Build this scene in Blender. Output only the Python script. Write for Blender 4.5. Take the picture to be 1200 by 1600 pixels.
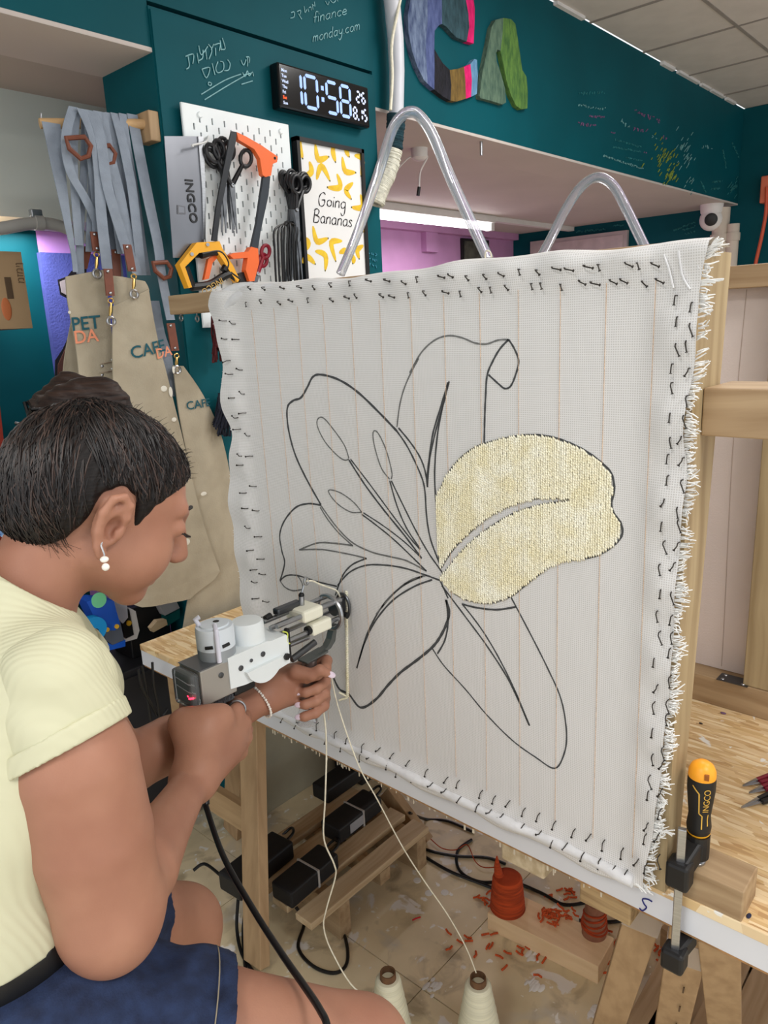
import bpy, bmesh, math, random
import numpy as np
from mathutils import Vector, Matrix
random.seed(7); np.random.seed(7)
for o in list(bpy.data.objects): bpy.data.objects.remove(o)
scn = bpy.context.scene
COL = scn.collection

# ------------------------------------------------------------------ camera
FPX = 1160.0
CAM = Vector((0.0, 0.0, 1.555))
RM = Matrix(((0.6639345, 0.21203867, -0.71709872),
             (-0.74643141, 0.13012417, -0.65261616),
             (-0.04506799, 0.9685594, 0.24466625)))
cd = bpy.data.cameras.new('camera'); cam = bpy.data.objects.new('camera', cd); COL.objects.link(cam)
cam.matrix_world = Matrix.Translation(CAM) @ RM.to_4x4()
cd.sensor_fit = 'VERTICAL'; cd.sensor_height = 36.0; cd.sensor_width = 27.0
cd.lens = FPX / 1600 * 36.0; cd.clip_start = 0.02
scn.camera = cam

# ------------------------------------------------------------------ world, lamps, exposure
w = bpy.data.worlds.new('world'); scn.world = w; w.use_nodes = True
w.node_tree.nodes['Background'].inputs[0].default_value = (0.93, 0.97, 1.0, 1)
w.node_tree.nodes['Background'].inputs[1].default_value = 1.10
scn.view_settings.view_transform = 'Standard'; scn.view_settings.look = 'None'
scn.view_settings.exposure = 0.12; scn.view_settings.gamma = 1.0
scn.view_settings.use_curve_mapping = False

def area_lamp(name, loc, size, power, color=(1, .985, .965), rot=(0, 0, 0), sy=None):
    l = bpy.data.lights.new(name, 'AREA'); l.energy = power; l.color = color
    l.shape = 'RECTANGLE'; l.size = size; l.size_y = sy or size
    o = bpy.data.objects.new(name, l); COL.objects.link(o); o.location = loc; o.rotation_euler = rot
    return o
# light given off by the square LED panels of the workshop ceiling
LED_SPOTS = [(-1.17, 0.15), (0.62, -1.05), (2.4, -0.45), (2.4, 0.75)]
for i, (x, y) in enumerate(LED_SPOTS):
    area_lamp('ceiling_panel_lamp', (x, y, 2.80), 0.56, [22, 26, 20, 17][i])
# the fluorescent tube of the back room
area_lamp('tube_lamp', (4.0, 3.07, 2.14), 1.1, 13, (1, .97, 1), sy=0.06)
area_lamp('niche_fill', (1.05, 2.44, 1.90), 0.25, 3.5, (1, .97, 1))  # added fill under the bulkhead, no fixture; brightens blue panel and lilac wall

# ------------------------------------------------------------------ helpers
def ray(px, py):
    return RM @ Vector(((px - 600) / FPX, -(py - 800) / FPX, -1.0))
def at(px, py, ax, val):                      # pixel -> point on an axis plane
    v = ray(px, py); return CAM + v * ((val - CAM[ax]) / v[ax])
def ad(px, py, dep):                          # pixel -> point at a camera depth
    return CAM + ray(px, py) * dep
def onpl(px, py, p0, n):
    v = ray(px, py); n = Vector(n); return CAM + v * ((Vector(p0) - CAM).dot(n) / v.dot(n))
def lin(c):
    r = []
    for x in c[:3]:
        x = x / 255.0; r.append(x / 12.92 if x <= .04045 else ((x + .055) / 1.055) ** 2.4)
    return (r[0], r[1], r[2], 1.0)

MATS = {}
def NN(nt, t, **kw):
    n = nt.nodes.new(t)
    for k, v in kw.items(): setattr(n, k, v)
    return n
def mat(name, rgb, rough=.6, metal=0.0, var=0.12, scale=8.0, bump=0.0, bscale=60.0, stretch=(1, 1, 1),
        emit=0.0, trans=0.0, alpha=1.0, rgb2=None, coat=0.0, spec=.5, world=False, sss=0.0, ior=1.45, lo=.35, hi=.65, detail=3.0):
    if name in MATS: return MATS[name]
    m = bpy.data.materials.new(name); m.use_nodes = True; nt = m.node_tree
    b = nt.nodes['Principled BSDF']; L = nt.links
    b.inputs['Roughness'].default_value = rough; b.inputs['Metallic'].default_value = metal
    b.inputs['Specular IOR Level'].default_value = spec; b.inputs['IOR'].default_value = ior
    b.inputs['Coat Weight'].default_value = coat
    if trans: b.inputs['Transmission Weight'].default_value = trans
    if alpha < 1: b.inputs['Alpha'].default_value = alpha
    if sss:
        b.inputs['Subsurface Weight'].default_value = sss
        b.inputs['Subsurface Radius'].default_value = (.012, .005, .003); b.inputs['Subsurface Scale'].default_value = 1.0
    c = lin(rgb)
    if world:
        tc = NN(nt, 'ShaderNodeNewGeometry').outputs['Position']
    else:
        tc = NN(nt, 'ShaderNodeTexCoord').outputs['Object']
    mp = NN(nt, 'ShaderNodeMapping'); mp.inputs['Scale'].default_value = stretch
    L.new(tc, mp.inputs['Vector'])
    n = NN(nt, 'ShaderNodeTexNoise'); n.inputs['Scale'].default_value = scale; n.inputs['Detail'].default_value = detail
    L.new(mp.outputs[0], n.inputs['Vector'])
    r = NN(nt, 'ShaderNodeValToRGB'); L.new(n.outputs['Fac'], r.inputs[0])
    c2 = lin(rgb2) if rgb2 else tuple([x * (1 - var) for x in c[:3]] + [1])
    c1 = c if rgb2 else tuple([min(1, x * (1 + var * .6)) for x in c[:3]] + [1])
    r.color_ramp.elements[0].color = c2; r.color_ramp.elements[1].color = c1
    r.color_ramp.elements[0].position = lo; r.color_ramp.elements[1].position = hi
    L.new(r.outputs[0], b.inputs['Base Color'])
    if emit:
        b.inputs['Emission Color'].default_value = c; b.inputs['Emission Strength'].default_value = emit
    if bump:
        n2 = NN(nt, 'ShaderNodeTexNoise'); n2.inputs['Scale'].default_value = bscale; n2.inputs['Detail'].default_value = 4
        L.new(mp.outputs[0], n2.inputs['Vector'])
        bp = NN(nt, 'ShaderNodeBump'); bp.inputs['Strength'].default_value = bump; bp.inputs['Distance'].default_value = .004
        L.new(n2.outputs['Fac'], bp.inputs['Height']); L.new(bp.outputs[0], b.inputs['Normal'])
    MATS[name] = m; return m
def wood(name, light, dark, ax, scale=1.0):
    """pine with grain along axis ax"""
    st = [46 * scale] * 3; st[ax] = 1.6 * scale
    m = mat(name, light, rough=.62, rgb2=dark, scale=1.0, stretch=tuple(st), bump=.12, bscale=1.6, lo=.3, hi=.62, detail=5)
    nt = m.node_tree
    mp = [x for x in nt.nodes if x.type == 'MAPPING'][0]
    # large slow distortion so that the grain wanders
    g = NN(nt, 'ShaderNodeTexCoord'); nz = NN(nt, 'ShaderNodeTexNoise'); nz.inputs['Scale'].default_value = 3.0
    nt.links.new(g.outputs['Object'], nz.inputs['Vector'])
    ma = NN(nt, 'ShaderNodeVectorMath', operation='MULTIPLY_ADD')
    nt.links.new(nz.outputs['Color'], ma.inputs[0]); ma.inputs[1].default_value = (.05, .05, .05)
    nt.links.new(g.outputs['Object'], ma.inputs[2]); nt.links.new(ma.outputs[0], mp.inputs['Vector'])
    return m

class MB:
    """collects shapes and links them as ONE mesh object"""
    def __init__(s): s.v = []; s.f = []
    def add(s, vs, fs):
        n = len(s.v); s.v += [Vector(p) for p in vs]; s.f += [tuple(i + n for i in f) for f in fs]; return s
    def hexa(s, p):                        # 8 corners: bottom 4, top 4
        return s.add(p, [(3, 2, 1, 0), (4, 5, 6, 7), (0, 1, 5, 4), (1, 2, 6, 5), (2, 3, 7, 6), (3, 0, 4, 7)])
    def box(s, a, b, bev=0.0):
        (x0, y0, z0), (x1, y1, z1) = a, b
        if x0 > x1: x0, x1 = x1, x0
        if y0 > y1: y0, y1 = y1, y0
        if z0 > z1: z0, z1 = z1, z0
        if bev <= 0:
            return s.hexa([(x0, y0, z0), (x1, y0, z0), (x1, y1, z0), (x0, y1, z0), (x0, y0, z1), (x1, y0, z1), (x1, y1, z1), (x0, y1, z1)])
        bm = bmesh.new(); bmesh.ops.create_cube(bm, size=1)
        for v in bm.verts: v.co = Vector(((x0 + x1) / 2 + v.co.x * (x1 - x0), (y0 + y1) / 2 + v.co.y * (y1 - y0), (z0 + z1) / 2 + v.co.z * (z1 - z0)))
        bmesh.ops.bevel(bm, geom=bm.edges[:], offset=bev, segments=2, affect='EDGES', profile=.5)
        return s.bm(bm)
    def obox(s, c, ux, uy, uz, bev=0.0):      # oriented box: centre and half axes
        c, ux, uy, uz = map(Vector, (c, ux, uy, uz))
        if bev <= 0:
            return s.hexa([c - ux - uy - uz, c + ux - uy - uz, c + ux + uy - uz, c - ux + uy - uz, c - ux - uy + uz, c + ux - uy + uz, c + ux + uy + uz, c - ux + uy + uz])
        lx, ly, lz = ux.length, uy.length, uz.length; t = MB().box((-lx, -ly, -lz), (lx, ly, lz), bev)
        X, Y, Z = ux / lx, uy / ly, uz / lz
        return s.add([c + X * p.x + Y * p.y + Z * p.z for p in t.v], t.f)
    def bar(s, p0, p1, w, h, up=(0, 0, 1), bev=0.0):   # beam from p0 to p1, cross-section w (side) x h (up)
        p0, p1 = Vector(p0), Vector(p1); d = (p1 - p0); n = d.normalized()
        sd = n.cross(Vector(up)).normalized(); u = sd.cross(n)
        return s.obox((p0 + p1) / 2, d / 2, sd * w / 2, u * h / 2, bev)
    def bm(s, bm):
        bm.verts.ensure_lookup_table(); s.add([v.co.copy() for v in bm.verts], [[v.index for v in f.verts] for f in bm.faces]); bm.free(); return s
    def tube(s, pts, r, n=8, closed=False, cap=True, flat=None):
        pts = [Vector(p) for p in pts]; N = len(pts); rr = r if isinstance(r, (list, tuple)) else [r] * N
        tg = []
        for i in range(N):
            a = pts[(i - 1) % N] if (closed or i) else pts[0]; b = pts[(i + 1) % N] if (closed or i < N - 1) else pts[-1]
            t = b - a; tg.append(t.normalized() if t.length > 1e-9 else Vector((0, 0, 1)))
        up = Vector((0, 0, 1)) if abs(tg[0].z) < .9 else Vector((1, 0, 0))
        u = tg[0].cross(up).normalized(); base = len(s.v); vs = []
        for i in range(N):
            u = (u - tg[i] * u.dot(tg[i]))
            u = u.normalized() if u.length > 1e-6 else tg[i].orthogonal().normalized()
            v = tg[i].cross(u)
            for k in range(n):
                a = 2 * math.pi * k / n; vs.append(pts[i] + (u * math.cos(a) + v * math.sin(a)) * rr[i])
        fs = []
        for i in range(N if closed else N - 1):
            j = (i + 1) % N
            for k in range(n): fs.append((i * n + k, i * n + (k + 1) % n, j * n + (k + 1) % n, j * n + k))
        if not closed and cap: fs.append(tuple(range(n))[::-1]); fs.append(tuple((N - 1) * n + k for k in range(n)))
        return s.add(vs, fs)
    def cyl(s, p0, p1, r, r1=None, n=20): return s.tube([p0, p1], [r, r if r1 is None else r1], n)
    def lathe(s, p0, axis, prof, n=28, cap=True):         # prof: list of (dist along axis, radius)
        a = Vector(axis).normalized(); p0 = Vector(p0); u = a.orthogonal().normalized(); v = a.cross(u); vs = []; fs = []
        for (t, r) in prof:
            for k in range(n):
                g = 2 * math.pi * k / n; vs.append(p0 + a * t + (u * math.cos(g) + v * math.sin(g)) * r)
        for i in range(len(prof) - 1):
            for k in range(n): fs.append((i * n + k, i * n + (k + 1) % n, (i + 1) * n + (k + 1) % n, (i + 1) * n + k))
        if cap: fs.append(tuple(range(n))[::-1]); fs.append(tuple((len(prof) - 1) * n + k for k in range(n)))
        return s.add(vs, fs)
    def ball(s, c, r, ax=None, seg=16, ring=10):
        c = Vector(c); R = r if isinstance(r, (tuple, list)) else (r, r, r)
        A = ax or (Vector((1, 0, 0)), Vector((0, 1, 0)), Vector((0, 0, 1))); vs = []; fs = []
        for i in range(ring + 1):
            th = math.pi * i / ring
            for k in range(seg):
                g = 2 * math.pi * k / seg
                vs.append(c + A[0] * (R[0] * math.sin(th) * math.cos(g)) + A[1] * (R[1] * math.sin(th) * math.sin(g)) + A[2] * (R[2] * math.cos(th)))
        for i in range(ring):
            for k in range(seg): fs.append((i * seg + k, (i + 1) * seg + k, (i + 1) * seg + (k + 1) % seg, i * seg + (k + 1) % seg))
        return s.add(vs, fs)
    def prism(s, pts, d):                 # polygon (3D points) extruded by vector d
        pts = [Vector(p) for p in pts]; d = Vector(d); n = len(pts)
        return s.add(pts + [p + d for p in pts], [tuple(range(n))[::-1], tuple(range(n, 2 * n))] + [(i, (i + 1) % n, n + (i + 1) % n, n + i) for i in range(n)])
    def grid(s, P, thick=None, closed_u=False):           # P[i][j] points; optional thickness (vector fn or float along normal -> solid)
        nu, nv = len(P), len(P[0]); vs = [p for row in P for p in row]; fs = []
        for i in range(nu - 1 + (1 if closed_u else 0)):
            i2 = (i + 1) % nu
            for j in range(nv - 1): fs.append((i * nv + j, i2 * nv + j, i2 * nv + j + 1, i * nv + j + 1))
        if thick is None: return s.add(vs, fs)
        d = Vector(thick); n = len(vs); vs2 = vs + [Vector(p) + d for p in vs]
        f2 = fs + [tuple(i + n for i in f[::-1]) for f in fs]
        bd = [i * nv for i in range(nu)] + [(nu - 1) * nv + j for j in range(1, nv)] + [i * nv + nv - 1 for i in range(nu - 2, -1, -1)] + [j for j in range(nv - 2, 0, -1)]
        for a, b in zip(bd, bd[1:] + bd[:1]): f2.append((b, a, a + n, b + n))
        return s.add(vs2, f2)
    def build(s, name, material, parent=None, label=None, cat=None, group=None, kind=None, smooth=False, angle=40):
        P = s.v
        lo = Vector((min(p.x for p in P), min(p.y for p in P), min(p.z for p in P))); hi = Vector((max(p.x for p in P), max(p.y for p in P), max(p.z for p in P)))
        base = Vector(((lo.x + hi.x) / 2, (lo.y + hi.y) / 2, lo.z))
        me = bpy.data.meshes.new(name); me.from_pydata([tuple(p - base) for p in P], [], s.f); me.update()
        bm = bmesh.new(); bm.from_mesh(me); bmesh.ops.recalc_face_normals(bm, faces=bm.faces); bm.to_mesh(me); bm.free()
        mats = material if isinstance(material, (list, tuple)) else [material]
        for m in mats: me.materials.append(m)
        if smooth:
            me.polygons.foreach_set('use_smooth', [True] * len(me.polygons))
            if angle: me.set_sharp_from_angle(angle=math.radians(angle))
        return link(name, me, base, parent, label, cat, group, kind)
WLOC = {}
def link(name, me, base, parent=None, label=None, cat=None, group=None, kind=None):
    o = bpy.data.objects.new(name, me); COL.objects.link(o)
    base = Vector(base); WLOC[o] = base
    if parent is not None: o.parent = parent; o.location = base - WLOC[parent]
    else: o.location = base
    if label: o['label'] = label
    if cat: o['category'] = cat
    if group: o['group'] = group
    if kind: o['kind'] = kind
    return o
def thing(name, loc, label, cat, group=None):
    return link(name, None, loc, None, label, cat, group)
def struct(mb, name, m, parent=None, **k): return mb.build(name, m, parent, kind=None if parent else 'structure', **k)
def dup(o, off, parent=None, label=None):
    c = o.copy(); COL.objects.link(c); off = Vector(off); WLOC[c] = WLOC[o] + off
    c.parent = parent
    c.location = WLOC[c] - (WLOC[parent] if parent else Vector())
    if label: c['label'] = label
    return c
def smooth_path(pts, n=8, closed=False):      # Catmull-Rom
    P = [Vector(p) for p in pts]; N = len(P); out = []
    for i in range(N if closed else N - 1):
        p0 = P[(i - 1) % N] if (closed or i > 0) else P[0]; p1 = P[i]; p2 = P[(i + 1) % N]; p3 = P[(i + 2) % N] if (closed or i < N - 2) else P[-1]
        for k in range(n):
            t = k / n; out.append(.5 * ((2 * p1) + (p2 - p0) * t + (2 * p0 - 5 * p1 + 4 * p2 - p3) * t * t + (3 * p1 - p0 - 3 * p2 + p3) * t ** 3))
    if not closed: out.append(P[-1])
    return out
def text_mb(txt, origin, ux, uy, size, depth=.0008, align='LEFT', bold=0.0):
    cu = bpy.data.curves.new('lettering', 'FONT'); cu.body = txt; cu.size = 1; cu.align_x = align; cu.offset = bold; cu.resolution_u = 3
    ob = bpy.data.objects.new('lettering', cu); COL.objects.link(ob)
    dg = bpy.context.evaluated_depsgraph_get(); me = bpy.data.meshes.new_from_object(ob.evaluated_get(dg))
    o, X, Y = Vector(origin), Vector(ux).normalized() * size, Vector(uy).normalized() * size; nrm = X.cross(Y).normalized() * depth
    mb = MB(); vs = [o + X * v.co.x + Y * v.co.y + nrm for v in me.vertices]; mb.add(vs, [tuple(p.vertices) for p in me.polygons])
    n = len(vs); bot = [p - nrm for p in vs]
    ed = {}
    for p in me.polygons:
        q = list(p.vertices)
        for a, b in zip(q, q[1:] + q[:1]): ed[(a, b)] = 1
    mb.add(bot, []);
    for (a, b) in ed:
        if (b, a) not in ed: mb.f.append((b, a, a + n, b + n))
    bpy.data.objects.remove(ob); bpy.data.meshes.remove(me); bpy.data.curves.remove(cu)
    return mb

# ------------------------------------------------------------------ materials
TEAL = mat('teal_paint', (0, 78, 88), rough=.6, var=.10, scale=3, bump=.05, bscale=90, spec=.2)
LAV = mat('lavender_paint', (190, 140, 184), rough=.6, var=.05)
LAV2 = mat('lilac_paint', (214, 160, 236), rough=.6, var=.04)
WHITE = mat('white_paint', (226, 222, 220), rough=.6, var=.05)
CEILW = mat('ceiling_white', (196, 186, 180), rough=.75, var=.05, scale=2)
PANEL = mat('ceiling_tile', (208, 200, 194), rough=.85, var=.05, bump=.15, bscale=200)
PINE_X = wood('pine_x', (206, 184, 150), (178, 150, 114), 0)
PINE_Y = wood('pine_y', (178, 152, 118), (146, 118, 86), 1)
PINE_Z = wood('pine_z', (176, 156, 120), (146, 124, 90), 2)
BEECH_Z = wood('beech_z', (180, 150, 114), (160, 130, 96), 2)
BEECH_Y = wood('beech_y', (186, 156, 118), (166, 136, 100), 1)
BLACK = mat('black_plastic', (22, 22, 24), rough=.45, var=.1)
RUBBER = mat('black_cable', (16, 16, 18), rough=.38, var=.1)
STEEL = mat('brushed_steel', (176, 178, 182), rough=.3, metal=.95, var=.12, scale=40, stretch=(1, 1, 12))
DSTEEL = mat('dark_steel', (96, 98, 102), rough=.35, metal=.9, var=.15)
WPLAS = mat('white_plastic', (236, 242, 244), rough=.35, var=.03)
CREAMP = mat('cream_plastic', (240, 238, 220), rough=.4, var=.03)
CLEAR = mat('clear_plastic', (246, 248, 252), rough=.1, trans=.9, var=.02, ior=1.22)
YARNW = mat('cream_yarn', (232, 226, 206), rough=.9, var=.12, scale=120)
GOLD = mat('brass_metal', (214, 178, 108), rough=.28, metal=1.0, var=.1)
# ================================================================== THE SETTING
def floor_material():
    m = bpy.data.materials.new('stained_floor'); m.use_nodes = True; nt = m.node_tree; L = nt.links
    b = nt.nodes['Principled BSDF']; b.inputs['Roughness'].default_value = .5
    pos = NN(nt, 'ShaderNodeNewGeometry').outputs['Position']
    def noise(sc, det=3, dist=0.0):
        n = NN(nt, 'ShaderNodeTexNoise'); n.inputs['Scale'].default_value = sc; n.inputs['Detail'].default_value = det
        n.inputs['Distortion'].default_value = dist; L.new(pos, n.inputs['Vector']); return n.outputs['Fac']
    def ramp(src, a, b_):
        r = NN(nt, 'ShaderNodeMapRange'); r.inputs['From Min'].default_value = a; r.inputs['From Max'].default_value = b_
        L.new(src, r.inputs['Value']); return r.outputs[0]
    def mix(fac, c1, c2):
        x = NN(nt, 'ShaderNodeMix', data_type='RGBA'); L.new(fac, x.inputs[0])
        for s, c in ((6, c1), (7, c2)):
            if isinstance(c, tuple): x.inputs[s].default_value = c
            else: L.new(c, x.inputs[s])
        return x.outputs[2]
    c = mix(ramp(noise(5, 5), .35, .65), lin((212, 196, 160)), lin((236, 220, 186)))
    c = mix(ramp(noise(11, 6, .6), .54, .70), c, lin((176, 160, 130)))
    c = mix(ramp(noise(3.1, 4, 1.2), .56, .66), c, lin((204, 196, 180)))
    c = mix(ramp(noise(27, 5, .4), .64, .68), c, lin((240, 237, 230)))
    c = mix(ramp(noise(9, 6, .8), .63, .66), c, lin((232, 228, 222)))
    L.new(c, b.inputs['Base Color'])
    bp = NN(nt, 'ShaderNodeBump'); bp.inputs['Strength'].default_value = .1; bp.inputs['Distance'].default_value = .003
    L.new(noise(40, 4), bp.inputs['Height']); L.new(bp.outputs[0], b.inputs['Normal'])
    return m
FLOORM = floor_material()
GROUT = mat('grout', (168, 154, 126), rough=.9)
flo = struct(MB().box((-2.6, -2.05, -.06), (6.0, 4.2, -.004)), 'floor', GROUT)
t0 = None
for i in range(-6, 8):
    for j in range(-4, 7):
        x, y = 1.1 + .6 * i, .35 + .6 * j
        if t0 is None: t0 = MB().box((x + .0012, y + .0012, -.004), (x + .5988, y + .5988, 0)).build('tile', FLOORM, flo); tx, ty = x, y
        else: dup(t0, (x - tx, y - ty, 0), flo)

# the pier with the clock, the long beam, the openings beside it
struct(MB().box((1.2, 1.806, 0), (2.03, 2.06, 2.35)), 'wall_pier', TEAL)
struct(MB().box((1.203, 1.8, 0), (2.028, 1.806, 2.342)), 'trim_1', TEAL)
struct(MB().box((-2.6, 1.81, 2.362), (5.78, 2.06, 2.853)).box((-2.6, 1.81, 2.256), (1.2, 2.06, 2.362)).box((2.03, 1.81, 2.256), (5.78, 2.06, 2.362)), 'wall_beam', TEAL)
# chipped plaster edge below the beam
random.seed(3)
for nm, xa, xb in (('trim_2', -2.6, 1.2), ('trim_3', 2.03, 5.78)):
    mb = MB(); x = xa; P = []
    while x < xb: P.append((x, 2.2545 + random.uniform(-.002, .0025))); x += random.uniform(.02, .07)
    P.append((xb, 2.2545))
    mb.grid([[Vector((a, 1.808, 2.247)), Vector((a, 1.808, z)), Vector((a, 2.06, z))] for a, z in P])
    mb.box((xa, 1.8085, 2.246), (xb, 2.06, 2.2565)); struct(mb, nm, CEILW)
# suspended ceiling of the workshop: grid bars and loose panels
ceil = struct(MB().box((-2.6, -2.05, 2.875), (5.9, 1.81, 2.90)), 'ceiling', WHITE)
BARM = mat('ceiling_bar', (150, 142, 136), rough=.6)
pb = None; LEDM = mat('led_panel', (255, 252, 246), emit=2.0, var=.01)
LED = [(-.879, .45), (.301, -.75), (2.071, -.15), (2.661, 1.05)]
for i in range(-10, 4):
    for j in range(-1, 6):
        x0, y1 = 3.546 + .59 * i, 1.35 - .6 * j
        y0 = y1 - .6
        if y1 > 1.81: y1 = 1.81
        c = (x0 + .295, (y0 + y1) / 2)
        isled = any(abs(c[0] - a) < .05 and abs(c[1] - b) < .05 for a, b in LED)
        mb = MB().box((x0 + .006, y0 + .006, 2.853 + random.uniform(0, .003)), (x0 + .584, y1 - .006, 2.870))
        mb.build('light_panel' if isled else 'ceiling_panel', LEDM if isled else PANEL, ceil)
for i in range(-10, 5):
    MB().box((3.546 + .59 * i - .008, -2.05, 2.851), (3.546 + .59 * i + .008, 1.81, 2.856)).build('ceiling_bar', BARM, ceil)
for j in range(0, 6):
    MB().box((-2.6, 1.35 - .6 * j - .008, 2.8505), (5.9, 1.35 - .6 * j + .008, 2.8555)).build('ceiling_bar', BARM, ceil)
mb = MB(); x = 2.0
while x < 5.7:                        # broken plaster bead between beam and panels
    l = random.uniform(.06, .4)
    if random.random() < .62: mb.box((x, 1.79, 2.838 + random.uniform(0, .006)), (x + l, 1.812, 2.856))
    x += l + random.uniform(.02, .08)
struct(mb, 'trim_4', WHITE)

# back room seen under the beam
struct(MB().box((1.75, 2.06, 2.246), (5.78, 3.72, 2.32)), 'ceiling_back_room', CEILW)
struct(MB().box((1.75, 3.62, 0), (5.78, 3.72, 2.246)), 'wall_back_room', LAV)
struct(MB().box((5.78, -2.05, 0), (5.9, 3.72, 2.853)), 'wall_right', TEAL)
struct(MB().box((1.70, 2.06, 0), (1.75, 3.72, 2.32)), 'wall_divider', LAV)
struct(MB().box((3.5, 3.55, 2.246 - .05), (5.75, 3.62, 2.246)).box((2.2, 3.585, 2.09), (3.9, 3.62, 2.12)).box((4.52, 3.57, 2.06), (4.66, 3.62, 2.2)), 'trim_5', LAV)
# left room seen behind the aprons
struct(MB().box((-2.6, 2.06, 2.256), (1.70, 2.75, 2.33)), 'ceiling_left_room', mat('left_soffit', (176, 166, 158), rough=.8, var=.05, scale=2))
struct(MB().box((-2.6, 2.35, 1.91), (1.70, 2.60, 2.256)), 'trim_6', mat('pale_bulkhead', (196, 202, 196), rough=.6, var=.06, scale=2))
struct(MB().box((-2.6, 2.60, 0), (1.2, 2.75, 2.33)), 'wall_left_room', TEAL)
struct(MB().box((1.2, 2.60, 0), (1.70, 2.75, 2.33)), 'wall_left_room_side', LAV2)

# fittings of the back room
t = thing('fluorescent_lamp', (4.0, 3.07, 2.15), 'long lit fluorescent tube on the back room ceiling behind the canvas', 'lamp')
MB().box((3.3, 3.03, 2.20), (4.62, 3.11, 2.246), .006).build('housing', WHITE, t)
MB().cyl((3.34, 3.07, 2.175), (4.58, 3.07, 2.175), .024, n=16).build('tube', mat('lit_tube', (255, 250, 255), emit=6.0, var=.01), t, smooth=True)
for x in (3.32, 4.60): MB().box((x - .02, 3.045, 2.15), (x + .02, 3.095, 2.205)).build('socket', WHITE, t)
MB().box((4.62, 3.05, 2.215), (5.78, 3.10, 2.246)).build('ceiling_conduit', WHITE, label='pale flat conduit running on from the fluorescent tube', cat='conduit')
t = thing('whiteboard', at(900, 400, 0, 5.77), 'large pale board with thin frame on the far teal wall', 'whiteboard')
a, b = at(830, 378, 0, 5.76), at(981, 366, 0, 5.76)
MB().box((5.745, b.y, 1.25), (5.778, a.y, a.z)).build('frame', mat('board_frame', (196, 184, 184), rough=.4), t)
MB().box((5.738, b.y + .03, 1.28), (5.745, a.y - .03, a.z - .03)).build('panel', mat('board_white', (205, 190, 190), rough=.25), t)
t = thing('dark_picture', at(745, 420, 1, 3.6), 'small dark picture hanging on the lavender wall', 'picture')
a, b = at(722, 372, 1, 3.6), at(764, 378, 1, 3.6)
MB().box((a.x, 3.598, 1.45), (b.x, 3.618, a.z)).build('frame', BLACK, t)
MB().box((a.x + .02, 3.592, 1.47), (b.x - .02, 3.598, a.z - .02)).build('print', mat('dark_print', (30, 32, 36), rgb2=(96, 96, 84), lo=.3, hi=.8, scale=14), t)
# pipes and security camera beside the far wall
PIPE = mat('pipe_paint', (198, 186, 172), rough=.6, var=.08)
for (xa, xb, ya, r, nm, lb) in ((1128, 1128, 325, .055, 'wall_pipe', 'thick beige pipe beside the security camera'), (1146, 1146, 350, .04, 'wall_pipe', 'thinner beige pipe at the right of the thick one')):
    p = at(xa, ya, 0, 5.6); q = Vector((p.x, p.y, 0)); tt = thing(nm, q, lb, 'pipe')
    MB().cyl(q, (p.x, p.y, p.z), r).build('pipe', PIPE, tt, smooth=True)
    for z in (1.75, 2.0, 1.45): MB().cyl((p.x, p.y, z), (p.x, p.y, z + .05), r * 1.18).build('pipe_joint', PIPE, tt, smooth=True)
p = at(1111, 343, 0, 5.55)
t = thing('security_camera', p, 'white dome security camera under the back room ceiling', 'camera')
MB().lathe((p.x, p.y, 2.246), (0, 0, -1), [(0, .075), (.05, .07), (.09, .05), (.14, .045)]).build('mount', WHITE, t, smooth=True)
MB().ball(p, .075).build('dome', WHITE, t, smooth=True)
d = (CAM - p).normalized(); MB().lathe(p + d * .058, d, [(0, .042), (.02, .04), (.024, .03)]).build('lens', BLACK, t, smooth=True)
# orange flex hanging at the right edge
P = [at(1198, 292, 0, 5.70), at(1197, 330, 0, 5.70), at(1190, 370, 0, 5.70), at(1180, 415, 0, 5.70), at(1172, 470, 0, 5.70)]
MB().tube(smooth_path(P), .012).build('extension_cord', mat('orange_flex', (206, 86, 54), rough=.5), label='orange cord hanging down the far teal wall', cat='cord')
p = at(1200, 300, 0, 5.74)
MB().box((5.70, p.y - .07, p.z - .07), (5.779, p.y + .04, p.z + .10), .008).build('wall_socket', mat('orange_box', (226, 120, 90), rough=.5), label='orange socket box where the orange cord begins', cat='socket')
# ceiling rose with a short cable, hook bolt under the beam
p = at(655, 232, 2, 2.246)
t = thing('ceiling_rose', (p.x, p.y, 2.20), 'round white ceiling rose with a short dangling cable', 'ceiling rose')
MB().lathe((p.x, p.y, 2.246), (0, 0, -1), [(0, .035), (.035, .033), (.045, .02)]).build('cap', WHITE, t, smooth=True)
P = [Vector((p.x + .01, p.y, 2.205)), onpl(668, 245, p, (1, 1, 0)), onpl(657, 268, p, (1, 1, 0)), onpl(655, 292, p, (1, 1, 0))]
MB().tube(smooth_path(P), .0035).build('cable', WHITE, t, smooth=True)
a, b = onpl(655, 292, p, (1, 1, 0)), onpl(653, 306, p, (1, 1, 0)); MB().cyl(a, b, .007).build('connector', BLACK, t, smooth=True)
P = [Vector((p.x - .01, p.y, 2.205)), onpl(640, 246, p, (1, 1, 0)), onpl(618, 268, p, (1, 1, 0)), onpl(606, 285, p, (1, 1, 0))]
MB().tube(smooth_path(P), .003).build('cable', WHITE, t, smooth=True)
p = at(753, 214, 1, 1.84)
t = thing('hook_bolt', p, 'steel bolt hanging from the underside of the teal beam', 'bolt')
q = at(752, 243, 1, 1.84); MB().cyl((q.x, 1.84, q.z), (q.x, 1.84, p.z), .006).build('shank', STEEL, t, smooth=True)
MB().cyl((q.x, 1.84, p.z), (q.x, 1.84, p.z + .022), .014, n=6).build('head', STEEL, t)

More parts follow.
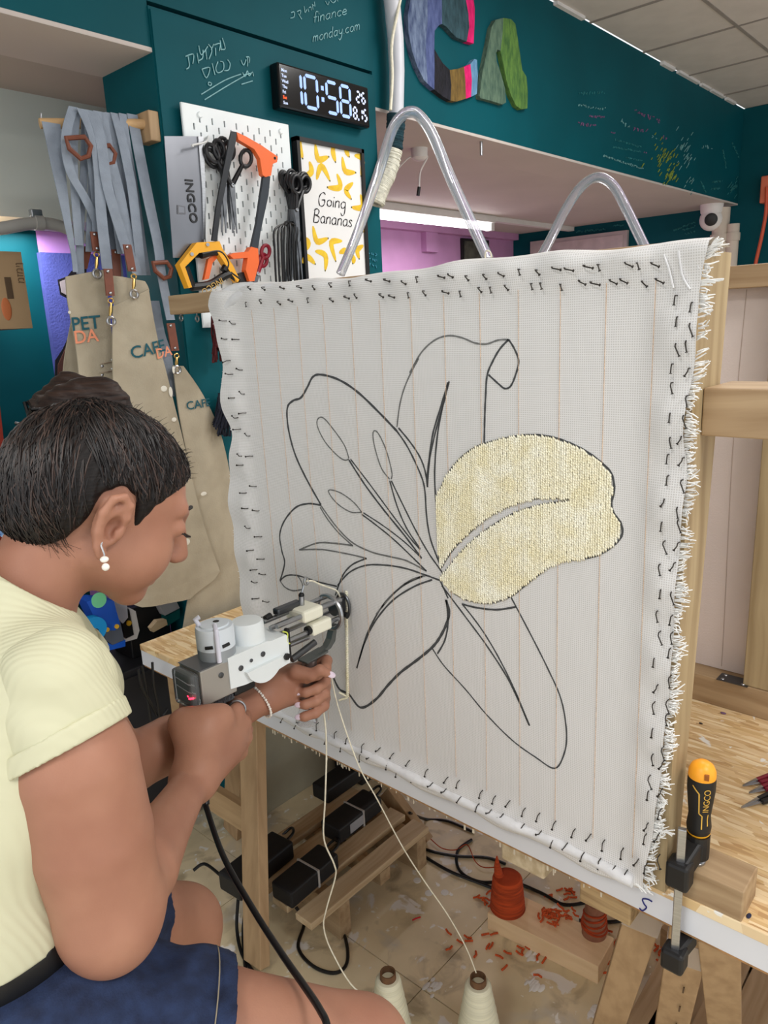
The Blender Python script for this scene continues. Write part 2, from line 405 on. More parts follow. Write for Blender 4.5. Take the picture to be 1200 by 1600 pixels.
# left background: box, panel painting, pipe, red cabinet
t = thing('cardboard_box', at(20, 513, 1, 2.3), 'brown cardboard box with a hand hole at the left edge', 'box')
CARD = mat('cardboard', (178, 148, 112), rough=.8, var=.06, scale=5)
a, b = at(42, 394, 1, 2.3), at(42, 513, 1, 2.3)
x1 = (a.x + b.x) / 2; z0, z1 = b.z, a.z; x0 = x1 - .42
mb = MB().box((x0, 2.3, z0), (x1, 2.58, z1)); mb.build('carton', CARD, t)
p = at(14, 450, 1, 2.3)
MB().box((p.x - .009, 2.2975, p.z - .030), (p.x + .009, 2.301, p.z + .030), .001).build('hand_hole', mat('hole_dark', (92, 72, 52)), t)
p = at(10, 483, 1, 2.3); MB().ball((p.x, 2.2985, p.z), (.014, .002, .032)).build('sticker', mat('orange_sticker', (206, 118, 70)), t, smooth=True)
p = at(28, 415, 1, 2.3); text_mb('מזמין', (p.x + .01, 2.299, p.z - .05), (0, 0, 1), (-1, 0, 0), .028).build('print', mat('box_print', (120, 96, 70)), t)
MB().box((-.4, 2.28, z0 - .02), (x1 - .12, 2.6, z0)).build('wall_shelf', WHITE, label='shelf board carrying the cardboard box', cat='shelf')
p0 = at(75, 600, 1, 2.58)
t = thing('painted_panel', Vector((1.35, 2.58, .9)), 'blue tufted panel with black outlined shapes behind the aprons', 'wall panel')
zt = at(80, 395, 1, 2.58).z
xl, xlb = at(61, 395, 1, 2.58).x, at(100, 640, 1, 2.58).x
BLUEP = mat('blue_pile', (84, 94, 176), rough=.9, var=.18, scale=10, bump=.5, bscale=150)
MB().prism([(xl, 2.598, zt), (1.60, 2.598, zt), (1.60, 2.598, .8), (xlb - .01, 2.598, .8)], (0, -.025, 0)).build('pile', BLUEP, t)
def wpoly(px, y): return [at(x, yy, 1, y) for x, yy in px]
MB().prism(wpoly([(112, 423), (105, 432), (90, 437), (94, 460), (105, 466), (120, 470), (135, 470), (135, 420)], 2.572), (0, .006, 0)).build('outline', mat('black_pile', (18, 16, 24), rough=.95), t)
MB().prism(wpoly([(113, 432), (94, 440), (97, 457), (106, 462), (130, 466), (130, 430)], 2.568), (0, .005, 0)).build('grey_patch', mat('grey_pile', (168, 160, 162), rough=.95), t)
MB().prism(wpoly([(110, 520), (98, 545), (87, 562), (86, 620), (130, 620), (130, 520)], 2.572), (0, .006, 0)).build('outline', MATS['black_pile'], t)
MB().prism(wpoly([(110, 528), (100, 550), (91, 570), (90, 620), (130, 620), (130, 528)], 2.568), (0, .005, 0)).build('brown_patch', mat('brown_pile', (78, 48, 40), rough=.95), t)
t = thing('conduit_pipe', at(60, 350, 1, 2.2), 'grey bent pipe crossing in front of the blue panel', 'pipe')
GP = mat('grey_pipe', (172, 170, 166), rough=.45, var=.05)
P = smooth_path([at(-60, 362, 1, 2.22), at(0, 357, 1, 2.22), at(50, 349, 1, 2.22), at(85, 351, 1, 2.22), at(115, 362, 1, 2.22), at(150, 380, 1, 2.22)], 6)
MB().tube(P, .017, 12).build('pipe', GP, t, smooth=True)
p = at(60, 348, 1, 2.22); MB().cyl(p - Vector((.012, 0, 0)), p + Vector((.012, 0, 0)), .021).build('coupling', GP, t, smooth=True)
MB().box((p.x - .02, 2.21, p.z + .012), (p.x + .012, 2.23, p.z + .035), .003).build('clip', STEEL, t)
REDM = mat('red_cloth', (140, 44, 30), rough=.8, var=.2)
a = at(0, 635, 1, 2.3); b = at(15, 770, 1, 2.3)
MB().prism([(a.x - .25, 2.3, a.z + .02), (a.x, 2.3, a.z), (b.x, 2.3, b.z), (b.x + .03, 2.3, .6), (a.x - .25, 2.3, .6)], (0, .2, 0)).build('red_bag', REDM, label='dark red sack at the left edge behind the woman', cat='sack')
# ================================================================== ON THE TEAL PIER AND BEAM
def ribbon_px(px, y, wpx, th=.002, mb=None, dirv=(1, 0, 0)):
    """flat band through pixels on the plane Y=y (y may be a list); wpx = width in metres"""
    mb = mb or MB(); N = len(px); ys = y if isinstance(y, (list, tuple)) else [y] * N; ws = wpx if isinstance(wpx, (list, tuple)) else [wpx] * N
    P = smooth_path([at(a, b, 1, yy) for (a, b), yy in zip(px, ys)], 6)
    W = [ws[min(N - 1, i // 6)] + (ws[min(N - 1, i // 6 + 1)] - ws[min(N - 1, i // 6)]) * (i % 6) / 6 for i in range(len(P))]
    d = Vector(dirv)
    mb.grid([[p - d * w_ / 2, p + d * w_ / 2] for p, w_ in zip(P, W)], (0, th, 0)); return mb
def strokes(name, lines, y, r, m, parent, pxf=lambda a, b: (a, b), sm=4):
    mb = MB()
    for ln in lines:
        P = [at(*pxf(a, b), 1, y) for a, b in ln]
        if len(P) > 2 and sm: P = smooth_path(P, sm)
        mb.tube([q - Vector((0, r, 0)) for q in P], r, 5)
    return mb.build(name, m, parent, kind='stuff')
CHALK = mat('chalk_white', (142, 190, 196), rough=.9, var=.2, scale=60)
CH2 = mat('chalk_pink', (128, 88, 130), rough=.9, var=.3, scale=60)
CH3 = mat('chalk_green', (44, 120, 124), rough=.9, var=.3, scale=60)
CH4 = mat('chalk_yellow', (128, 148, 62), rough=.9, var=.3, scale=60)
z1 = lambda a, b: (a / 3, b / 3)
z5 = lambda a, b: (420 + a / 6, b / 6)
heb1 = [[(868, 265), (905, 255), (902, 300)], [(880, 265), (886, 310), (872, 325)], [(922, 250), (930, 298)], [(950, 235), (948, 272), (930, 285)],
        [(930, 215), (942, 258), (972, 218)], [(962, 232), (968, 280)], [(975, 208), (992, 235), (978, 278)], [(1000, 208), (988, 235)],
        [(1002, 212), (1030, 205), (1026, 240)], [(1008, 225), (1010, 262)], [(1030, 190), (1036, 236)], [(1040, 178), (1054, 228), (1032, 232)],
        [(1065, 280), (1077, 300), (1070, 328), (1050, 332)], [(1020, 290), (1010, 320), (1020, 342), (1045, 328), (1046, 295), (1030, 288)],
        [(993, 298), (1006, 352)], [(945, 325), (982, 318), (966, 366), (945, 325)], [(978, 385), (990, 392), (984, 402), (974, 395), (978, 385)],
        [(942, 443), (1050, 378), (1128, 348)], [(958, 468), (1060, 405), (1152, 352)],
        [(1128, 282), (1140, 306), (1152, 280), (1146, 296)], [(1160, 272), (1158, 312)], [(1152, 268), (1168, 270), (1166, 296)],
        [(1136, 340), (1146, 360), (1158, 332), (1166, 356), (1182, 338), (1186, 358)], [(1140, 352), (1176, 344)], [(1130, 396), (1182, 380)]]
CW = thing('chalk_writing', at(330, 130, 1, 1.8), 'white handwritten chalk words with a double underline above the pegboard', 'writing')
strokes('letters', heb1, 1.799, .0014, CHALK, CW, z1)
heb2 = [[(205, 120), (236, 114), (233, 160), (200, 172)], [(262, 110), (295, 98), (291, 135)], [(275, 130), (306, 182)], [(328, 60), (336, 118), (352, 92)],
        [(364, 82), (371, 112)], [(374, 74), (392, 68), (396, 98)], [(404, 42), (412, 92)], [(424, 18), (431, 62)], [(404, 42), (424, 58)],
        [(528, 12), (550, 46), (562, 18)], [(574, 4), (600, 28), (626, 6)], [(640, 0), (646, 16)]]
CW2 = thing('chalk_writing', at(520, 50, 1, 1.81), 'white handwritten chalk note on the beam above the digital clock', 'writing')
strokes('letters', heb2, 1.809, .0013, CHALK, CW2, z5)
FONT = {'f': (.6, [[(.6, 1.8), (.35, 2), (.22, 1.6), (.2, 0)], [(0, 1), (.5, 1)]]), 'i': (.35, [[(.1, 1), (.12, 0)], [(.12, 1.4), (.14, 1.5)]]),
        'n': (.8, [[(.05, 1), (.05, 0)], [(.05, .6), (.25, 1), (.5, .95), (.55, .6), (.57, 0)]]),
        'a': (.85, [[(.6, .9), (.3, 1), (.05, .7), (.05, .3), (.25, 0), (.5, .15), (.6, .5)], [(.6, 1), (.6, .2), (.72, 0)]]),
        'c': (.75, [[(.6, .85), (.35, 1), (.05, .7), (.05, .3), (.3, 0), (.6, .15)]]), 'e': (.75, [[(.05, .5), (.55, .55), (.5, .9), (.25, 1), (.05, .6), (.1, .15), (.35, 0), (.62, .15)]]),
        'm': (1.1, [[(.05, 1), (.05, 0)], [(.05, .7), (.2, 1), (.4, .9), (.42, 0)], [(.42, .7), (.6, 1), (.8, .9), (.85, 0)]]),
        'o': (.8, [[(.35, 1), (.08, .75), (.08, .25), (.35, 0), (.62, .3), (.6, .8), (.35, 1)]]), 'd': (.85, [[(.6, .9), (.3, 1), (.05, .7), (.05, .3), (.25, 0), (.5, .15), (.6, .5)], [(.6, 1.9), (.6, .2), (.72, 0)]]),
        'y': (.75, [[(.05, 1), (.1, .4), (.35, .2), (.6, .5)], [(.6, 1), (.55, -.4), (.3, -.95), (.1, -.6)]]), '.': (.4, [[(.15, .0), (.2, .08)]]),
        's': (.65, [[(.5, .85), (.25, 1), (.05, .8), (.45, .3), (.25, 0), (0, .15)]]), 'g': (.8, [[(.6, .9), (.3, 1), (.05, .7), (.05, .3), (.25, 0), (.5, .15), (.6, .5)], [(.6, 1), (.6, -.7), (.3, -1.1), (.1, -.7)]]),
        'G': (1.25, [[(.95, 1.7), (.65, 2), (.25, 1.6), (.1, .8), (.3, 0), (.75, -.05), (.95, .5), (.9, .9)], [(.5, .85), (.95, .9)]]),
        'B': (1.1, [[(.15, 2), (.1, 0)], [(0, 1.7), (.4, 2), (.75, 1.7), (.6, 1.15), (.2, 1.05)], [(.2, 1.05), (.85, .8), (.7, .05), (.05, 0)]]), ' ': (.5, [])}
def write(txt, p0, p1, hpx, up=(0, -1)):      # stroke text from pixel p0 towards p1, x-height hpx pixels
    d = Vector((p1[0] - p0[0], p1[1] - p0[1])).normalized(); u = Vector(up).normalized(); out = []; x = 0.0
    tot = sum(FONT[c][0] for c in txt); sx = math.dist(p0, p1) / tot
    for c in txt:
        wd, ls = FONT[c]
        for l in ls: out.append([(p0[0] + d[0] * (x + a) * sx + u[0] * b * hpx, p0[1] + d[1] * (x + a) * sx + u[1] * b * hpx) for a, b in l])
        x += wd
    return out
strokes('letters', write('finance', (489, 36), (542, 22), 8.5, (.08, -1)) + write('monday.com', (488, 66), (563, 46), 8.5, (.08, -1)), 1.809, .0013, CHALK, CW2)
def scrib(rows, seed=1):
    random.seed(seed); out = []
    for (x0, y0, x1, y1, h) in rows:
        L = math.dist((x0, y0), (x1, y1)); n = max(2, int(L / (h * .8))); ux, uy = (x1 - x0) / L, (y1 - y0) / L
        for i in range(n):
            cx = x0 + ux * L * (i + .1) / n; cy = y0 + uy * L * (i + .1) / n; w_ = L / n * .8
            out.append([(cx + random.uniform(0, w_), cy + random.uniform(-.6, .6) * h + uy * w_ * .5) for _ in range(random.choice((3, 3, 4)))])
    return out
z4 = lambda a, b: (800 + a / 3, b / 3)
def slash(cx, cy, sx, sy, n, seed, sl=1.6):
    random.seed(seed); out = []
    for _ in range(n):
        a, b = cx + random.gauss(0, sx), cy + random.gauss(0, sy); l = random.uniform(6, 20); out.append([(a, b), (a + l / sl, b - l)])
    return out
CW3 = thing('chalk_writing', at(960, 170, 1, 1.81), 'faint coloured chalk notes and a leaf drawing along the beam', 'writing')
strokes('white_letters', scrib([(308, 492, 438, 512, 13), (505, 560, 550, 600, 16), (652, 632, 680, 645, 20), (425, 730, 615, 792, 9), (885, 690, 940, 690, 14)], 2), 1.809, .0022, mat('chalk_dim', (110, 160, 162), rough=.9, var=.3, scale=60), CW3, z4, 0)
strokes('green_letters', scrib([(306, 440, 440, 432, 14), (480, 655, 604, 690, 8), (470, 690, 606, 712, 8), (530, 738, 612, 755, 7)], 3), 1.809, .002, CH3, CW3, z4, 0)
strokes('pink_letters', scrib([(360, 545, 432, 550, 9), (305, 580, 396, 590, 14), (570, 520, 694, 572, 17), (565, 605, 636, 615, 15), (462, 622, 482, 622, 8), (615, 712, 632, 715, 8), (700, 640, 730, 650, 15)], 4), 1.809, .0024, CH2, CW3, z4, 0)
strokes('yellow_leaves', slash(700, 745, 26, 36, 46, 5) + slash(742, 835, 16, 18, 26, 6), 1.809, .003, CH4, CW3, z4, 0)
strokes('white_leaves', slash(810, 725, 22, 45, 34, 7) + slash(830, 850, 14, 25, 8, 8), 1.809, .0026, MATS['chalk_dim'], CW3, z4, 0)
strokes('far_letters', scrib([(935, 855, 985, 850, 8), (930, 885, 975, 885, 8), (985, 700, 1000, 790, 8), (1030, 670, 1060, 740, 10), (1085, 895, 1165, 900, 8), (880, 850, 905, 900, 8)], 9) + slash(1030, 890, 22, 22, 20, 10), 1.809, .0028, CH3, CW3, z4, 0)
CW4 = thing('chalk_writing', at(580, 405, 1, 1.8), 'pale blue chalk scribble at the edge of the pier above the canvas', 'writing')
strokes('letters', scrib([(574, 396, 589, 398, 4), (576, 405, 590, 407, 4), (575, 414, 590, 416, 5)], 12), 1.799, .0018, mat('chalk_blue', (70, 150, 176), rough=.9), CW4, sm=0)
CW5 = thing('chalk_writing', at(900, 350, 0, 5.77), 'tiny faint chalk words above the far whiteboard', 'writing')
mb = MB()
for ln in scrib([(298, 1085, 440, 1075, 10), (475, 1058, 525, 1055, 6), (755, 1080, 860, 1040, 8), (800, 1080, 862, 1060, 8), (810, 1098, 860, 1085, 8)], 13):
    mb.tube([at(*z4(a, b), 0, 5.778) for a, b in ln], .005, 5)
mb.build('letters', CH3, CW5, kind='stuff')

# ---- pegboard with real slots
PB = thing('pegboard', Vector((1.434, 1.79, 1.568)), 'white slotted pegboard hanging on the teal pier', 'pegboard')
X0, X1, Z0, Z1 = 1.253, 1.613, 1.572, 2.132
mb = MB(); yf, yb = 1.778, 1.783
nx, nz = 18, 28
for i in range(nx):
    for j in range(nz):
        a, b = X0 + i * .02, Z0 + j * .02; c, d = a + .02, b + .02
        if i in (0, nx - 1) or j in (0, nz - 1) or (i + j) % 2:
            mb.add([(a, yf, b), (c, yf, b), (c, yf, d), (a, yf, d)], [(0, 1, 2, 3)])
        else:
            p, q, r, s_ = a + .0075, a + .0125, b + .002, b + .018
            v = [(a, yf, b), (c, yf, b), (c, yf, d), (a, yf, d), (p, yf, r), (q, yf, r), (q, yf, s_), (p, yf, s_), (p, yb, r), (q, yb, r), (q, yb, s_), (p, yb, s_)]
            mb.add(v, [(0, 1, 5, 4), (1, 2, 6, 5), (2, 3, 7, 6), (3, 0, 4, 7), (4, 5, 9, 8), (5, 6, 10, 9), (6, 7, 11, 10), (7, 4, 8, 11), (8, 9, 10, 11)])
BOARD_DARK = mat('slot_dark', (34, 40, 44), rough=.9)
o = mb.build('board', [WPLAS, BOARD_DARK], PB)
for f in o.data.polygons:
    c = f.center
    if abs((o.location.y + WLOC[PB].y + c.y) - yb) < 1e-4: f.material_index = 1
rim = MB()
rim.box((X0 - .003, yf + .0005, Z0 - .003), (X0 + .001, yb + .002, Z1 + .003)).box((X1 - .001, yf + .0005, Z0 - .003), (X1 + .003, yb + .002, Z1 + .003)).box((X0, yf + .0005, Z0 - .003), (X1, yb + .002, Z0 + .001)).box((X0, yf + .0005, Z1 - .001), (X1, yb + .002, Z1 + .003))
rim.build('rim', WPLAS, PB)
for x in (X0 + .05, X1 - .03):
    for z in (Z0 + .02, Z1 - .02):
        MB().lathe((x, 1.8, z), (0, -1, 0), [(0, .008), (.024, .008), (.027, .006)]).build('screw', WPLAS, PB, smooth=True)

# ---- digital clock
CK = thing('wall_clock', at(505, 190, 1, 1.79), 'black digital wall clock with glowing white figures', 'clock')
yc = 1.762
def cp(px, py, y=None): return at(px, py, 1, yc if y is None else y)
a, b, c, d = cp(435, 98), cp(577, 135), cp(577, 196), cp(437, 172)
x0_, x1_ = (a.x + d.x) / 2, (b.x + c.x) / 2; zt_, zb_ = (a.z + b.z) / 2, (c.z + d.z) / 2
MB().box((x0_, yc, zb_), (x1_, 1.80, zt_), .006).build('case', mat('clock_black', (14, 14, 17), rough=.16), CK)
GLOW = mat('clock_glow', (150, 180, 240), emit=.55, var=.01)
GLOWS = mat('clock_glow_small', (200, 214, 245), emit=.5, var=.01)
SEG = {'a': ((0, 2), (1, 2)), 'b': ((1, 2), (1, 1)), 'c': ((1, 1), (1, 0)), 'd': ((0, 0), (1, 0)), 'e': ((0, 1), (0, 0)), 'f': ((0, 2), (0, 1)), 'g': ((0, 1), (1, 1))}
DIG = {'1': 'bc', '0': 'abcdef', '5': 'afgcd', '8': 'abcdefg', '2': 'abged', '6': 'afgedc'}
Wc, Hc = x1_ - x0_, zt_ - zb_
def sevenseg(ch, u0, u1, v0, v1, m, tw, nm='figure'):
    mb = MB(); X = lambda u: x0_ + Wc * u; Z = lambda v: zb_ + Hc * v
    for sg in DIG[ch]:
        (ax, ay), (bx, by) = SEG[sg]
        pa = Vector((X(u0 + (u1 - u0) * ax), yc - .0008, Z(v0 + (v1 - v0) * ay / 2))); pb_ = Vector((X(u0 + (u1 - u0) * bx), yc - .0008, Z(v0 + (v1 - v0) * by / 2)))
        dd = (pb_ - pa).normalized(); pa = pa + dd * tw * .30; pb_ = pb_ - dd * tw * .30; s_ = Vector((0, -1, 0)).cross(dd) * tw / 2
        mb.prism([pa, pa + dd * tw / 2 + s_, pb_ - dd * tw / 2 + s_, pb_, pb_ - dd * tw / 2 - s_, pa + dd * tw / 2 - s_], (0, .001, 0))
    return mb.build(nm, m, CK)
tw = .0095
sevenseg('1', .11, .225, .15, .86, GLOW, tw); sevenseg('0', .265, .395, .15, .86, GLOW, tw)
sevenseg('5', .50, .615, .15, .86, GLOW, tw); sevenseg('8', .655, .765, .15, .86, GLOW, tw)
for v in (.36, .62): MB().box((x0_ + Wc * .438, yc - .0018, zb_ + Hc * v), (x0_ + Wc * .465, yc, zb_ + Hc * (v + .1))).build('colon_dot', GLOW, CK)
sevenseg('2', .845, .887, .57, .82, GLOWS, .006); sevenseg('6', .91, .948, .57, .82, GLOWS, .006)
sevenseg('8', .80, .84, .15, .42, GLOWS, .006); sevenseg('1', .87, .905, .15, .42, GLOWS, .006); sevenseg('5', .925, .96, .15, .42, GLOWS, .006)
MB().box((x0_ + Wc * .852, yc - .0018, zb_ + Hc * .12), (x0_ + Wc * .863, yc, zb_ + Hc * .17)).build('colon_dot', GLOWS, CK)
for i, s_ in enumerate(('Mon', 'Tue', 'Wed', 'Thu', 'Fri', 'Sat', 'Sun')):
    text_mb(s_, (x0_ + Wc * .03, yc - .0006, zb_ + Hc * (.80 - i * .118)), (1, 0, 0), (0, 0, 1), Hc * .10, bold=.01).build('weekday', mat('clock_red', (255, 90, 40), emit=.9, var=.01) if s_ == 'Sat' else GLOWS, CK)

# ---- framed banana print
PO = thing('framed_print', Vector((1.81, 1.79, 1.66)), 'black framed print of yellow bananas with brush lettering', 'framed print')
yp = 1.775
a, b = at(463, 208, 1, yp), at(569, 237, 1, yp); xa, xb, zt = a.x, b.x, (a.z + b.z) / 2; zb2 = zt - .45
FRB = mat('frame_black', (26, 24, 26), rough=.5)
for q0, q1 in (((xa, zt - .012), (xb, zt)), ((xa, zb2), (xb, zb2 + .012)), ((xa, zb2), (xa + .012, zt)), ((xb - .012, zb2), (xb, zt))):
    MB().box((q0[0], yp, q0[1]), (q1[0], 1.80, q1[1])).build('frame_bar', FRB, PO)
MB().box((xa + .01, yp + .008, zb2 + .01), (xb - .01, yp + .011, zt - .01)).build('paper', mat('print_paper', (232, 232, 232), rough=.5, var=.02), PO)
z6 = lambda a, b: (400 + a / 5.4545, 200 + b / 5.4545)
BAN = mat('banana_yellow', (236, 200, 44), rough=.6, rgb2=(222, 176, 40), scale=40, lo=.35, hi=.6); BTIP = mat('banana_tip', (92, 88, 44), rough=.7)
bananas = [[(370, 85), (372, 170), (398, 260)], [(505, 135), (530, 270), (620, 245)], [(660, 145), (655, 210), (678, 290)], [(772, 170), (770, 200), (795, 245)],
           [(735, 245), (760, 370), (850, 380)], [(840, 235), (905, 270), (895, 410)], [(455, 285), (470, 370), (412, 412)], [(518, 440), (560, 330), (630, 450)],
           [(690, 390), (715, 500), (610, 505)], [(828, 465), (765, 530), (812, 605)], [(890, 565), (905, 670), (815, 675)], [(485, 835), (520, 970), (615, 940)],
           [(735, 962), (640, 975), (680, 1135)], [(505, 1050), (590, 1090), (590, 1215)], [(395, 1150), (440, 1105), (505, 1160)], [(410, 940), (445, 980), (415, 1045)],
           [(915, 1000), (862, 1040), (880, 1115)], [(710, 1065), (760, 1050), (770, 1075)], [(800, 1085), (830, 1115), (825, 1155)], [(905, 840), (918, 860), (912, 885)]]
for bn in bananas:
    P = smooth_path([at(*z6(*q), 1, yp + .0072) for q in bn], 5); n = len(P); mb = MB(); L = []; R = []
    for i, p in enumerate(P):
        t = (P[min(i + 1, n - 1)] - P[max(i - 1, 0)]).normalized(); s_ = Vector((0, -1, 0)).cross(t); wd = .0115 * (math.sin(math.pi * (i + .35) / (n - .3)) ** .7)
        L.append(p + s_ * wd); R.append(p - s_ * wd * .75)
    mb.grid([[l, r] for l, r in zip(L, R)], (0, .0006, 0)); bo = mb.build('banana', BAN, PO)
    MB().ball(P[-1], (.003, .0007, .003), seg=8, ring=4).build('banana_tip', BTIP, bo)
def brush(lines, y, r0, r1, m, parent, pxf):
    mb = MB()
    for ln in lines:
        P = smooth_path([at(*pxf(a, b), 1, y) for a, b in ln], 4); mb.tube(P, [r0 + (r1 - r0) * abs(math.sin(i * .55)) for i in range(len(P))], 5)
    mb.build('lettering', m, parent)
INK = mat('ink_black', (20, 20, 22), rough=.7)
brush(write('Going', (525, 655), (770, 690), 56, (.1, -1)) + write('Bananas', (485, 800), (825, 845), 58, (.1, -1)), yp + .0070, .0006, .0018, INK, PO, z6)

# ---- wall letters made of tufted pile
z3 = lambda a, b: (580 + a / 3.75, b / 3.75)
def pile(nm, rgb, rgb2): return mat(nm, rgb, rough=.95, rgb2=rgb2, scale=70, bump=1.0, bscale=190, lo=.3, hi=.7, stretch=(1, 1, .35))
def letter_part(poly, m, parent, th=.02):
    MB().prism([at(*z3(a, b), 1, 1.81 - th) for a, b in poly], (0, th, 0)).build('pile_stripe', m, parent)
LC = thing('wall_letter', at(690, 150, 1, 1.80), 'letter C of tufted blue, pink and brown pile on the beam', 'letter')
DEN1, DEN2 = pile('pile_denim', (120, 136, 164), (62, 76, 112)), pile('pile_blue', (92, 104, 152), (60, 72, 116))
BLK, OLV, PNK, SKY, TLP = pile('pile_black', (34, 34, 44), (16, 16, 22)), pile('pile_olive', (126, 100, 50), (92, 72, 36)), pile('pile_pink', (236, 34, 120), (190, 10, 88)), pile('pile_sky', (110, 156, 190), (80, 124, 160)), pile('pile_teal', (58, 88, 98), (34, 58, 66))
for poly, m in (([(255, -100), (230, 0), (215, 90), (220, 200), (240, 300), (270, 390), (310, 470), (330, 490), (325, 380), (320, 250), (330, 130), (330, -190), (290, -150)], DEN1),
                ([(330, -190), (330, 130), (320, 250), (325, 380), (330, 490), (370, 525), (372, 400), (370, 280), (372, 180), (400, 145), (415, 140), (412, -230)], DEN2),
                ([(372, 290), (372, 400), (370, 525), (420, 565), (465, 590), (470, 500), (460, 410), (420, 370), (395, 330)], BLK),
                ([(460, 410), (470, 500), (465, 590), (500, 595), (555, 578), (552, 480), (545, 392), (500, 405)], OLV),
                ([(545, 392), (552, 480), (555, 578), (585, 567), (590, 470), (582, 375)], PNK), ([(582, 375), (590, 470), (585, 567), (620, 550), (625, 440), (620, 350), (605, 345)], SKY),
                ([(412, -230), (415, 140), (440, 155), (470, 190), (500, 220), (560, 243), (575, 160), (570, 80), (555, 0), (555, -190), (500, -225)], TLP),
                ([(555, -190), (555, 0), (570, 80), (575, 160), (560, 243), (600, 255), (605, 150), (607, 50), (600, 0), (590, -130)], PNK)): letter_part(poly, m, LC)
LA = thing('wall_letter', at(790, 165, 1, 1.80), 'letter A without crossbar in tufted green pile on the beam', 'letter')
letter_part([(635, 560), (650, 440), (670, 340), (690, 240), (705, 160), (730, 115), (775, 105), (770, 200), (758, 298), (740, 290), (732, 310), (735, 360), (760, 430), (785, 520), (790, 600), (770, 612), (700, 590), (640, 575)], pile('pile_sage', (100, 124, 104), (62, 88, 76)), LA)
letter_part([(775, 105), (820, 112), (845, 140), (855, 200), (870, 300), (885, 410), (910, 450), (918, 540), (915, 635), (880, 640), (850, 620), (820, 560), (795, 480), (775, 380), (758, 298), (770, 200)], pile('pile_green', (98, 136, 62), (58, 96, 50)), LA)

# ---- white pipe wrapped with yarn at the pier's corner
t = thing('wrapped_pipe', at(605, 310, 1, 1.76), 'white pipe with cord, wrapped in dark and cream yarn', 'pipe')
MB().tube([Vector((at(611, -60, 1, 1.76).x, 1.76, 2.85)), at(611, -60, 1, 1.76), at(612, 0, 1, 1.76), at(618, 60, 1, 1.76), at(620, 110, 1, 1.76), at(619, 200, 1, 1.76)], [.027, .027, .027, .027, .026, .024], 14).build('pipe', mat('pvc_white', (206, 208, 216), rough=.4, var=.06), t, smooth=True)
MB().tube(smooth_path([at(630, -20, 1, 1.733), at(621, 20, 1, 1.733), at(612, 70, 1, 1.733), at(613, 120, 1, 1.733), at(610, 172, 1, 1.733)]), .005).build('cord', YARNW, t, smooth=True)
def wrapping(P, r, mm, nm):
    P = smooth_path([at(*p, 1, 1.76) for p in P], 10)
    for i in range(len(P) - 1):
        pass
    mb = MB()
    for i in range(len(P) - 1):
        d_ = (P[i + 1] - P[i]).normalized(); u = d_.orthogonal().normalized(); v = d_.cross(u); c = P[i]; rr = r * random.uniform(.94, 1.08)
        tilt = d_ * .006
        mb.tube([c + (u * math.cos(k) + v * math.sin(k)) * rr + tilt * math.cos(k) for k in np.linspace(0, 2 * math.pi, 14)[:-1]], .0052, 6, closed=True)
    mb.build(nm, mm, t, smooth=True)
random.seed(5)
wrapping([(619, 180), (618, 200), (615, 232)], .026, mat('teal_yarn', (24, 56, 66), rough=.95, var=.3, scale=90), 'dark_yarn_wrap')
wrapping([(614, 236), (610, 255), (602, 278), (592, 300), (586, 318)], .026, mat('grey_cream_yarn', (206, 204, 190), rough=.95, var=.2, scale=90), 'cream_yarn_wrap')

# ---- saws and scissors on the pegboard
YEL = mat('saw_yellow', (240, 172, 36), rough=.45, var=.05); ORG = mat('saw_orange', (240, 108, 46), rough=.45, var=.06)
z7 = lambda a, b: (250 + a / 5.2174, 190 + b / 5.2174)
def flat(poly, y, th, zf=z7): return MB().prism([at(*zf(a, b), 1, y) for a, b in poly], (0, th, 0))
HS = thing('back_saw', at(300, 440, 1, 1.74), 'steel back saw with yellow and black grip on the pegboard', 'saw')
BLADE = mat('saw_blade', (126, 128, 134), rough=.3, metal=.95, var=.2, scale=5, stretch=(1, 1, .4))
flat([(35, 118), (355, 120), (372, 560), (375, 700), (360, 965), (350, 1110), (108, 1110), (70, 600)], 1.762, .002).build('blade', BLADE, HS)
flat([(312, 120), (355, 120), (372, 560), (372, 960), (356, 960), (345, 560)], 1.758, .010).build('spine', STEEL, HS)
yt = 1.7605
p0 = at(*z7(205, 462), 1, yt)
text_mb('INGCO', p0, (.03, 0, -1), (1, 0, .03), .0175 * 1.9, bold=.02).build('lettering', mat('engraved', (40, 42, 46)), HS)
flat([(140, 680), (205, 690), (210, 755), (142, 752)], yt, .0008).build('stamp_frame', mat('engraved_soft', (110, 112, 118), metal=.4), HS)
flat([(150, 690), (196, 698), (200, 745), (152, 742)], yt - .0005, .0008).build('stamp', BLADE, HS)
flat([(160, 1165), (300, 985), (485, 975), (510, 1035), (600, 1180), (648, 1285), (635, 1310), (590, 1250), (500, 1110), (460, 1050), (320, 1070), (205, 1185), (262, 1350), (235, 1357)], 1.735, .022).build('grip_shell', YEL, HS)
flat([(205, 1185), (320, 1070), (440, 1062), (440, 1040), (495, 1040), (600, 1230), (640, 1300), (560, 1360), (262, 1357)], 1.740, .012)
gp = MB()
for seg in ([(205, 1190), (262, 1350)], [(255, 1350), (400, 1330), (520, 1260), (570, 1240)], [(330, 1085), (470, 1060), (540, 1150), (520, 1220)], [(560, 1230), (640, 1290)]):
    P = smooth_path([at(*z7(a, b), 1, 1.745) for a, b in seg], 5); gp.tube(P, .011, 8)
gp.build('grip', BLACK, HS, smooth=True)
for q in ((390, 1002), (262, 1080)): MB().cyl(at(*z7(*q), 1, 1.736), at(*z7(*q), 1, 1.730), .0045, n=12).build('screw', STEEL, HS)
p0 = at(*z7(500, 1268), 1, 1.733)
text_mb('INGCO', p0, (-1, 0, -.48), (.48, 0, -1), .024).build('lettering', mat('grip_gold', (196, 160, 90)), HS)
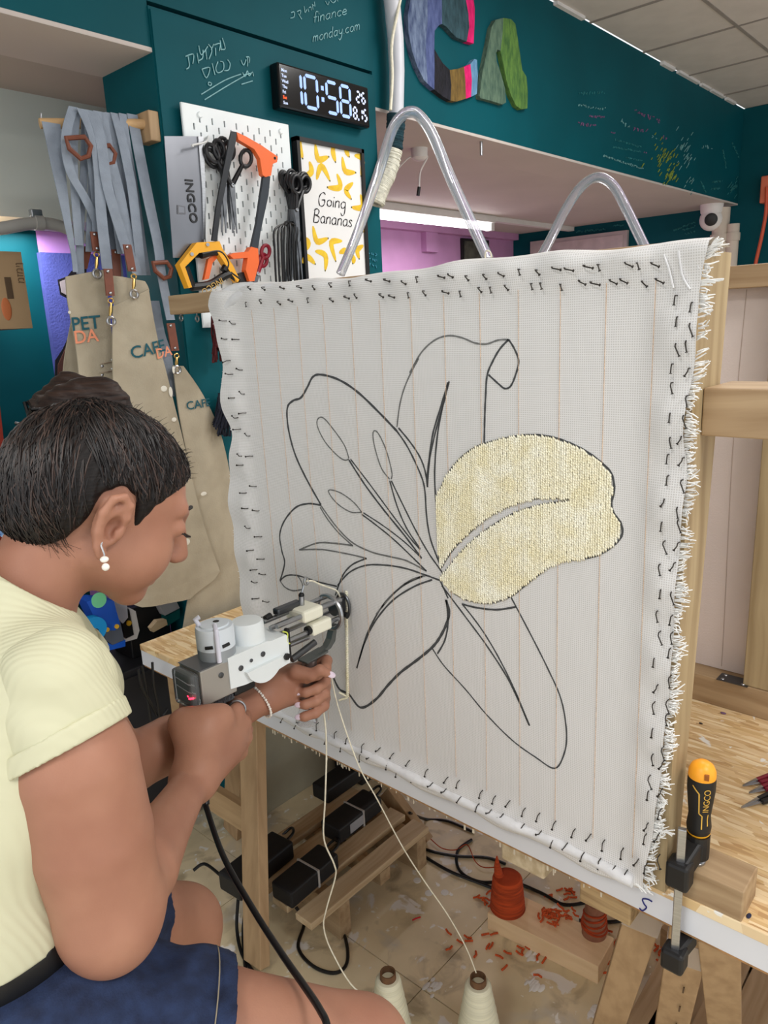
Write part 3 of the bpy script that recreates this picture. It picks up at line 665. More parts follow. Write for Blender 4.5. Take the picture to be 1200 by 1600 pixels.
HK = thing('hacksaw', at(390, 430, 1, 1.74), 'orange hacksaw with dark bar hanging on the pegboard', 'saw')
flat([(625, 85), (700, 120), (830, 195), (960, 285), (955, 330), (920, 345), (905, 440), (860, 452), (835, 430), (815, 300), (770, 225), (640, 148)], 1.73, .016).build('front_arch', ORG, HK)
MB().lathe(at(*z7(938, 298), 1, 1.729), (0, 1, 0), [(0, .004), (.018, .004)], n=10).build('arch_hole', MATS['slot_dark'], HK)
flat([(845, 445), (900, 445), (885, 600), (820, 900), (800, 1040), (745, 1030), (790, 830)], 1.733, .010).build('bar', mat('bar_grey', (52, 58, 66), rough=.4, metal=.3), HK)
flat([(745, 1020), (800, 1035), (808, 1150), (770, 1300), (730, 1300), (700, 1210), (715, 1110), (600, 1118), (570, 1090), (600, 1070), (720, 1060)], 1.728, .02).build('grip', ORG, HK)
flat([(395, 1120), (440, 1090), (480, 1100), (430, 1150), (400, 1280), (360, 1290)], 1.752, .01).build('rear_grip', ORG, HK)
flat([(585, 78), (625, 85), (620, 160), (560, 420), (500, 700), (465, 975), (425, 970), (460, 700), (520, 380), (565, 160)], 1.731, .006).build('blade_bar', mat('blade_dark', (48, 50, 54), rough=.45, metal=.5), HK)
flat([(640, 1240), (720, 1215), (740, 1300), (660, 1330)], 1.74, .018).build('grip_end', BLACK, HK)
SCH = mat('scissor_black', (26, 26, 30), rough=.35); SCB = mat('scissor_blade', (120, 122, 126), rough=.3, metal=.9, var=.3, scale=30)
def scissors(name, label, piv, tip, r1, r2, y, group, handle=SCH, rad=.0175):
    T = thing(name, at(*z7(*tip), 1, y), label, 'scissors', group)
    pv, tp = at(*z7(*piv), 1, y), at(*z7(*tip), 1, y); ax = (tp - pv); n_ = Vector((0, -1, 0)); sd = n_.cross(ax.normalized())
    for k, (rc, s_) in enumerate(((r1, 1), (r2, -1))):
        c = at(*z7(*rc), 1, y + .006 * k)
        tdir = (c - pv).normalized(); v = n_.cross(tdir)
        hb = MB().tube([c + tdir * math.cos(g) * rad * 1.35 + v * math.sin(g) * rad for g in np.linspace(0, 2 * math.pi, 19)[:-1]], .0055, 8, closed=True)
        hb.tube([c - tdir * rad * 1.3, pv], [.006, .0075], 8); hb.build('handle', handle, T, smooth=True)
        e = tp + sd * s_ * .006
        MB().prism([pv + sd * .009, pv - sd * .009, e - sd * .0015, e + sd * .0015], (0, .0025 * (1 if k else -1), 0)).build('blade', SCB, T)
    MB().lathe(pv + n_ * .004, n_, [(0, .006), (.003, .005)], n=12).build('rivet', STEEL, T)
gA = 'black scissors on the pegboard beside the hacksaw blade'

scissors('scissors', 'black scissors with one handle swung out to the right of the hacksaw blade', (585, 520), (610, 910), (700, 300), (430, 260), 1.745, gA)
scissors('scissors', 'black scissors hanging upright directly behind the hacksaw blade', (520, 500), (520, 905), (480, 230), (560, 235), 1.752, gA)
scissors('scissors', 'black scissors with the leftmost handle beside the back saw', (555, 480), (590, 880), (420, 300), (520, 210), 1.759, gA)
scissors('scissors', 'dark red handled scissors below the hacksaw bar', (790, 1240), (740, 1420), (860, 1060), (840, 1130), 1.752, None, mat('scissor_red', (150, 24, 48), rough=.4), .014)
gB = 'black scissors bundled beside the banana print'; lB = 'black handled scissors in the thick bundle before the banana print'
for k in range(6):
    dx = k * 26 - 60
    scissors('scissors', lB, (1085 + dx * .35, 720), (1090 + dx * .8, 1330 - 40 * (k % 2)), (1000 + dx * .8 + 60, 470 + 22 * (k % 3)), (1150 + dx * .5, 480 + 30 * (k % 2)), 1.775 - .011 * k, gB, rad=.016 + .002 * (k % 2))
t = thing('cable_loops', at(455, 440, 1, 1.74), 'loops of thin black cord hanging under the scissors bundle', 'cord')
mb = MB(); random.seed(21)
for k in range(9):
    x0 = 945 + k * 24 + random.uniform(-8, 8)
    mb.tube(smooth_path([at(*z7(1060 + random.uniform(-40, 40), 820), 1, 1.735), at(*z7(x0, 860 + random.uniform(-10, 30)), 1, 1.72), at(*z7(x0 - 5, 1050), 1, 1.722), at(*z7(x0 + 12, 1400), 1, 1.73)], 6), .0032, 6)
mb.build('cord', RUBBER, t, smooth=True)
P = [at(*z7(395, 120), 1, 1.778), at(*z7(385, 155), 1, 1.74), at(*z7(340, 175), 1, 1.735), at(*z7(270, 190), 1, 1.735), at(*z7(268, 206), 1, 1.735)]
MB().tube(smooth_path(P), .0028, 8).build('peg_hook', mat('hook_white', (220, 220, 220), rough=.3), label='white wire hook holding the back saw', cat='hook')
t = thing('yarn_tassel', at(335, 560, 1, 1.75), 'dark maroon yarn tassel peeking out left of the canvas', 'yarn')
mb = MB(); random.seed(22)
for k in range(60):
    a = at(338 + random.uniform(-7, 9), 497 + random.uniform(-4, 4), 1, 1.74); b = at(346 + random.uniform(-14, 8), 545 + random.uniform(-15, 22), 1, 1.74 + random.uniform(-.02, .02))
    mb.tube([a, (a + b) / 2 + Vector((random.uniform(-.01, .01), random.uniform(-.01, .01), 0)), b], .003, 5)
mb.build('strands', mat('maroon_yarn', (74, 20, 24), rough=.95, var=.4, scale=60), t, kind='stuff')

t = thing('yarn_tassel', at(345, 650, 1, 1.77), 'dark navy yarn bundle beside the right apron and canvas edge', 'yarn')
mb = MB(); random.seed(23)
for k in range(50):
    a = at(350 + random.uniform(-10, 8), 618 + random.uniform(-5, 5), 1, 1.768); b = at(350 + random.uniform(-18, 12), 665 + random.uniform(-12, 18), 1, 1.77 + random.uniform(-.01, .01))
    mb.tube([a, (a + b) / 2 + Vector((random.uniform(-.012, .012), random.uniform(-.01, .008), 0)), b], .003, 5)
mb.build('strands', mat('navy_yarn', (22, 26, 40), rough=.95, var=.4, scale=60), t, kind='stuff')
# ---- rod with aprons
RK = thing('coat_peg', Vector((1.17, 1.84, 2.05)), 'beech peg rail fixed to the side of the pier carrying aprons', 'peg')
r0 = Vector((1.175, 1.84, 2.083)); r1 = at(62, 193, 2, 2.062)
MB().obox((1.185, 1.84, 2.075), (.015, 0, 0), (0, .030, 0), (0, 0, .036), .003).build('block', BEECH_Z, RK)
MB().cyl(r0, r1, .0125, .012, 16).build('rod', wood('beech_x', (204, 168, 122), (182, 146, 104), 0), RK, smooth=True)
MB().cyl(at(64, 192, 2, 2.07), at(64, 177, 1, at(64, 192, 2, 2.07).y), .0025).build('hook', STEEL, RK)
STRAP = mat('strap_grey', (136, 146, 160), rough=.75, var=.10, scale=30, bump=.2, bscale=300)
LEA = mat('brown_leather', (118, 66, 48), rough=.5, var=.15, scale=30)
APR = mat('apron_canvas', (176, 166, 146), rough=.85, var=.08, scale=9, bump=.25, bscale=220, rgb2=(150, 140, 120), lo=.2, hi=.6)
PTEAL, PORG, PWH = mat('print_teal', (14, 84, 98), rough=.7), mat('print_orange', (236, 150, 116), rough=.7), mat('paint_splash', (226, 222, 210), rough=.7)
def foldfn(y0, amp, k, ph): return lambda x, z: y0 + amp * math.sin(k * x + ph + 1.5 * math.sin(2.2 * z)) + amp * .4 * math.sin(2.3 * k * x + 3 * z)
def panel(L, R, fold, parent, nm='panel', n=26, m=16, th=.004):
    y0 = fold(1.1, 1.2); PL = smooth_path([at(a, b, 1, y0) for a, b in L], 8); PR = smooth_path([at(a, b, 1, y0) for a, b in R], 8)
    def samp(P, t):
        f = t * (len(P) - 1); i = min(int(f), len(P) - 2); return P[i].lerp(P[i + 1], f - i)
    rows = []
    for i in range(n + 1):
        a, b = samp(PL, i / n), samp(PR, i / n); row = []
        for j in range(m + 1):
            p = a.lerp(b, j / m); p = Vector((p.x, fold(p.x, p.z), p.z)); row.append(p)
        rows.append(row)
    return MB().grid(rows, (0, th, 0)).build(nm, APR, parent, smooth=True, angle=60)
def print_on(mb, fold, parent, nm, m, off=.0035):
    mb.v = [Vector((p.x, fold(p.x, p.z) - off, p.z)) for p in mb.v]; return mb.build(nm, m, parent)
def strap(parent, px, ys, w_=.026, m=STRAP, nm='strap'): return ribbon_px(px, ys, w_, .002).build(nm, m, parent, smooth=True)
def tab(parent, a, b, y, w_=.022):
    o_ = ribbon_px([a, ((a[0] + b[0]) / 2, (a[1] + b[1]) / 2), b], y, w_, .004).build('leather_tab', LEA, parent)
    for q in (a, b):
        c = at(q[0], q[1] + (4 if q is a else -4), 1, y - .002); MB().ball(c, (.004, .002, .004), seg=8, ring=5).build('stud', STEEL, o_, smooth=True)
def clip(parent, q, y, l=26):
    p = at(q[0], q[1], 1, y); e = at(q[0], q[1] + l, 1, y)
    mb = MB().tube([p + Vector((.007 * math.cos(g), 0, .006 * math.sin(g))) for g in np.linspace(0, 6.28, 11)[:-1]], .002, 6, closed=True)
    mb.tube([p - Vector((0, 0, .006)), (p + e) / 2, e + Vector((0, 0, .012))], [.0035, .005, .003], 8)
    mb.build('snap_clip', GOLD, parent, smooth=True)
    MB().tube([e + Vector((.010 * math.cos(g), -.002, .010 * math.sin(g))) for g in np.linspace(0, 6.28, 15)[:-1]], .0035, 6, closed=True).build('eyelet', STEEL, parent, smooth=True)
gz = lambda *L: [(a / 3, b / 3) for a, b in L]
A1 = thing('apron', at(150, 700, 1, 1.83), 'beige apron printed PET hanging leftmost on the peg rail', 'apron', None)
f1 = foldfn(1.835, .007, 30, .4)
panel([(104, 432), (107, 470), (120, 545), (127, 620), (130, 700), (128, 800), (140, 880)], [(162, 421), (166, 470), (174, 545), (180, 620), (186, 700), (195, 800), (205, 930)], f1, A1)
print_on(text_mb('PET', at(114, 517, 1, 1.83), (1, 0, .06), (.02, 0, 1), .046, bold=.012), f1, A1, 'lettering', PTEAL)
print_on(text_mb('DA', at(118, 537, 1, 1.83), (1, 0, .06), (.02, 0, 1), .044, bold=.012), f1, A1, 'lettering', PORG)
strap(A1, gz((240, 575), (270, 760), (310, 1000), (345, 1190)) + [(118, 425)], [1.86, 1.85, 1.84, 1.84, 1.835], [.045, .035, .02, .012, .012])
strap(A1, gz((345, 500), (310, 640), (330, 800), (400, 930), (460, 1060)) + [(158, 395)], [1.85, 1.83, 1.825, 1.825, 1.83, 1.83], .024)
strap(A1, gz((400, 560), (395, 800), (380, 1000), (375, 1190)) + [(126, 428)], [1.86, 1.85, 1.85, 1.85, 1.845], .02)
tab(A1, (148, 362), (152, 392), 1.822); clip(A1, (151, 398), 1.822, 30)
strap(A1, gz((440, 700), (430, 900), (420, 1180)), [1.845] * 3, .02)
A2 = thing('apron', at(230, 800, 1, 1.80), 'beige apron printed CAFE hanging in the middle of the peg rail', 'apron', None)
f2 = foldfn(1.774, .007, 26, 2.0)
panel([(180, 478), (178, 560), (180, 640), (186, 720), (192, 800), (200, 870), (204, 945)], [(231, 452), (243, 520), (262, 590), (286, 680), (302, 750), (322, 830), (343, 893)], f2, A2)
# rounded hem below
panel([(204, 943), (212, 946), (222, 949)], [(343, 891), (330, 910), (300, 936)], f2, A2, 'hem', 6, 16)
print_on(text_mb('CAFE', at(197, 561, 1, 1.80), (1, 0, .16), (-.1, 0, 1), .043, bold=.012), f2, A2, 'lettering', PTEAL)
print_on(text_mb('DA', at(234, 561, 1, 1.80), (1, 0, .16), (-.1, 0, 1), .036, bold=.012), f2, A2, 'lettering', PORG)
panel([(172, 430), (176, 460), (180, 480)], [(222, 440), (228, 448), (231, 454)], foldfn(1.785, .010, 40, 1), A2, 'bib_fold', 8, 12)
strap(A2, gz((385, 510), (440, 640), (465, 800), (475, 1000)) + [(168, 420)], [1.84, 1.82, 1.815, 1.81, 1.81], .028)
strap(A2, gz((430, 520), (470, 640), (500, 850), (540, 1000), (600, 1190)), [1.84, 1.82, 1.81, 1.805, 1.805], .028)
strap(A2, gz((480, 525), (510, 700), (560, 900), (600, 1100)) + [(215, 430)], [1.85, 1.83, 1.82, 1.815, 1.81], .027)
tab(A2, (169, 420), (173, 462), 1.772); clip(A2, (173, 470), 1.764, 32)
tab(A2, (199, 382), (207, 424), 1.772); clip(A2, (209, 432), 1.764, 28)
tab(A1, (160, 568), (176, 566), 1.824, .016); tab(A1, (160, 582), (176, 580), 1.824, .016)
for q, s_ in (((258, 612), (.006, .014)), ((262, 578), (.004, .010)), ((246, 607), (.010, .008)), ((264, 655), (.008, .006)), ((285, 845), (.012, .010)), ((310, 770), (.010, .006)), ((120, 487), (.004, .004))):
    p = at(*q, 1, 1.8); fo = f2 if q[0] > 180 else f1
    MB().ball((p.x, fo(p.x, p.z) - .002, p.z), (s_[0], .0015, s_[1]), seg=10, ring=6).build('paint_splash', PWH, A2 if q[0] > 180 else A1)
for k_, pts in enumerate((((360, 520), (345, 700), (352, 900), (372, 1150)), ((415, 515), (425, 720), (450, 960), (452, 1180)), ((455, 520), (480, 720), (530, 940), (570, 1190)), ((510, 528), (540, 700), (585, 900), (625, 1180)), ((575, 532), (600, 700), (632, 880), (665, 1120), (690, 1290)))):
    strap(A2 if k_ % 2 else A1, gz(*pts), [1.852 - .006 * (k_ % 3)] + [1.838 - .006 * (k_ % 3)] * (len(pts) - 1), .021)
A3 = thing('apron', at(320, 800, 1, 1.775), 'beige apron hanging by one corner at the right beside the canvas', 'apron', None)
f3 = foldfn(1.789, .004, 34, 0)
panel([(271, 571), (279, 640), (290, 700), (300, 760), (305, 840), (300, 905), (285, 985)], [(287, 572), (318, 622), (342, 672), (358, 735), (366, 800), (378, 870), (392, 950)], f3, A3)
print_on(text_mb('CAFE', at(299, 641, 1, 1.768), (1, 0, .05), (-.05, 0, 1), .032, bold=.012), f3, A3, 'lettering', PTEAL)
strap(A3, gz((620, 535), (660, 750), (700, 950), (742, 1150)) + [(253, 430), (267, 500)], [1.85, 1.82, 1.80, 1.79, 1.782, 1.780], [.030, .030, .03, .028, .026, .026])
strap(A3, gz((540, 530), (570, 640), (600, 780), (622, 900), (645, 1100)) + [(222, 430)], [1.85, 1.83, 1.82, 1.815, 1.81, 1.815], .026)
tab(A3, (267, 505), (274, 548), 1.776, .024); clip(A3, (276, 556), 1.778, 22)
def lring(parent, c, y, s_=1.0):
    mb = MB(); pts = [(-19, -12), (10, -14), (20, 0), (16, 16), (4, 20), (-14, 4)]
    mb.tube([at(c[0] + a * s_, c[1] + b * s_, 1, y) for a, b in pts], .006, 8, closed=True); mb.build('leather_loop', LEA, parent, smooth=False)
lring(A3, (253, 420), 1.774, .75); lring(A1, (122, 228), 1.815)
A4 = thing('apron', at(110, 700, 1, 1.87), 'beige apron tucked behind the PET apron at the far left', 'apron', None)
panel([(118, 470), (108, 530), (98, 590), (92, 650), (88, 800), (92, 900)], [(135, 470), (135, 530), (140, 590), (140, 650), (150, 800), (160, 900)], foldfn(1.875, .008, 35, 1), A4)
strap(A4, gz((455, 530), (490, 760), (512, 960), (545, 1190)) + [(190, 470)], [1.87, 1.865, 1.86, 1.855, 1.85], .026)
tab(A4, (138, 385), (130, 420), 1.86); tab(A4, (181, 390), (184, 440), 1.84)
lring(A4, (162, 240), 1.83, .9)
strap(A4, [(241, 470), (250, 520), (262, 560), (266, 620)], 1.812, .03)
# ================================================================== WORKTABLE
def osb_material():
    m = bpy.data.materials.new('osb_board'); m.use_nodes = True; nt = m.node_tree; L = nt.links
    b = nt.nodes['Principled BSDF']; b.inputs['Roughness'].default_value = .55
    pos = NN(nt, 'ShaderNodeNewGeometry').outputs['Position']; col = None
    for k, (ang, c1, c2, off) in enumerate(((.3, (226, 196, 146), (206, 170, 118), 0), (-.5, (240, 216, 172), (200, 160, 110), 3), (1.2, (232, 202, 154), (186, 146, 98), 7), (.75, (246, 226, 188), (210, 174, 124), 11))):
        mp = NN(nt, 'ShaderNodeMapping'); mp.inputs['Rotation'].default_value = (0, 0, ang); mp.inputs['Location'].default_value = (off, off, 0); mp.inputs['Scale'].default_value = (150, 24, 20)
        L.new(pos, mp.inputs['Vector'])
        v = NN(nt, 'ShaderNodeTexVoronoi'); v.inputs['Scale'].default_value = .9; v.inputs['Randomness'].default_value = 1.0; L.new(mp.outputs[0], v.inputs['Vector'])
        sp = NN(nt, 'ShaderNodeSeparateColor'); L.new(v.outputs['Color'], sp.inputs[0])
        cr = NN(nt, 'ShaderNodeMix', data_type='RGBA'); L.new(sp.outputs[0], cr.inputs[0]); cr.inputs[6].default_value = lin(c1); cr.inputs[7].default_value = lin(c2)
        if col is None: col = cr.outputs[2]
        else:
            gt = NN(nt, 'ShaderNodeMath', operation='GREATER_THAN'); L.new(sp.outputs[1], gt.inputs[0]); gt.inputs[1].default_value = .58
            mx = NN(nt, 'ShaderNodeMix', data_type='RGBA'); L.new(gt.outputs[0], mx.inputs[0]); L.new(col, mx.inputs[6]); L.new(cr.outputs[2], mx.inputs[7]); col = mx.outputs[2]
    n = NN(nt, 'ShaderNodeTexNoise'); n.inputs['Scale'].default_value = 22; n.inputs['Detail'].default_value = 5; n.inputs['Distortion'].default_value = .6; L.new(pos, n.inputs['Vector'])
    r = NN(nt, 'ShaderNodeMapRange'); r.inputs['From Min'].default_value = .655; r.inputs['From Max'].default_value = .68; L.new(n.outputs['Fac'], r.inputs['Value'])
    mx = NN(nt, 'ShaderNodeMix', data_type='RGBA'); L.new(r.outputs[0], mx.inputs[0]); L.new(col, mx.inputs[6]); mx.inputs[7].default_value = lin((240, 238, 232))
    L.new(mx.outputs[2], b.inputs['Base Color'])
    return m
OSB = osb_material()
TZ = .75; TX = .922
WT = thing('worktable', Vector((1.4, .55, .69)), 'long worktable topped with paint spotted particle board and white front edge', 'table')
MB().box((TX, -.75, .733), (1.98, 1.752, TZ), .0015).build('board_top', OSB, WT)
MB().box((TX + .002, -.75, .690), (1.98, 1.752, .733)).build('white_panel', mat('white_laminate', (222, 224, 230), rough=.3, var=.04, scale=4), WT)
mb = MB(); mb.tube(smooth_path([at(a, b, 0, TX + .0015) for a, b in ((1008, 1406), (1000, 1403), (1003, 1411), (1012, 1416), (1008, 1424), (998, 1421))], 5), .0012, 5)
p = MB(); pp = [at(a, b, 0, TX + .001) for a, b in ((1019, 1409), (1012, 1405), (1004, 1405), (1006, 1412), (1010, 1418), (1004, 1423), (999, 1419))]
p.tube(smooth_path(pp, 5), .0011, 5); p.build('pen_mark', mat('ink_blue', (34, 40, 120), rough=.6), WT)
# ragged particles under the white edge
mb = MB(); random.seed(31)
for k in range(90):
    y = random.uniform(.4, 1.5); l = random.uniform(.002, .016); x = TX + random.uniform(.008, .012)
    mb.box((x, y, .684 - l), (x + .0015, y + random.uniform(.001, .004), .685))
mb.build('torn_edge', mat('torn_paper', (216, 206, 186), rough=.9), WT, kind='stuff')
MB().box((TX + .006, -.75, .683), (1.98, 1.752, .690)).build('underside', mat('raw_chipboard', (170, 128, 84), rough=.9, var=.3, scale=60), WT)

# ================================================================== TUFTING FRAME WITH THE CANVAS
TF = thing('tufting_loom', Vector((.93, .78, TZ)), 'wooden tufting frame with white cloth and a drawn lily, one petal tufted cream', 'tufting frame')
XC = .897
yL, yR, zB, zT = 1.215, .335, TZ + .003, 1.625
mb = MB().hexa([(.912, .322, TZ), (.955, .322, TZ), (.955, .360, TZ), (.912, .360, TZ), (.912, .322, 1.622), (1.018, .322, 1.622), (1.018, .360, 1.622), (.912, .360, 1.622)]); mb.build('post', PINE_Z, TF)
MB().box((.912, 1.165, TZ), (.952, 1.205, 1.60)).build('post', PINE_Z, TF)
MB().box((.9125, .362, 1.578), (.948, 1.163, 1.612)).build('rail', PINE_Y, TF)
MB().box((.953, .362, 1.597), (.99, 1.478, 1.637), .002).build('rail', PINE_Y, TF)
MB().box((.9125, .362, TZ + .001), (.948, 1.163, TZ + .045)).build('rail', PINE_Y, TF)
MB().box((.945, -.60, 1.403), (1.045, .3215, 1.462), .002).build('cross_rail', PINE_Y, TF)
MB().box((.945, -.64, TZ), (1.045, -.60, 1.62)).build('post', PINE_Z, TF)
def canvas_material():
    m = bpy.data.materials.new('tufting_cloth'); m.use_nodes = True; nt = m.node_tree; L = nt.links
    b = nt.nodes['Principled BSDF']; b.inputs['Roughness'].default_value = .85
    b.inputs['Sheen Weight'].default_value = .1
    pos = NN(nt, 'ShaderNodeNewGeometry').outputs['Position']; out = []
    for d_ in ('Y', 'Z'):
        wv = NN(nt, 'ShaderNodeTexWave', wave_type='BANDS', bands_direction=d_, wave_profile='SIN'); wv.inputs['Scale'].default_value = 2 * math.pi / .0030 / 20; wv.inputs['Distortion'].default_value = .6; wv.inputs['Detail Scale'].default_value = .4
        L.new(pos, wv.inputs['Vector']); out.append(wv.outputs['Fac'])
    mx = NN(nt, 'ShaderNodeMath', operation='MAXIMUM'); L.new(out[0], mx.inputs[0]); L.new(out[1], mx.inputs[1])
    mr = NN(nt, 'ShaderNodeMapRange'); mr.inputs['From Min'].default_value = .35; mr.inputs['From Max'].default_value = .8; L.new(mx.outputs[0], mr.inputs['Value'])
    c = NN(nt, 'ShaderNodeMix', data_type='RGBA'); L.new(mr.outputs[0], c.inputs[0]); c.inputs[6].default_value = lin((196, 194, 192)); c.inputs[7].default_value = lin((224, 223, 223))
    L.new(c.outputs[2], b.inputs['Base Color'])
    bp = NN(nt, 'ShaderNodeBump'); bp.inputs['Strength'].default_value = .25; bp.inputs['Distance'].default_value = .0006
    L.new(mx.outputs[0], bp.inputs['Height']); L.new(bp.outputs[0], b.inputs['Normal'])
    return m
CLOTH = canvas_material()
Lpx = [(341, 446), (328, 478), (337, 505), (345, 530), (352, 560), (350, 600), (353, 640), (366, 680), (363, 720), (362, 780), (368, 830), (374, 880), (380, 930), (386, 990), (396, 1050), (411, 1118)]
Rpx = [(1112, 385), (1098, 440), (1094, 500), (1090, 560), (1078, 620), (1072, 680), (1076, 740), (1070, 800), (1062, 880), (1056, 960), (1052, 1040), (1044, 1120), (1036, 1200), (1024, 1290), (1008, 1372)]
PL = smooth_path([at(a, b, 0, XC) for a, b in Lpx], 6); PR = smooth_path([at(a, b, 0, XC) for a, b in Rpx], 6)
def yedge(P, z):
    for a, b in zip(P, P[1:]):
        if (a.z - z) * (b.z - z) <= 0 and a.z != b.z: return a.y + (b.y - a.y) * (z - a.z) / (b.z - a.z)
    return P[0].y if z > P[0].z else P[-1].y
def bulge(y, z):
    """offset of the cloth towards the viewer where it runs over the rails"""
    d = 0.0
    for e, w_ in ((zT - z, .045), (z - zB, .05), (yL - .02 - y, .04), (y - yR - .01, .04)):
        t = max(0.0, 1 - max(e, 0) / w_); d = max(d, t * t * (3 - 2 * t))
    return d
rows = []; NZ, NY = 90, 90
rnd = random.Random(4)
for i in range(NZ + 1):
    z = zT - (zT - zB) * i / NZ; a, b = yedge(PL, z), yedge(PR, z); row = []
    for j in range(NY + 1):
        s_ = j / NY; y = a + (b - a) * (s_ ** .9 if False else s_)
        bl = bulge(y, z); x = XC - .007 * bl
        x += .0025 * math.sin(y * 70 + z * 9) * (bl if z > 1.56 else bl * .3) + .003 * math.sin(z * 60 + 1) * bl * (1 if (y > 1.18 or y < .36) else 0)
        zz = z + (.003 * math.sin(y * 13) + .0018 * math.sin(y * 41) + .012 * (1 - s_) * 0 if i == 0 else 0) + (.004 * math.sin(y * 40) if i == NZ else 0)
        row.append(Vector((x, y, zz)))
    rows.append(row)
top = [[Vector((p.x + dx, p.y, p.z + dz)) for p in rows[0]] for dx, dz in ((.075, .002), (.045, .009), (.018, .010), (.004, .006))]
bot = [[Vector((p.x + dx, p.y, p.z + dz)) for p in rows[-1]] for dx, dz in ((.004, -.006), (.012, -.004))]
MB().grid(top + rows + bot).build('cloth', CLOTH, TF, smooth=True, angle=None)
# rolled lower hem
P = [Vector((XC - .004 + .002 * math.sin(y * 30), y, zB + .010 + .002 * math.sin(y * 17))) for y in np.linspace(1.185, .36, 60)]
MB().tube(P, [.0088 + .0012 * math.sin(i * .9) for i in range(60)], 12).build('rolled_hem', mat('hem_cloth', (220, 220, 222), rough=.55, var=.05, scale=60, bump=.2, bscale=200), TF, smooth=True)
# bunched corner at the upper left, folds at the upper right
MB().tube(smooth_path([at(a, b, 0, XC + .004) for a, b in ((450, 447), (410, 452), (378, 462), (358, 478), (350, 500), (352, 530))], 6), [.006 + .006 * math.sin(math.pi * i / 30) for i in range(31)], 12).tube(smooth_path([at(a, b, 0, XC + .006) for a, b in ((400, 446), (372, 450), (350, 462), (340, 480), (343, 510))], 6), [.005 + .006 * math.sin(math.pi * i / 24) for i in range(25)], 12).build('corner_fold', MATS['hem_cloth'], TF, smooth=True)
mb = MB()
for px in ([(1037, 398), (1045, 420), (1052, 450)], [(1060, 392), (1066, 430), (1078, 452)], [(1085, 390), (1092, 420)]):
    mb.tube(smooth_path([at(a, b, 0, XC - .0075) for a, b in px], 5), .0013, 6)
mb.build('corner_crease', MATS['hem_cloth'], TF, smooth=True)
# woven guide threads
GT = mat('guide_thread', (214, 186, 160), rough=.9, var=.3, scale=400)
for k in range(13):
    y = 1.118 - .0628 * k; 
    P = [Vector((XC - .0006 - .007 * bulge(y, z), y + .003 * math.sin((z - 1.2) * 5) * (1 if k < 4 else .3), z)) for z in np.linspace(1.592, .80, 24)]
    MB().tube(P, .00045, 4).build('guide_thread', GT, TF)
# the drawn lily: one ribbon for each stroke of the marker
def line(px, r=.0016, col='marker_dark', y=None):
    P = smooth_path([at(a, b, 0, XC - .0007) for a, b in px], 6); mb = MB(); Ls = []
    for i, p in enumerate(P):
        t = (P[min(i + 1, len(P) - 1)] - P[max(i - 1, 0)]); t = t.normalized() if t.length > 1e-9 else Vector((0, 0, 1)); s_ = Vector((-1, 0, 0)).cross(t) * r * (1 + .12 * math.sin(i * 1.7)); Ls.append([p + s_, p - s_])
    mb.grid(Ls, (.0005, 0, 0)); return mb.build('drawn_line', MATS[col], TF)
mat('marker_dark', (72, 74, 76), rough=.8, var=.35, scale=500); mat('marker_grey', (116, 117, 116), rough=.8, var=.35, scale=500)
za = lambda *L: [(420 + a / 4, 560 + b / 4) for a, b in L]; zb_ = lambda *L: [(520 + a / 3, 860 + b / 3) for a, b in L]; zc = lambda *L: [(640 + a / 3.333, 500 + b / 3.333) for a, b in L]
line(za((800, 455), (700, 350), (560, 215), (440, 135), (330, 102), (275, 115), (240, 180), (200, 245), (150, 265), (115, 310), (120, 430), (160, 590), (230, 745), (325, 915)), .0019)
line(za((325, 920), (420, 1050), (520, 1150), (640, 1210), (760, 1240), (860, 1265), (985, 1330)), .0014, 'marker_grey')
line(za((320, 930), (370, 1010), (440, 1095), (525, 1172)), .0013, 'marker_grey')
line(za((810, 435), (880, 520), (940, 610), (975, 700), (992, 805)), .0014); line(za((800, 455), (870, 560), (950, 730), (975, 830), (985, 980), (1010, 1130), (1070, 1290)), .0014)
line(za((1120, 150), (1075, 300), (1025, 470), (1000, 640), (988, 750)), .0014); line(zc((200, 325), (150, 560), (130, 790), (140, 1000), (150, 1200), (162, 1290)), .0014); line(zc((205, 320), (175, 440), (140, 560), (105, 720), (92, 870)), .0013)
line(za((935, 0), (860, 150), (820, 280), (800, 430)), .0012, 'marker_grey')
line(zc((0, 275), (60, 170), (130, 105), (200, 82), (270, 92), (340, 120), (400, 125), (460, 105), (515, 102)), .0012, 'marker_grey')
line(zc((515, 102), (545, 150), (567, 215), (550, 290), (525, 345), (495, 357), (465, 335), (410, 285)), .0013); line(zc((515, 102), (470, 150), (430, 220), (403, 290), (395, 400), (390, 520), (388, 640)), .0014)
line(za((500, 625), (470, 540), (400, 440), (340, 372), (305, 380), (305, 430), (350, 520), (420, 600), (470, 635), (500, 630)), .0011, 'marker_grey')
line(za((755, 755), (705, 690), (665, 570), (650, 480), (662, 452), (690, 480), (735, 580), (768, 710), (765, 755)), .0011, 'marker_grey')
line(za((580, 962), (530, 900), (450, 842), (380, 822), (380, 850), (430, 910), (510, 960), (580, 962)), .0011, 'marker_grey')
line(za((500, 635), (600, 790), (720, 950), (850, 1110), (955, 1250))); line(za((510, 630), (640, 800), (780, 990), (880, 1120), (945, 1195)), .0012)
line(za((755, 765), (800, 920), (860, 1060), (945, 1190)), .0013); line(za((765, 765), (830, 900), (920, 1080), (1000, 1220), (1085, 1340)), .0013)
line(za((580, 975), (680, 1050), (800, 1150), (985, 1330)), .0013); line(za((590, 965), (720, 1050), (850, 1150), (955, 1250)), .0011)
line(za((325, 918), (250, 908), (170, 930), (100, 1010), (68, 1100), (80, 1200), (98, 1280), (70, 1390)), .0016)
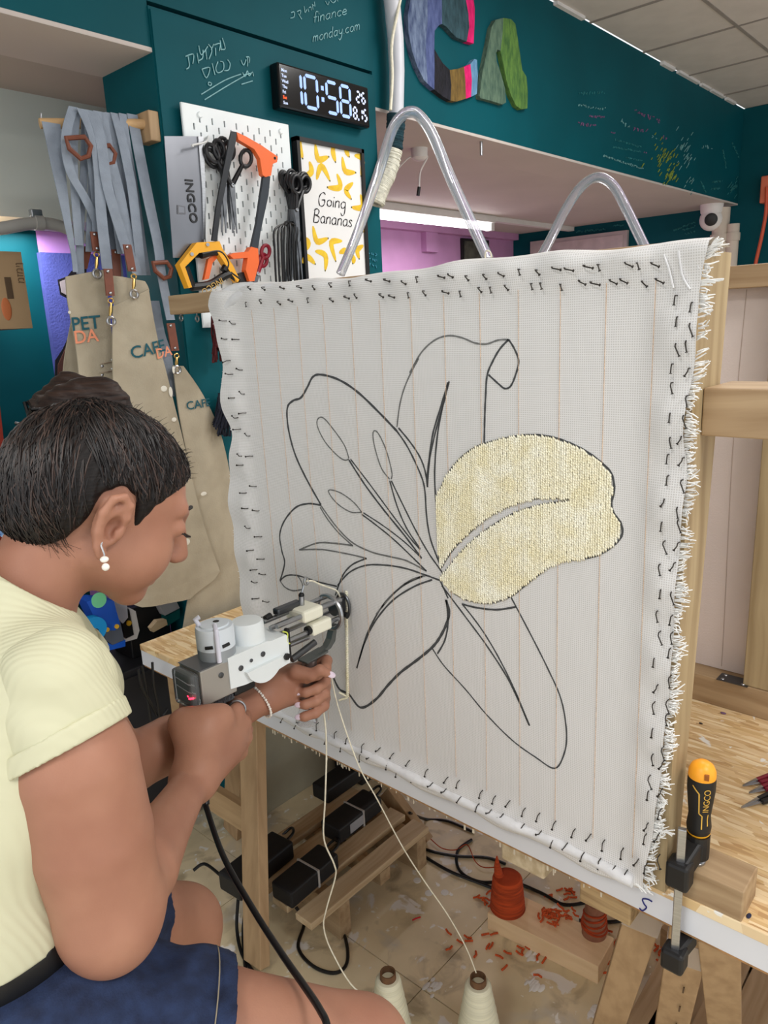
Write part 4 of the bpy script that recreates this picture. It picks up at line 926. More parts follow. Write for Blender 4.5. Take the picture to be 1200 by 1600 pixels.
line(za((70, 1390), (110, 1358), (180, 1358), (300, 1395), (425, 1425)), .0014); line(za((70, 1390), (100, 1430), (150, 1452), (205, 1445)), .0014, 'marker_grey'); line(za((180, 1358), (205, 1400), (215, 1440)), .0011, 'marker_grey')
line(za((525, 1170), (400, 1155), (300, 1155), (190, 1197)), .0015, 'marker_grey'); line(za((190, 1197), (330, 1195), (480, 1220), (610, 1250)), .0013, 'marker_grey')
line(za((610, 1250), (520, 1290), (460, 1360), (415, 1480)), .0014); line(za((430, 1420), (500, 1340), (600, 1295), (720, 1292), (850, 1312), (980, 1355), (1070, 1388)), .0014)
line(za((985, 1355), (880, 1390), (780, 1470), (670, 1600)), .0014, 'marker_grey'); line(zb_((465, 138), (380, 170), (280, 235), (200, 330), (150, 430), (112, 552)), .0015); line(zb_((420, 122), (330, 165), (240, 250), (170, 370), (135, 470), (112, 552)), .0014)
line(zb_((530, 232), (545, 290), (530, 350), (500, 410), (465, 455), (400, 510), (320, 570), (260, 630), (200, 700), (130, 737), (75, 675), (30, 650), (0, 590)), .0023)
line(zb_((530, 232), (540, 330), (525, 420), (490, 485)), .0014)
line(zb_((465, 458), (520, 540), (620, 650), (720, 770), (840, 890), (950, 970), (1040, 1022), (1085, 950), (1095, 850), (1070, 700), (1010, 560), (930, 400), (835, 220)), .0011)
line(zb_((510, 165), (620, 310), (730, 460), (830, 620), (920, 820)), .0013); line(zb_((605, 250), (690, 360), (770, 490), (850, 650), (922, 822)), .0012); line(zb_((605, 252), (680, 270), (770, 278), (858, 265)), .0015)
line(za((1070, 1388), (1120, 1500)), .0013)
petal = zc((165, 1350), (215, 1410), (290, 1455), (390, 1475), (460, 1465), (540, 1430), (640, 1350), (720, 1290), (790, 1258), (890, 1245), (980, 1225), (1060, 1175), (1105, 1120), (1100, 1060), (1065, 1010), (1050, 960), (1065, 880), (1050, 800), (1000, 745), (920, 685), (830, 640), (740, 610), (640, 598), (540, 608), (440, 630), (350, 660), (270, 715), (200, 800), (145, 915), (140, 1000), (150, 1200), (165, 1290))
line(petal[:20] + petal[20:-3], .0015)
vein = zc((165, 1290), (230, 1190), (320, 1100), (420, 1020), (540, 960), (660, 930), (780, 928), (852, 938)); line(vein, .0014)
vein2 = zc((165, 1335), (250, 1230), (340, 1140), (440, 1065), (560, 1000), (680, 965), (780, 948), (852, 940)); line(vein2, .0014)
# the tufted petal: short overlapping stitches in upright rows
poly = [(p.y, p.z) for p in (at(a, b, 0, XC) for a, b in petal)]
v1 = [(p.y, p.z) for p in (at(a, b, 0, XC) for a, b in vein)]; v2 = [(p.y, p.z) for p in (at(a, b, 0, XC) for a, b in vein2)]
slot_poly = v1 + v2[::-1]
def inside(y, z, P):
    r = False; n = len(P)
    for i in range(n):
        (a, b), (c, d_) = P[i], P[(i + 1) % n]
        if (b > z) != (d_ > z) and y < (c - a) * (z - b) / (d_ - b) + a: r = not r
    return r
STM = mat('tufted_yarn', (255, 252, 234), rough=.85, rgb2=(246, 238, 204), scale=26, lo=.36, hi=.66, bump=.3, bscale=700)
mb = MB(); ys = [p[0] for p in poly]; zs = [p[1] for p in poly]; random.seed(8); y = min(ys)
while y < max(ys):
    z = min(zs) + random.uniform(0, .004); lift = random.uniform(0, .0006)
    while z < max(zs):
        yy = y + random.uniform(-.0004, .0004)
        if inside(yy, z, poly) and not inside(yy, z, slot_poly):
            c = Vector((XC - .0022 - lift - random.uniform(0, .0004), yy, z)); u = Vector((0, .35, 1)).normalized() if True else 0
            h, w_, t = .0044, .0022, .0011; sd = Vector((0, 1, -.35)).normalized()
            mb.add([c - u * h, c + sd * w_, c + u * h, c - sd * w_, c + Vector((-t, 0, 0)), c + Vector((.0022, 0, 0))], [(0, 1, 4), (1, 2, 4), (2, 3, 4), (3, 0, 4), (1, 0, 5), (2, 1, 5), (3, 2, 5), (0, 3, 5)])
        z += .0036
    y += .00345
mb.build('tufted_petal', STM, TF, kind='stuff', smooth=True, angle=None)
mb = MB()                                   # fresh row of stitches under the needle
for i in range(60):
    p = at(541 + i * .03, 925 + i * 2.75, 0, XC - .002); mb.ball(p, (.0018, .0042, .0022), seg=8, ring=5)
for a, b in (((542, 1088), (530, 1082)), ((543, 1090), (530, 1094))): mb.tube([at(*a, 0, XC - .002), at(*b, 0, XC - .008)], .0018, 6)
mb.build('fresh_stitches', MATS['tufted_yarn'], TF, kind='stuff', smooth=True)
# bent nails all round, each one a part
NAILM = mat('nail_dark', (62, 58, 54), rough=.45, metal=.6, var=.3, scale=200)
protos = []
random.seed(17)
def nail(pt, along, dirv):
    """pt on the cloth; dirv = direction in which the bent head points"""
    k = random.randrange(4)
    key = (k, dirv)
    if key not in NAILP:
        d_ = Vector(along).normalized(); l = .008 + .0022 * k; s_ = Vector((0, d_.z, -d_.y)) * (.0025 * (k - 1.5))
        P = [Vector((.004, 0, 0)), Vector((-.004, 0, 0)), Vector((-.0065, 0, 0)) + d_ * .003, Vector((-.007, 0, 0)) + d_ * l + s_]
        me_mb = MB().tube(P, .00085, 6); n_ = (P[-1] - P[-2]).normalized(); me_mb.lathe(P[-1], n_, [(0, .0019), (.0008, .0019)], n=8)
        o_ = me_mb.build('nail', NAILM, TF); NAILP[key] = o_; off = WLOC[o_] .copy()
        NOFF[key] = off; WLOC[o_] = off + Vector(pt); o_.location = WLOC[o_] - WLOC[TF]
    else: dup(NAILP[key], Vector(pt) + NOFF[key] - WLOC[NAILP[key]], TF)
NAILP, NOFF = {}, {}
def row(px0, px1, n, along, tag, jit=.003):
    for i in range(n):
        t = (i + random.uniform(-.25, .25)) / (n - 1); t = min(max(t, 0), 1); p = at(px0[0] + (px1[0] - px0[0]) * t, px0[1] + (px1[1] - px0[1]) * t, 0, XC)
        p = p + Vector((0, random.uniform(-jit, jit), random.uniform(-jit, jit))); p.x = XC - .007 * bulge(p.y, p.z); nail(p, along, tag)
row((395, 450), (1025, 412), 25, (0, -.8, -.5), 'ta'); row((385, 472), (1030, 435), 26, (0, -.8, -.5), 'tb')
row((1062, 460), (1012, 1345), 26, (0, -.15, -1), 'ra'); row((1085, 470), (1032, 1330), 26, (0, -.1, -1), 'rb')
row((358, 500), (425, 1085), 21, (0, 1, .05), 'la'); row((370, 500), (437, 1085), 17, (0, 1, .15), 'lb')
row((445, 1118), (985, 1358), 24, (0, .35, -1), 'ba'); row((470, 1118), (1000, 1335), 22, (0, .35, -1), 'bb')
# frayed edges
FR = mat('fray_thread', (232, 232, 230), rough=.9, var=.06)
mb = MB(); random.seed(19)
for i in range(600):
    z = random.uniform(zB, zT); y = yedge(PR, z); cl = .5 + .5 * math.sin(z * 90); l = random.uniform(.009, .018) * (.55 + .5 * cl); dz = random.gauss(.0, .22) + .15 + .25 * math.sin(z * 47)
    p = Vector((XC - .001 + random.uniform(-.003, .003), y + .002, z)); q = p + Vector((random.uniform(-.004, .006), -l * .6, dz * l * .5)); e = p + Vector((random.uniform(-.006, .010), -l, dz * l + random.uniform(-.003, .003)))
    mb.tube([p, q, e], [.0010, .0009, .0006], 4)
for i in range(220):
    z = random.uniform(zB, zT - .05); y = yedge(PL, z); l = random.uniform(.002, .007)
    p = Vector((XC - .002, y - .001, z)); mb.tube([p, p + Vector((random.uniform(-.003, .003), l, random.uniform(-.003, .003)))], .0005, 4)
for a, b in (((1100, 395), (1128, 378)), ((1098, 400), (1122, 385)), ((1104, 392), (1126, 374)), ((1085, 445), (1128, 437)), ((1085, 447), (1118, 442)), ((1026, 1300), (1052, 1302)), ((1000, 1385), (1018, 1395)), ((990, 1378), (1008, 1392)), ((1012, 1372), (1025, 1382))):
    for k in range(4):
        p, q = at(a[0] + random.uniform(-6, 6), a[1] + random.uniform(-3, 3), 0, XC - .003), at(b[0] + random.uniform(-5, 3), b[1] + random.uniform(-5, 5), 0, XC - .006)
        mb.tube(smooth_path([p, (p + q) / 2 + Vector((0, 0, random.uniform(0, .004))), q], 4), .0009, 4)
mb.build('fringe', FR, TF, kind='stuff')
# clear plastic yarn hoops on the top rail
def hoop(px, x, r, parent):
    P = smooth_path([at(a, b, 0, x) for a, b in px], 8); MB().tube(P, r, 12).build('yarn_hoop', mat('hoop_plastic', (226, 232, 242), rough=.07, alpha=.72, var=.03, trans=.75, ior=1.25, coat=.4), parent, smooth=True, angle=None)
hoop([(532, 428), (560, 360), (590, 275), (612, 205), (628, 181), (645, 175), (660, 186), (678, 215), (705, 280), (735, 345), (763, 405)], 1.0, .0085, TF)
mb = MB().tube(smooth_path([at(a, b, 0, .99) for a, b in ((768, 402), (766, 394), (760, 392), (758, 402), (763, 408))], 4), .0012, 6); mb.build('yarn_end', YARNW, TF)

for px_, py_ in ((283, 489), (308, 490)):
    c = at(px_, py_ + 8, 0, .972); zr = 1.597
    MB().tube([c + Vector((0, .006 * math.cos(a), .006 * math.sin(a))) for a in np.linspace(0, 6.28, 13)[:-1]], .0016, 6, closed=True).cyl(c + Vector((0, 0, .005)), (c.x, c.y, zr), .0014, n=6).build('screw_eye', STEEL, TF, smooth=True)
# ---- the second frame behind, seen from its back
T2 = thing('tufting_loom', Vector((1.52, .26, TZ)), 'second wooden frame with pale cloth standing further back on the table', 'tufting frame')
MB().box((1.49, -.42, 1.590), (1.535, .95, 1.630), .002).build('rail', PINE_Y, T2)
MB().box((1.49, -.42, TZ), (1.56, .95, TZ + .062), .002).build('rail', PINE_Y, T2)
for y0, y1 in ((.345, .395), (.90, .95), (-.42, -.37)): MB().box((1.492, y0, TZ + .0625), (1.535, y1, 1.5895), .002).build('post', PINE_Z, T2)
MB().box((1.537, -.41, TZ + .063), (1.541, .94, 1.625)).build('cloth', mat('cloth_back', (222, 208, 202), rough=.85, var=.03, bump=.2, bscale=300), T2)
for y in (.455, .52, .30, .22): MB().tube([Vector((1.5365, y + .004 * math.sin(z * 6), z)) for z in np.linspace(TZ + .07, 1.588, 16)], .0008, 4).build('guide_thread', mat('thread_dull', (196, 178, 168), rough=.9), T2)
p = at(1148, 1062, 2, TZ + .063)
pl_ = MB().box((p.x - .02, p.y - .03, TZ + .0622), (p.x + .015, p.y + .03, TZ + .0640)).build('corner_plate', DSTEEL, T2)
for dx, dy in ((-.012, -.02), (-.012, .02), (.008, -.02), (.008, .02)): MB().lathe((p.x + dx, p.y + dy, TZ + .064), (0, 0, 1), [(0, .004), (.001, .003)], n=10).build('screw', STEEL, pl_)
hoop([(838, 414), (862, 370), (885, 325), (910, 290), (935, 277), (958, 290), (978, 325), (995, 360), (1018, 408)], 1.51, .010, T2)

# ---- clamp, block, snips on the near end of the table
MB().box((.9225, .222, TZ), (.985, .3195, TZ + .048), .002).build('wood_block', PINE_Y, label='short pine block pinched under the clamp on the table', cat='wood block')
CL = thing('clamp', Vector((.905, .30, .65)), 'black screw clamp with orange tipped handle gripping the table edge', 'clamp')
bx, by = .902, .300
MB().obox((bx, by, .765), (.0035, .001, 0), (-.0015, .0055, 0), (0, 0, .108), .0012).build('bar', STEEL, CL)
sc = at(1097, 1340, 1, .286); sc = Vector((.944, .292, .84))
zarm = .806
MB().bar((bx, by, zarm), (sc.x, sc.y, zarm + .022), .024, .03, bev=.004).lathe((sc.x, sc.y, zarm + .003), (0, 0, 1), [(0, .016), (.036, .016)], n=18).obox((bx, by, zarm - .004), (.014, 0, 0), (0, .016, 0), (0, 0, .02), .005).build('upper_arm', BLACK, CL)
MB().bar((bx, by, .664), (sc.x, sc.y, .672), .020, .026, bev=.004).obox((bx, by, .660), (.014, 0, 0), (0, .016, 0), (0, 0, .017), .005).build('lower_jaw', BLACK, CL)
mb = MB().cyl((sc.x, sc.y, TZ + .052), (sc.x, sc.y, .848), .0055, n=12)
for k in range(10): mb.lathe((sc.x, sc.y, .820 + k * .0028), (0, 0, 1), [(0, .0055), (.0014, .0068), (.0028, .0055)], n=12)
mb.build('screw', mat('screw_black', (34, 34, 36), rough=.35, metal=.7), CL, smooth=True)
MB().lathe((sc.x, sc.y, TZ + .049), (0, 0, 1), [(0, .012), (.003, .012), (.008, .006)], n=18).build('foot', STEEL, CL, smooth=True)
hz = .846
HB = MB().lathe((sc.x, sc.y, hz), (0, 0, 1), [(0, .013), (.004, .0155), (.012, .0165), (.03, .0145), (.05, .0165), (.07, .0185), (.085, .0185), (.092, .0175)], n=28).build('handle', mat('grip_black', (20, 20, 22), rough=.5), CL, smooth=True)
MB().lathe((sc.x, sc.y, hz - .003), (0, 0, 1), [(0, .012), (.005, .0155), (.006, .012)], n=28).build('collar', YEL, CL, smooth=True)
cp2 = MB().lathe((sc.x, sc.y, hz + .086), (0, 0, 1), [(0, .0172), (.004, .0182), (.012, .0178), (.020, .0145), (.025, .008), (.026, .002)], n=28).build('cap', mat('cap_orange', (248, 166, 40), rough=.4, var=.04), CL, smooth=True)
td = (CAM - Vector((sc.x, sc.y, CAM.z))).normalized(); td.z = 0; sdv = Vector((-td.y, td.x, 0))
c = Vector((sc.x, sc.y, hz + .098)) + td * .0168 + sdv * .006; MB().obox(c, sdv * .003, td * .002, Vector((0, 0, .004)), .0006).build('hang_hole', mat('hole_orange', (150, 84, 20)), CL)
def wrapped(mb, rad=.0178):       # lay a flat shape round the handle
    out = []
    for p in mb.v:
        u, v, h = p.x, p.y, p.z; zz = v
        r_ = rad_at(zz) + .0004 + h; g = u / .018; d_ = td * math.cos(g) + sdv * math.sin(g); out.append(Vector((sc.x, sc.y, 0)) + d_ * r_ + Vector((0, 0, zz)))
    mb.v = out; return mb
PROF = [(0, .013), (.004, .0155), (.012, .0165), (.03, .0145), (.05, .0165), (.07, .0185), (.085, .0185), (.092, .0175)]
def rad_at(z):
    z -= hz
    for (a, ra), (b, rb) in zip(PROF, PROF[1:]):
        if a <= z <= b: return ra + (rb - ra) * (z - a) / (b - a)
    return .016
GLD = mat('handle_gold', (214, 168, 70), rough=.5)
mb = MB()
for (u0, v0), (u1, v1) in (((-.011, hz + .082), (-.002, hz + .072)), ((-.002, hz + .072), (-.001, hz + .04)), ((-.001, hz + .04), (.004, hz + .036)), ((.004, hz + .036), (.004, hz + .016)), ((.0135, hz + .038), (.0135, hz + .02))):
    n_ = 6
    for i in range(n_):
        a0, b0 = u0 + (u1 - u0) * i / n_, v0 + (v1 - v0) * i / n_; a1, b1 = u0 + (u1 - u0) * (i + 1) / n_, v0 + (v1 - v0) * (i + 1) / n_
        d_ = Vector((a1 - a0, b1 - b0, 0)).normalized(); s_ = Vector((-d_.y, d_.x, 0)) * .0009
        mb.add([Vector((a0, b0, 0)) + s_, Vector((a1, b1, 0)) + s_, Vector((a1, b1, 0)) - s_, Vector((a0, b0, 0)) - s_], [(0, 1, 2, 3)])
wrapped(mb).build('stripe', GLD, CL)
tm = text_mb('INGCO', (0, 0, 0), (1, 0, 0), (0, 1, 0), .0125, depth=.0002)
tm.v = [Vector((.0125 - p.y, hz + .042 + p.x * .92, p.z)) for p in tm.v]; wrapped(tm).build('lettering', GLD, CL)
BUR = mat('burgundy_grip', (120, 22, 44), rough=.4)
def snips(name, label, tip, end, cat, hm):
    a, b = at(*tip, 2, TZ + .006), at(*end, 2, TZ + .008); d_ = (b - a).normalized(); s_ = Vector((-d_.y, d_.x, 0)); T = thing(name, a, label, cat)
    m_ = a.lerp(b, .55)
    for sg in (1, -1):
        MB().prism([a, m_ + s_ * .006 * sg, m_ + s_ * .0005 * sg], (0, 0, .0018 * sg + .002)).build('blade', STEEL, T)
        MB().bar(m_ + s_ * .004 * sg, b + d_ * .09 + s_ * .012 * sg, .007, .008, bev=.002).build('handle', hm, T)
snips('thread_snips', 'thread snips with burgundy grips furthest from the clamp', (1160, 1229), (1205, 1215), 'snips', BUR)
snips('thread_snips', 'thread snips with burgundy grips lying between the others', (1170, 1240), (1212, 1226), 'snips', BUR)
snips('tweezers', 'pointed tweezers with a black grip beside the snips', (1158, 1263), (1210, 1242), 'tweezers', BLACK)
for px, s_, rgb in (((1170, 1432), (.006, .003), (40, 44, 70)), ((1165, 1410), (.008, .006), (238, 236, 230)), ((1130, 1115), (.004, .006), (120, 90, 120)), ((1095, 1131), (.002, .004), (50, 46, 44))):
    p = at(*px, 2, TZ); MB().ball((p.x, p.y, TZ + .0012), (s_[0], s_[1], .0015), seg=10, ring=6).build('lint_scrap', mat('scrap_%d_%d' % px, rgb, rough=.9), label={1170: 'dark scrap lying in front of the wood block', 1165: 'white lint beside the wood block on the table', 1130: 'violet paint blob near the second frame', 1095: 'tiny dark crumb beside the frame post'}[px[0]], cat='scrap')
# ================================================================== TUFTING GUN
GY = .926
TG = thing('tufting_gun', Vector((.59, GY, .90)), 'white and silver electric tufting gun pressed against the canvas', 'tufting gun')
MB().box((.562, .898, 1.006), (.625, .954, 1.064), .002).build('motor_box', mat('anodised_silver', (176, 172, 166), rough=.35, metal=.55, var=.04), TG)
MB().box((.560, .8985, 1.064), (.640, .9535, 1.0655), .0005).build('top_plate', mat('dark_silver', (118, 120, 124), rough=.35, metal=.7), TG)
CLR2 = mat('clear_cover', (205, 210, 214), rough=.1, trans=.85, var=.02, ior=1.3)
MB().box((.545, .900, 1.004), (.5615, .952, 1.062), .005).build('rear_cover', CLR2, TG)
pcb = MB().box((.5545, .904, 1.010), (.5575, .948, 1.058)).build('circuit_board', mat('pcb_dark', (34, 48, 40), rough=.4, var=.5, scale=220), TG)
for i, (y, z) in enumerate(((.912, 1.022), (.918, 1.0235), (.915, 1.020))): MB().ball((.5535, y, z), (.0015, .0022, .0014), seg=8, ring=5).build('indicator_light', mat('red_led', (255, 40, 70), emit=6, var=.01), pcb)
for z in (1.03, 1.043): MB().tube([(.5540, .906, z), (.5540, .946, z + .004)], .0009, 6).build('wire', mat('wire_white', (210, 210, 210)), pcb)
MB().box((.570, .906, .990), (.625, .946, 1.006), .003).build('trigger_housing', CLR2, TG)
mb = MB(); random.seed(41)
for k in range(18): mb.box((.574 + k * .0026, .905, .992 + random.uniform(0, .003)), (.5755 + k * .0026, .947, 1.004 - random.uniform(0, .004)))
mb.build('circuit_parts', mat('chips_grey', (92, 92, 96), rough=.4, metal=.4, var=.5, scale=300), TG, kind='stuff')
MB().bar((.598, GY, .995), (.582, GY, .885), .030, .036, up=(1, 0, 0), bev=.008).build('grip', BLACK, TG)
MB().box((.622, .902, .995), (.665, .950, 1.018), .004).build('gear_base', BLACK, TG)
# white gear housing with its round lower cheek
prof = [(.612, 1.068), (.690, 1.068), (.700, 1.0655), (.730, 1.0655), (.734, 1.060), (.734, 1.014), (.716, 1.012), (.700, 1.010), (.640, 1.012), (.612, 1.016)]
MB().prism([(x, .896, z) for x, z in prof], (0, .060, 0)).build('gear_housing', WPLAS, TG)
arc = [(.640 + .075 * t, 1.034 - .030 * math.sin(math.pi * t) ** .6) for t in np.linspace(0, 1, 14)]
MB().prism([(x, .889, z) for x, z in arc], (0, .008, 0)).build('gear_cheek', WPLAS, TG)
for x, z, r in ((.634, 1.043, .0045), (.655, 1.048, .003), (.679, 1.050, .0045), (.598, 1.045, .0045)):
    y = .896 if x > .61 else .898
    MB().lathe((x, y, z), (0, -1, 0), [(0, r), (.0015, r), (.002, r * .7)], n=12).build('screw', DSTEEL, TG, smooth=True)
mt = MB().lathe((.614, GY, 1.062), (0, 0, 1), [(0, .0295), (.020, .0295)], n=32).build('motor_body', mat('motor_grey', (160, 166, 172), rough=.4, metal=.3, var=.04), TG, smooth=True)
MB().lathe((.614, GY, 1.0815), (0, 0, 1), [(0, .0298), (.030, .0298), (.034, .0285), (.0345, .023), (.037, .022), (.038, .012), (.0385, .002)], n=36).build('motor_cap', mat('cap_white', (220, 228, 236), rough=.35, var=.03), mt, smooth=True)
for g in (215, 265):
    g = math.radians(g); c = Vector((.614 + .0297 * math.cos(g), GY + .0297 * math.sin(g), 1.090)); t = Vector((-math.sin(g), math.cos(g), .12))
    MB().tube([c - t * .006, c, c + t * .006], .0028, 8).build('vent_slot', BLACK, mt, smooth=True)
g = math.radians(240); c = Vector((.614 + .031 * math.cos(g), GY + .031 * math.sin(g), 0)); ci = Vector((.614 + .012 * math.cos(g), GY + .012 * math.sin(g), 1.1205))
MB().tube([Vector((c.x, c.y, 1.066)), Vector((c.x, c.y, 1.108)), Vector((c.x, c.y, 1.115)).lerp(ci, .15), ci], [.004, .004, .0038, .003], 10).tube([Vector((.596, GY + .014, 1.117)), Vector((.592, GY + .016, 1.128)), Vector((.597, GY + .012, 1.131))], .0038, 10).build('cable_clip', mat('clip_white', (224, 224, 238), rough=.35), mt, smooth=True)
MB().lathe((.618, GY, 1.1195), (0, 0, 1), [(0, .005), (.0008, .005)], n=8).build('mark', BLACK, mt)
MB().lathe((.676, GY, 1.064), (0, 0, 1), [(0, .0275), (.034, .0265), (.038, .024), (.039, .004)], n=36).build('crank_cover', WPLAS, TG, smooth=True)
# slide rails, carriage and front ring
for i, (y, z) in enumerate(((.909, 1.079), (.943, 1.079), (.909, 1.046), (.943, 1.046), (.926, 1.072))):
    MB().cyl((.722, y, z), (.872 if i != 4 else .888, y, z), .0042, n=12).build('slide_rail', STEEL, TG, smooth=True)
MB().cyl((.70, .926, 1.030), (.80, .920, 1.030), .0045, n=12).build('push_rod', STEEL, TG, smooth=True)
MB().box((.776, .900, 1.066), (.822, .952, 1.088), .005).build('carriage', CREAMP, TG)
MB().box((.792, .898, 1.038), (.838, .918, 1.060), .004).build('carriage', CREAMP, TG)
MB().cyl((.786, .908, 1.049), (.793, .908, 1.049), .008, n=16).build('bearing', BLACK, TG, smooth=True)
MB().box((.735, .898, 1.020), (.741, .908, 1.072), .002).build('yarn_bar', BLACK, TG)
MB().tube(smooth_path([(.728, .902, 1.070), (.734, .897, 1.066), (.732, .897, 1.052), (.738, .898, 1.046)], 5), .0012, 6).build('yellow_wire', mat('wire_yellow', (214, 226, 90)), TG, smooth=True)
MB().lathe((.726, .8955, 1.028), (0, -1, 0), [(0, .006), (.004, .006), (.0045, .004)], n=6).build('bolt', BLACK, TG)
MB().cyl((.745, .905, 1.012), (.80, .905, 1.024), .006, n=10).build('spacer', DSTEEL, TG, smooth=True)
for x in (.70, .728): MB().cyl((x, .945, 1.082), (x + .012, .945, 1.084), .006, n=10).build('collar', BLACK, TG, smooth=True)
MB().box((.745, .930, 1.084), (.80, .946, 1.096), .003).build('cutter_arm', DSTEEL, TG)
eye = MB().cyl((.798, .930, 1.088), (.799, .930, 1.104), .005, n=10).build('yarn_post', STEEL, TG, smooth=True)
MB().ball((.799, .930, 1.106), .0052).build('knob', BLACK, eye, smooth=True)
MB().tube([Vector((.812, .930, 1.128)) + Vector((.004 * math.cos(a), 0, .0065 * math.sin(a))) for a in np.linspace(0, 6.28, 13)[:-1]], .0022, 8, closed=True).tube([(.799, .930, 1.108), (.806, .930, 1.122)], .0016, 6).build('yarn_eyelet', STEEL, eye, smooth=True)
mb = MB()
for x0 in (.858,):
    ring_pts = [Vector((x0, GY + .031 * math.cos(a), 1.056 + .031 * math.sin(a))) for a in np.linspace(0, 2 * math.pi, 33)[:-1]]
    mb.tube(ring_pts, .0042, 8, closed=True)
mb.build('front_ring', STEEL, TG, smooth=True)
MB().lathe((.868, GY, 1.058), (1, 0, 0), [(0, .013), (.012, .013), (.016, .010)], n=20).build('nose', DSTEEL, TG, smooth=True)
MB().box((.876, .914, 1.050), (.890, .922, 1.078), .002).build('needle_guide', DSTEEL, TG)
MB().tube([Vector((.890, GY + .016 * math.cos(a) - .004, 1.058 + .024 * math.sin(a))) for a in np.linspace(-1.2, 4.2, 20)], .0028, 8).build('scissor_ring', DSTEEL, TG, smooth=True)
MB().cyl((.884, .916, 1.046), (.884, .905, 1.046), .005, n=10).build('bolt', BLACK, TG, smooth=True)
# front bracket and clear handle
MB().prism([(.862, .919, 1.030), (.870, .919, 1.030), (.862, .919, 1.000), (.850, .919, .990), (.800, .919, .983), (.800, .919, .988), (.842, .919, .995), (.852, .919, 1.006)], (0, .014, 0)).build('bracket', mat('bracket_grey', (118, 122, 120), rough=.35, metal=.75), TG)
MB().obox((.812, GY, .988), (.026, 0, .002), (0, .013, 0), (0, 0, .002), .001).build('bracket_plate', MATS['bracket_grey'], TG)
ht, hb = Vector((.803, GY, .984)), Vector((.785, GY, .868)); ha = (hb - ht).normalized()
MB().lathe(ht, ha, [(0, .013), (.012, .013)], n=24).build('handle_collar', STEEL, TG, smooth=True)
MB().lathe(ht + ha * .012, ha, [(0, .0125), (.05, .0125), (.078, .0135), (.092, .019), (.102, .020), (.108, .017)], n=28).build('front_handle', CLEAR, TG, smooth=True)
# the yarn running through the eyelet
MB().tube(smooth_path([(.812, .930, 1.128), (.825, .928, 1.125), (.838, .926, 1.116), (.858, .926, 1.104), (.880, .926, 1.090), (.889, .926, 1.072)], 6), .0016, 6).build('threaded_yarn', YARNW, TG, smooth=True)
CB = [ad(322, 1215, 1.12), ad(318, 1240, 1.11), ad(325, 1270, 1.09), ad(350, 1340, 1.03), ad(395, 1420, .97), ad(440, 1490, .90), ad(475, 1540, .845), ad(500, 1578, .805), ad(512, 1610, .78), ad(515, 1700, .76)]
MB().tube(smooth_path(CB, 8), .0042, 10).tube([(.583, GY, .890), ad(322, 1212, 1.12), ad(318, 1236, 1.11), ad(322, 1258, 1.10)], [.008, .008, .008, .0055], 10).build('power_cable', RUBBER, TG, smooth=True)

# ---- yarn feeding from the cones
def strand(name, px, d0, d1, label, r=.0013):
    n = len(px); P = [ad(a, b, d0 + (d1 - d0) * (i / (n - 1))) for i, (a, b) in enumerate(px)]
    return MB().tube(smooth_path(P, 6), r, 6).build(name, YARNW, label=label, cat='yarn', smooth=True)
c1 = at(606, 1522, 2, .20); c2 = at(747, 1530, 2, .20)
def cdepth(p): return (p - CAM).dot(RM @ Vector((0, 0, -1)))
strand('yarn_strand', [(500, 1085), (508, 1130), (510, 1180), (508, 1250), (506, 1310), (522, 1350), (524, 1370), (510, 1420), (506, 1450), (520, 1490), (555, 1545), (598, 1560)], 1.33, cdepth(c1) - .02, 'cream yarn strand hanging in a loose bend to the left cone', .0016)
strand('yarn_strand', [(518, 1060), (530, 1110), (560, 1195), (590, 1250), (630, 1325), (662, 1375), (700, 1430), (728, 1480), (744, 1520)], 1.35, cdepth(c2) - .01, 'cream yarn strand running straight to the right cone')
CONEW = mat('cone_cream', (226, 222, 196), rough=.9, var=.10, scale=6, stretch=(1, 1, 40), bump=.5, bscale=8)
CORE = mat('cone_core', (110, 78, 52), rough=.8, var=.2, scale=80)
def yarn_cone(c, label, m, rb=.055, rt=.027, h=.17, core=.02, lean=(0, 0, 0), zb=0.0, name='yarn_cone'):
    T = thing(name, Vector((c.x, c.y, zb)), label, 'yarn cone')
    pr = [(0, rb * .96), (.006, rb)]; n = 26
    for i in range(1, n): t = i / n; pr.append((h * t, rb + (rt - rb) * t + .0010 * math.sin(i * 2.3)))
    pr += [(h, rt), (h + .004, rt * .9), (h + .005, .019)]
    MB().lathe((c.x, c.y, zb), (0, 0, 1), pr, n=32).build('winding', m, T, smooth=True)
    MB().lathe((c.x, c.y, zb), (0, 0, 1), [(h - .02, .019), (h + core, .017), (h + core, .0145), (h - .03, .0145)], n=24, cap=False).build('core_tube', CORE, T, smooth=True)
    return T
yarn_cone(c1, 'cream yarn cone half hidden behind the thigh', CONEW, h=.185)
yarn_cone(c2, 'cream yarn cone standing alone at the bottom of the picture', CONEW, h=.185, rb=.058)
MB().box((c1.x - .05, c1.y + .06, 0), (c1.x + .09, c1.y - .30, .0)) if False else None
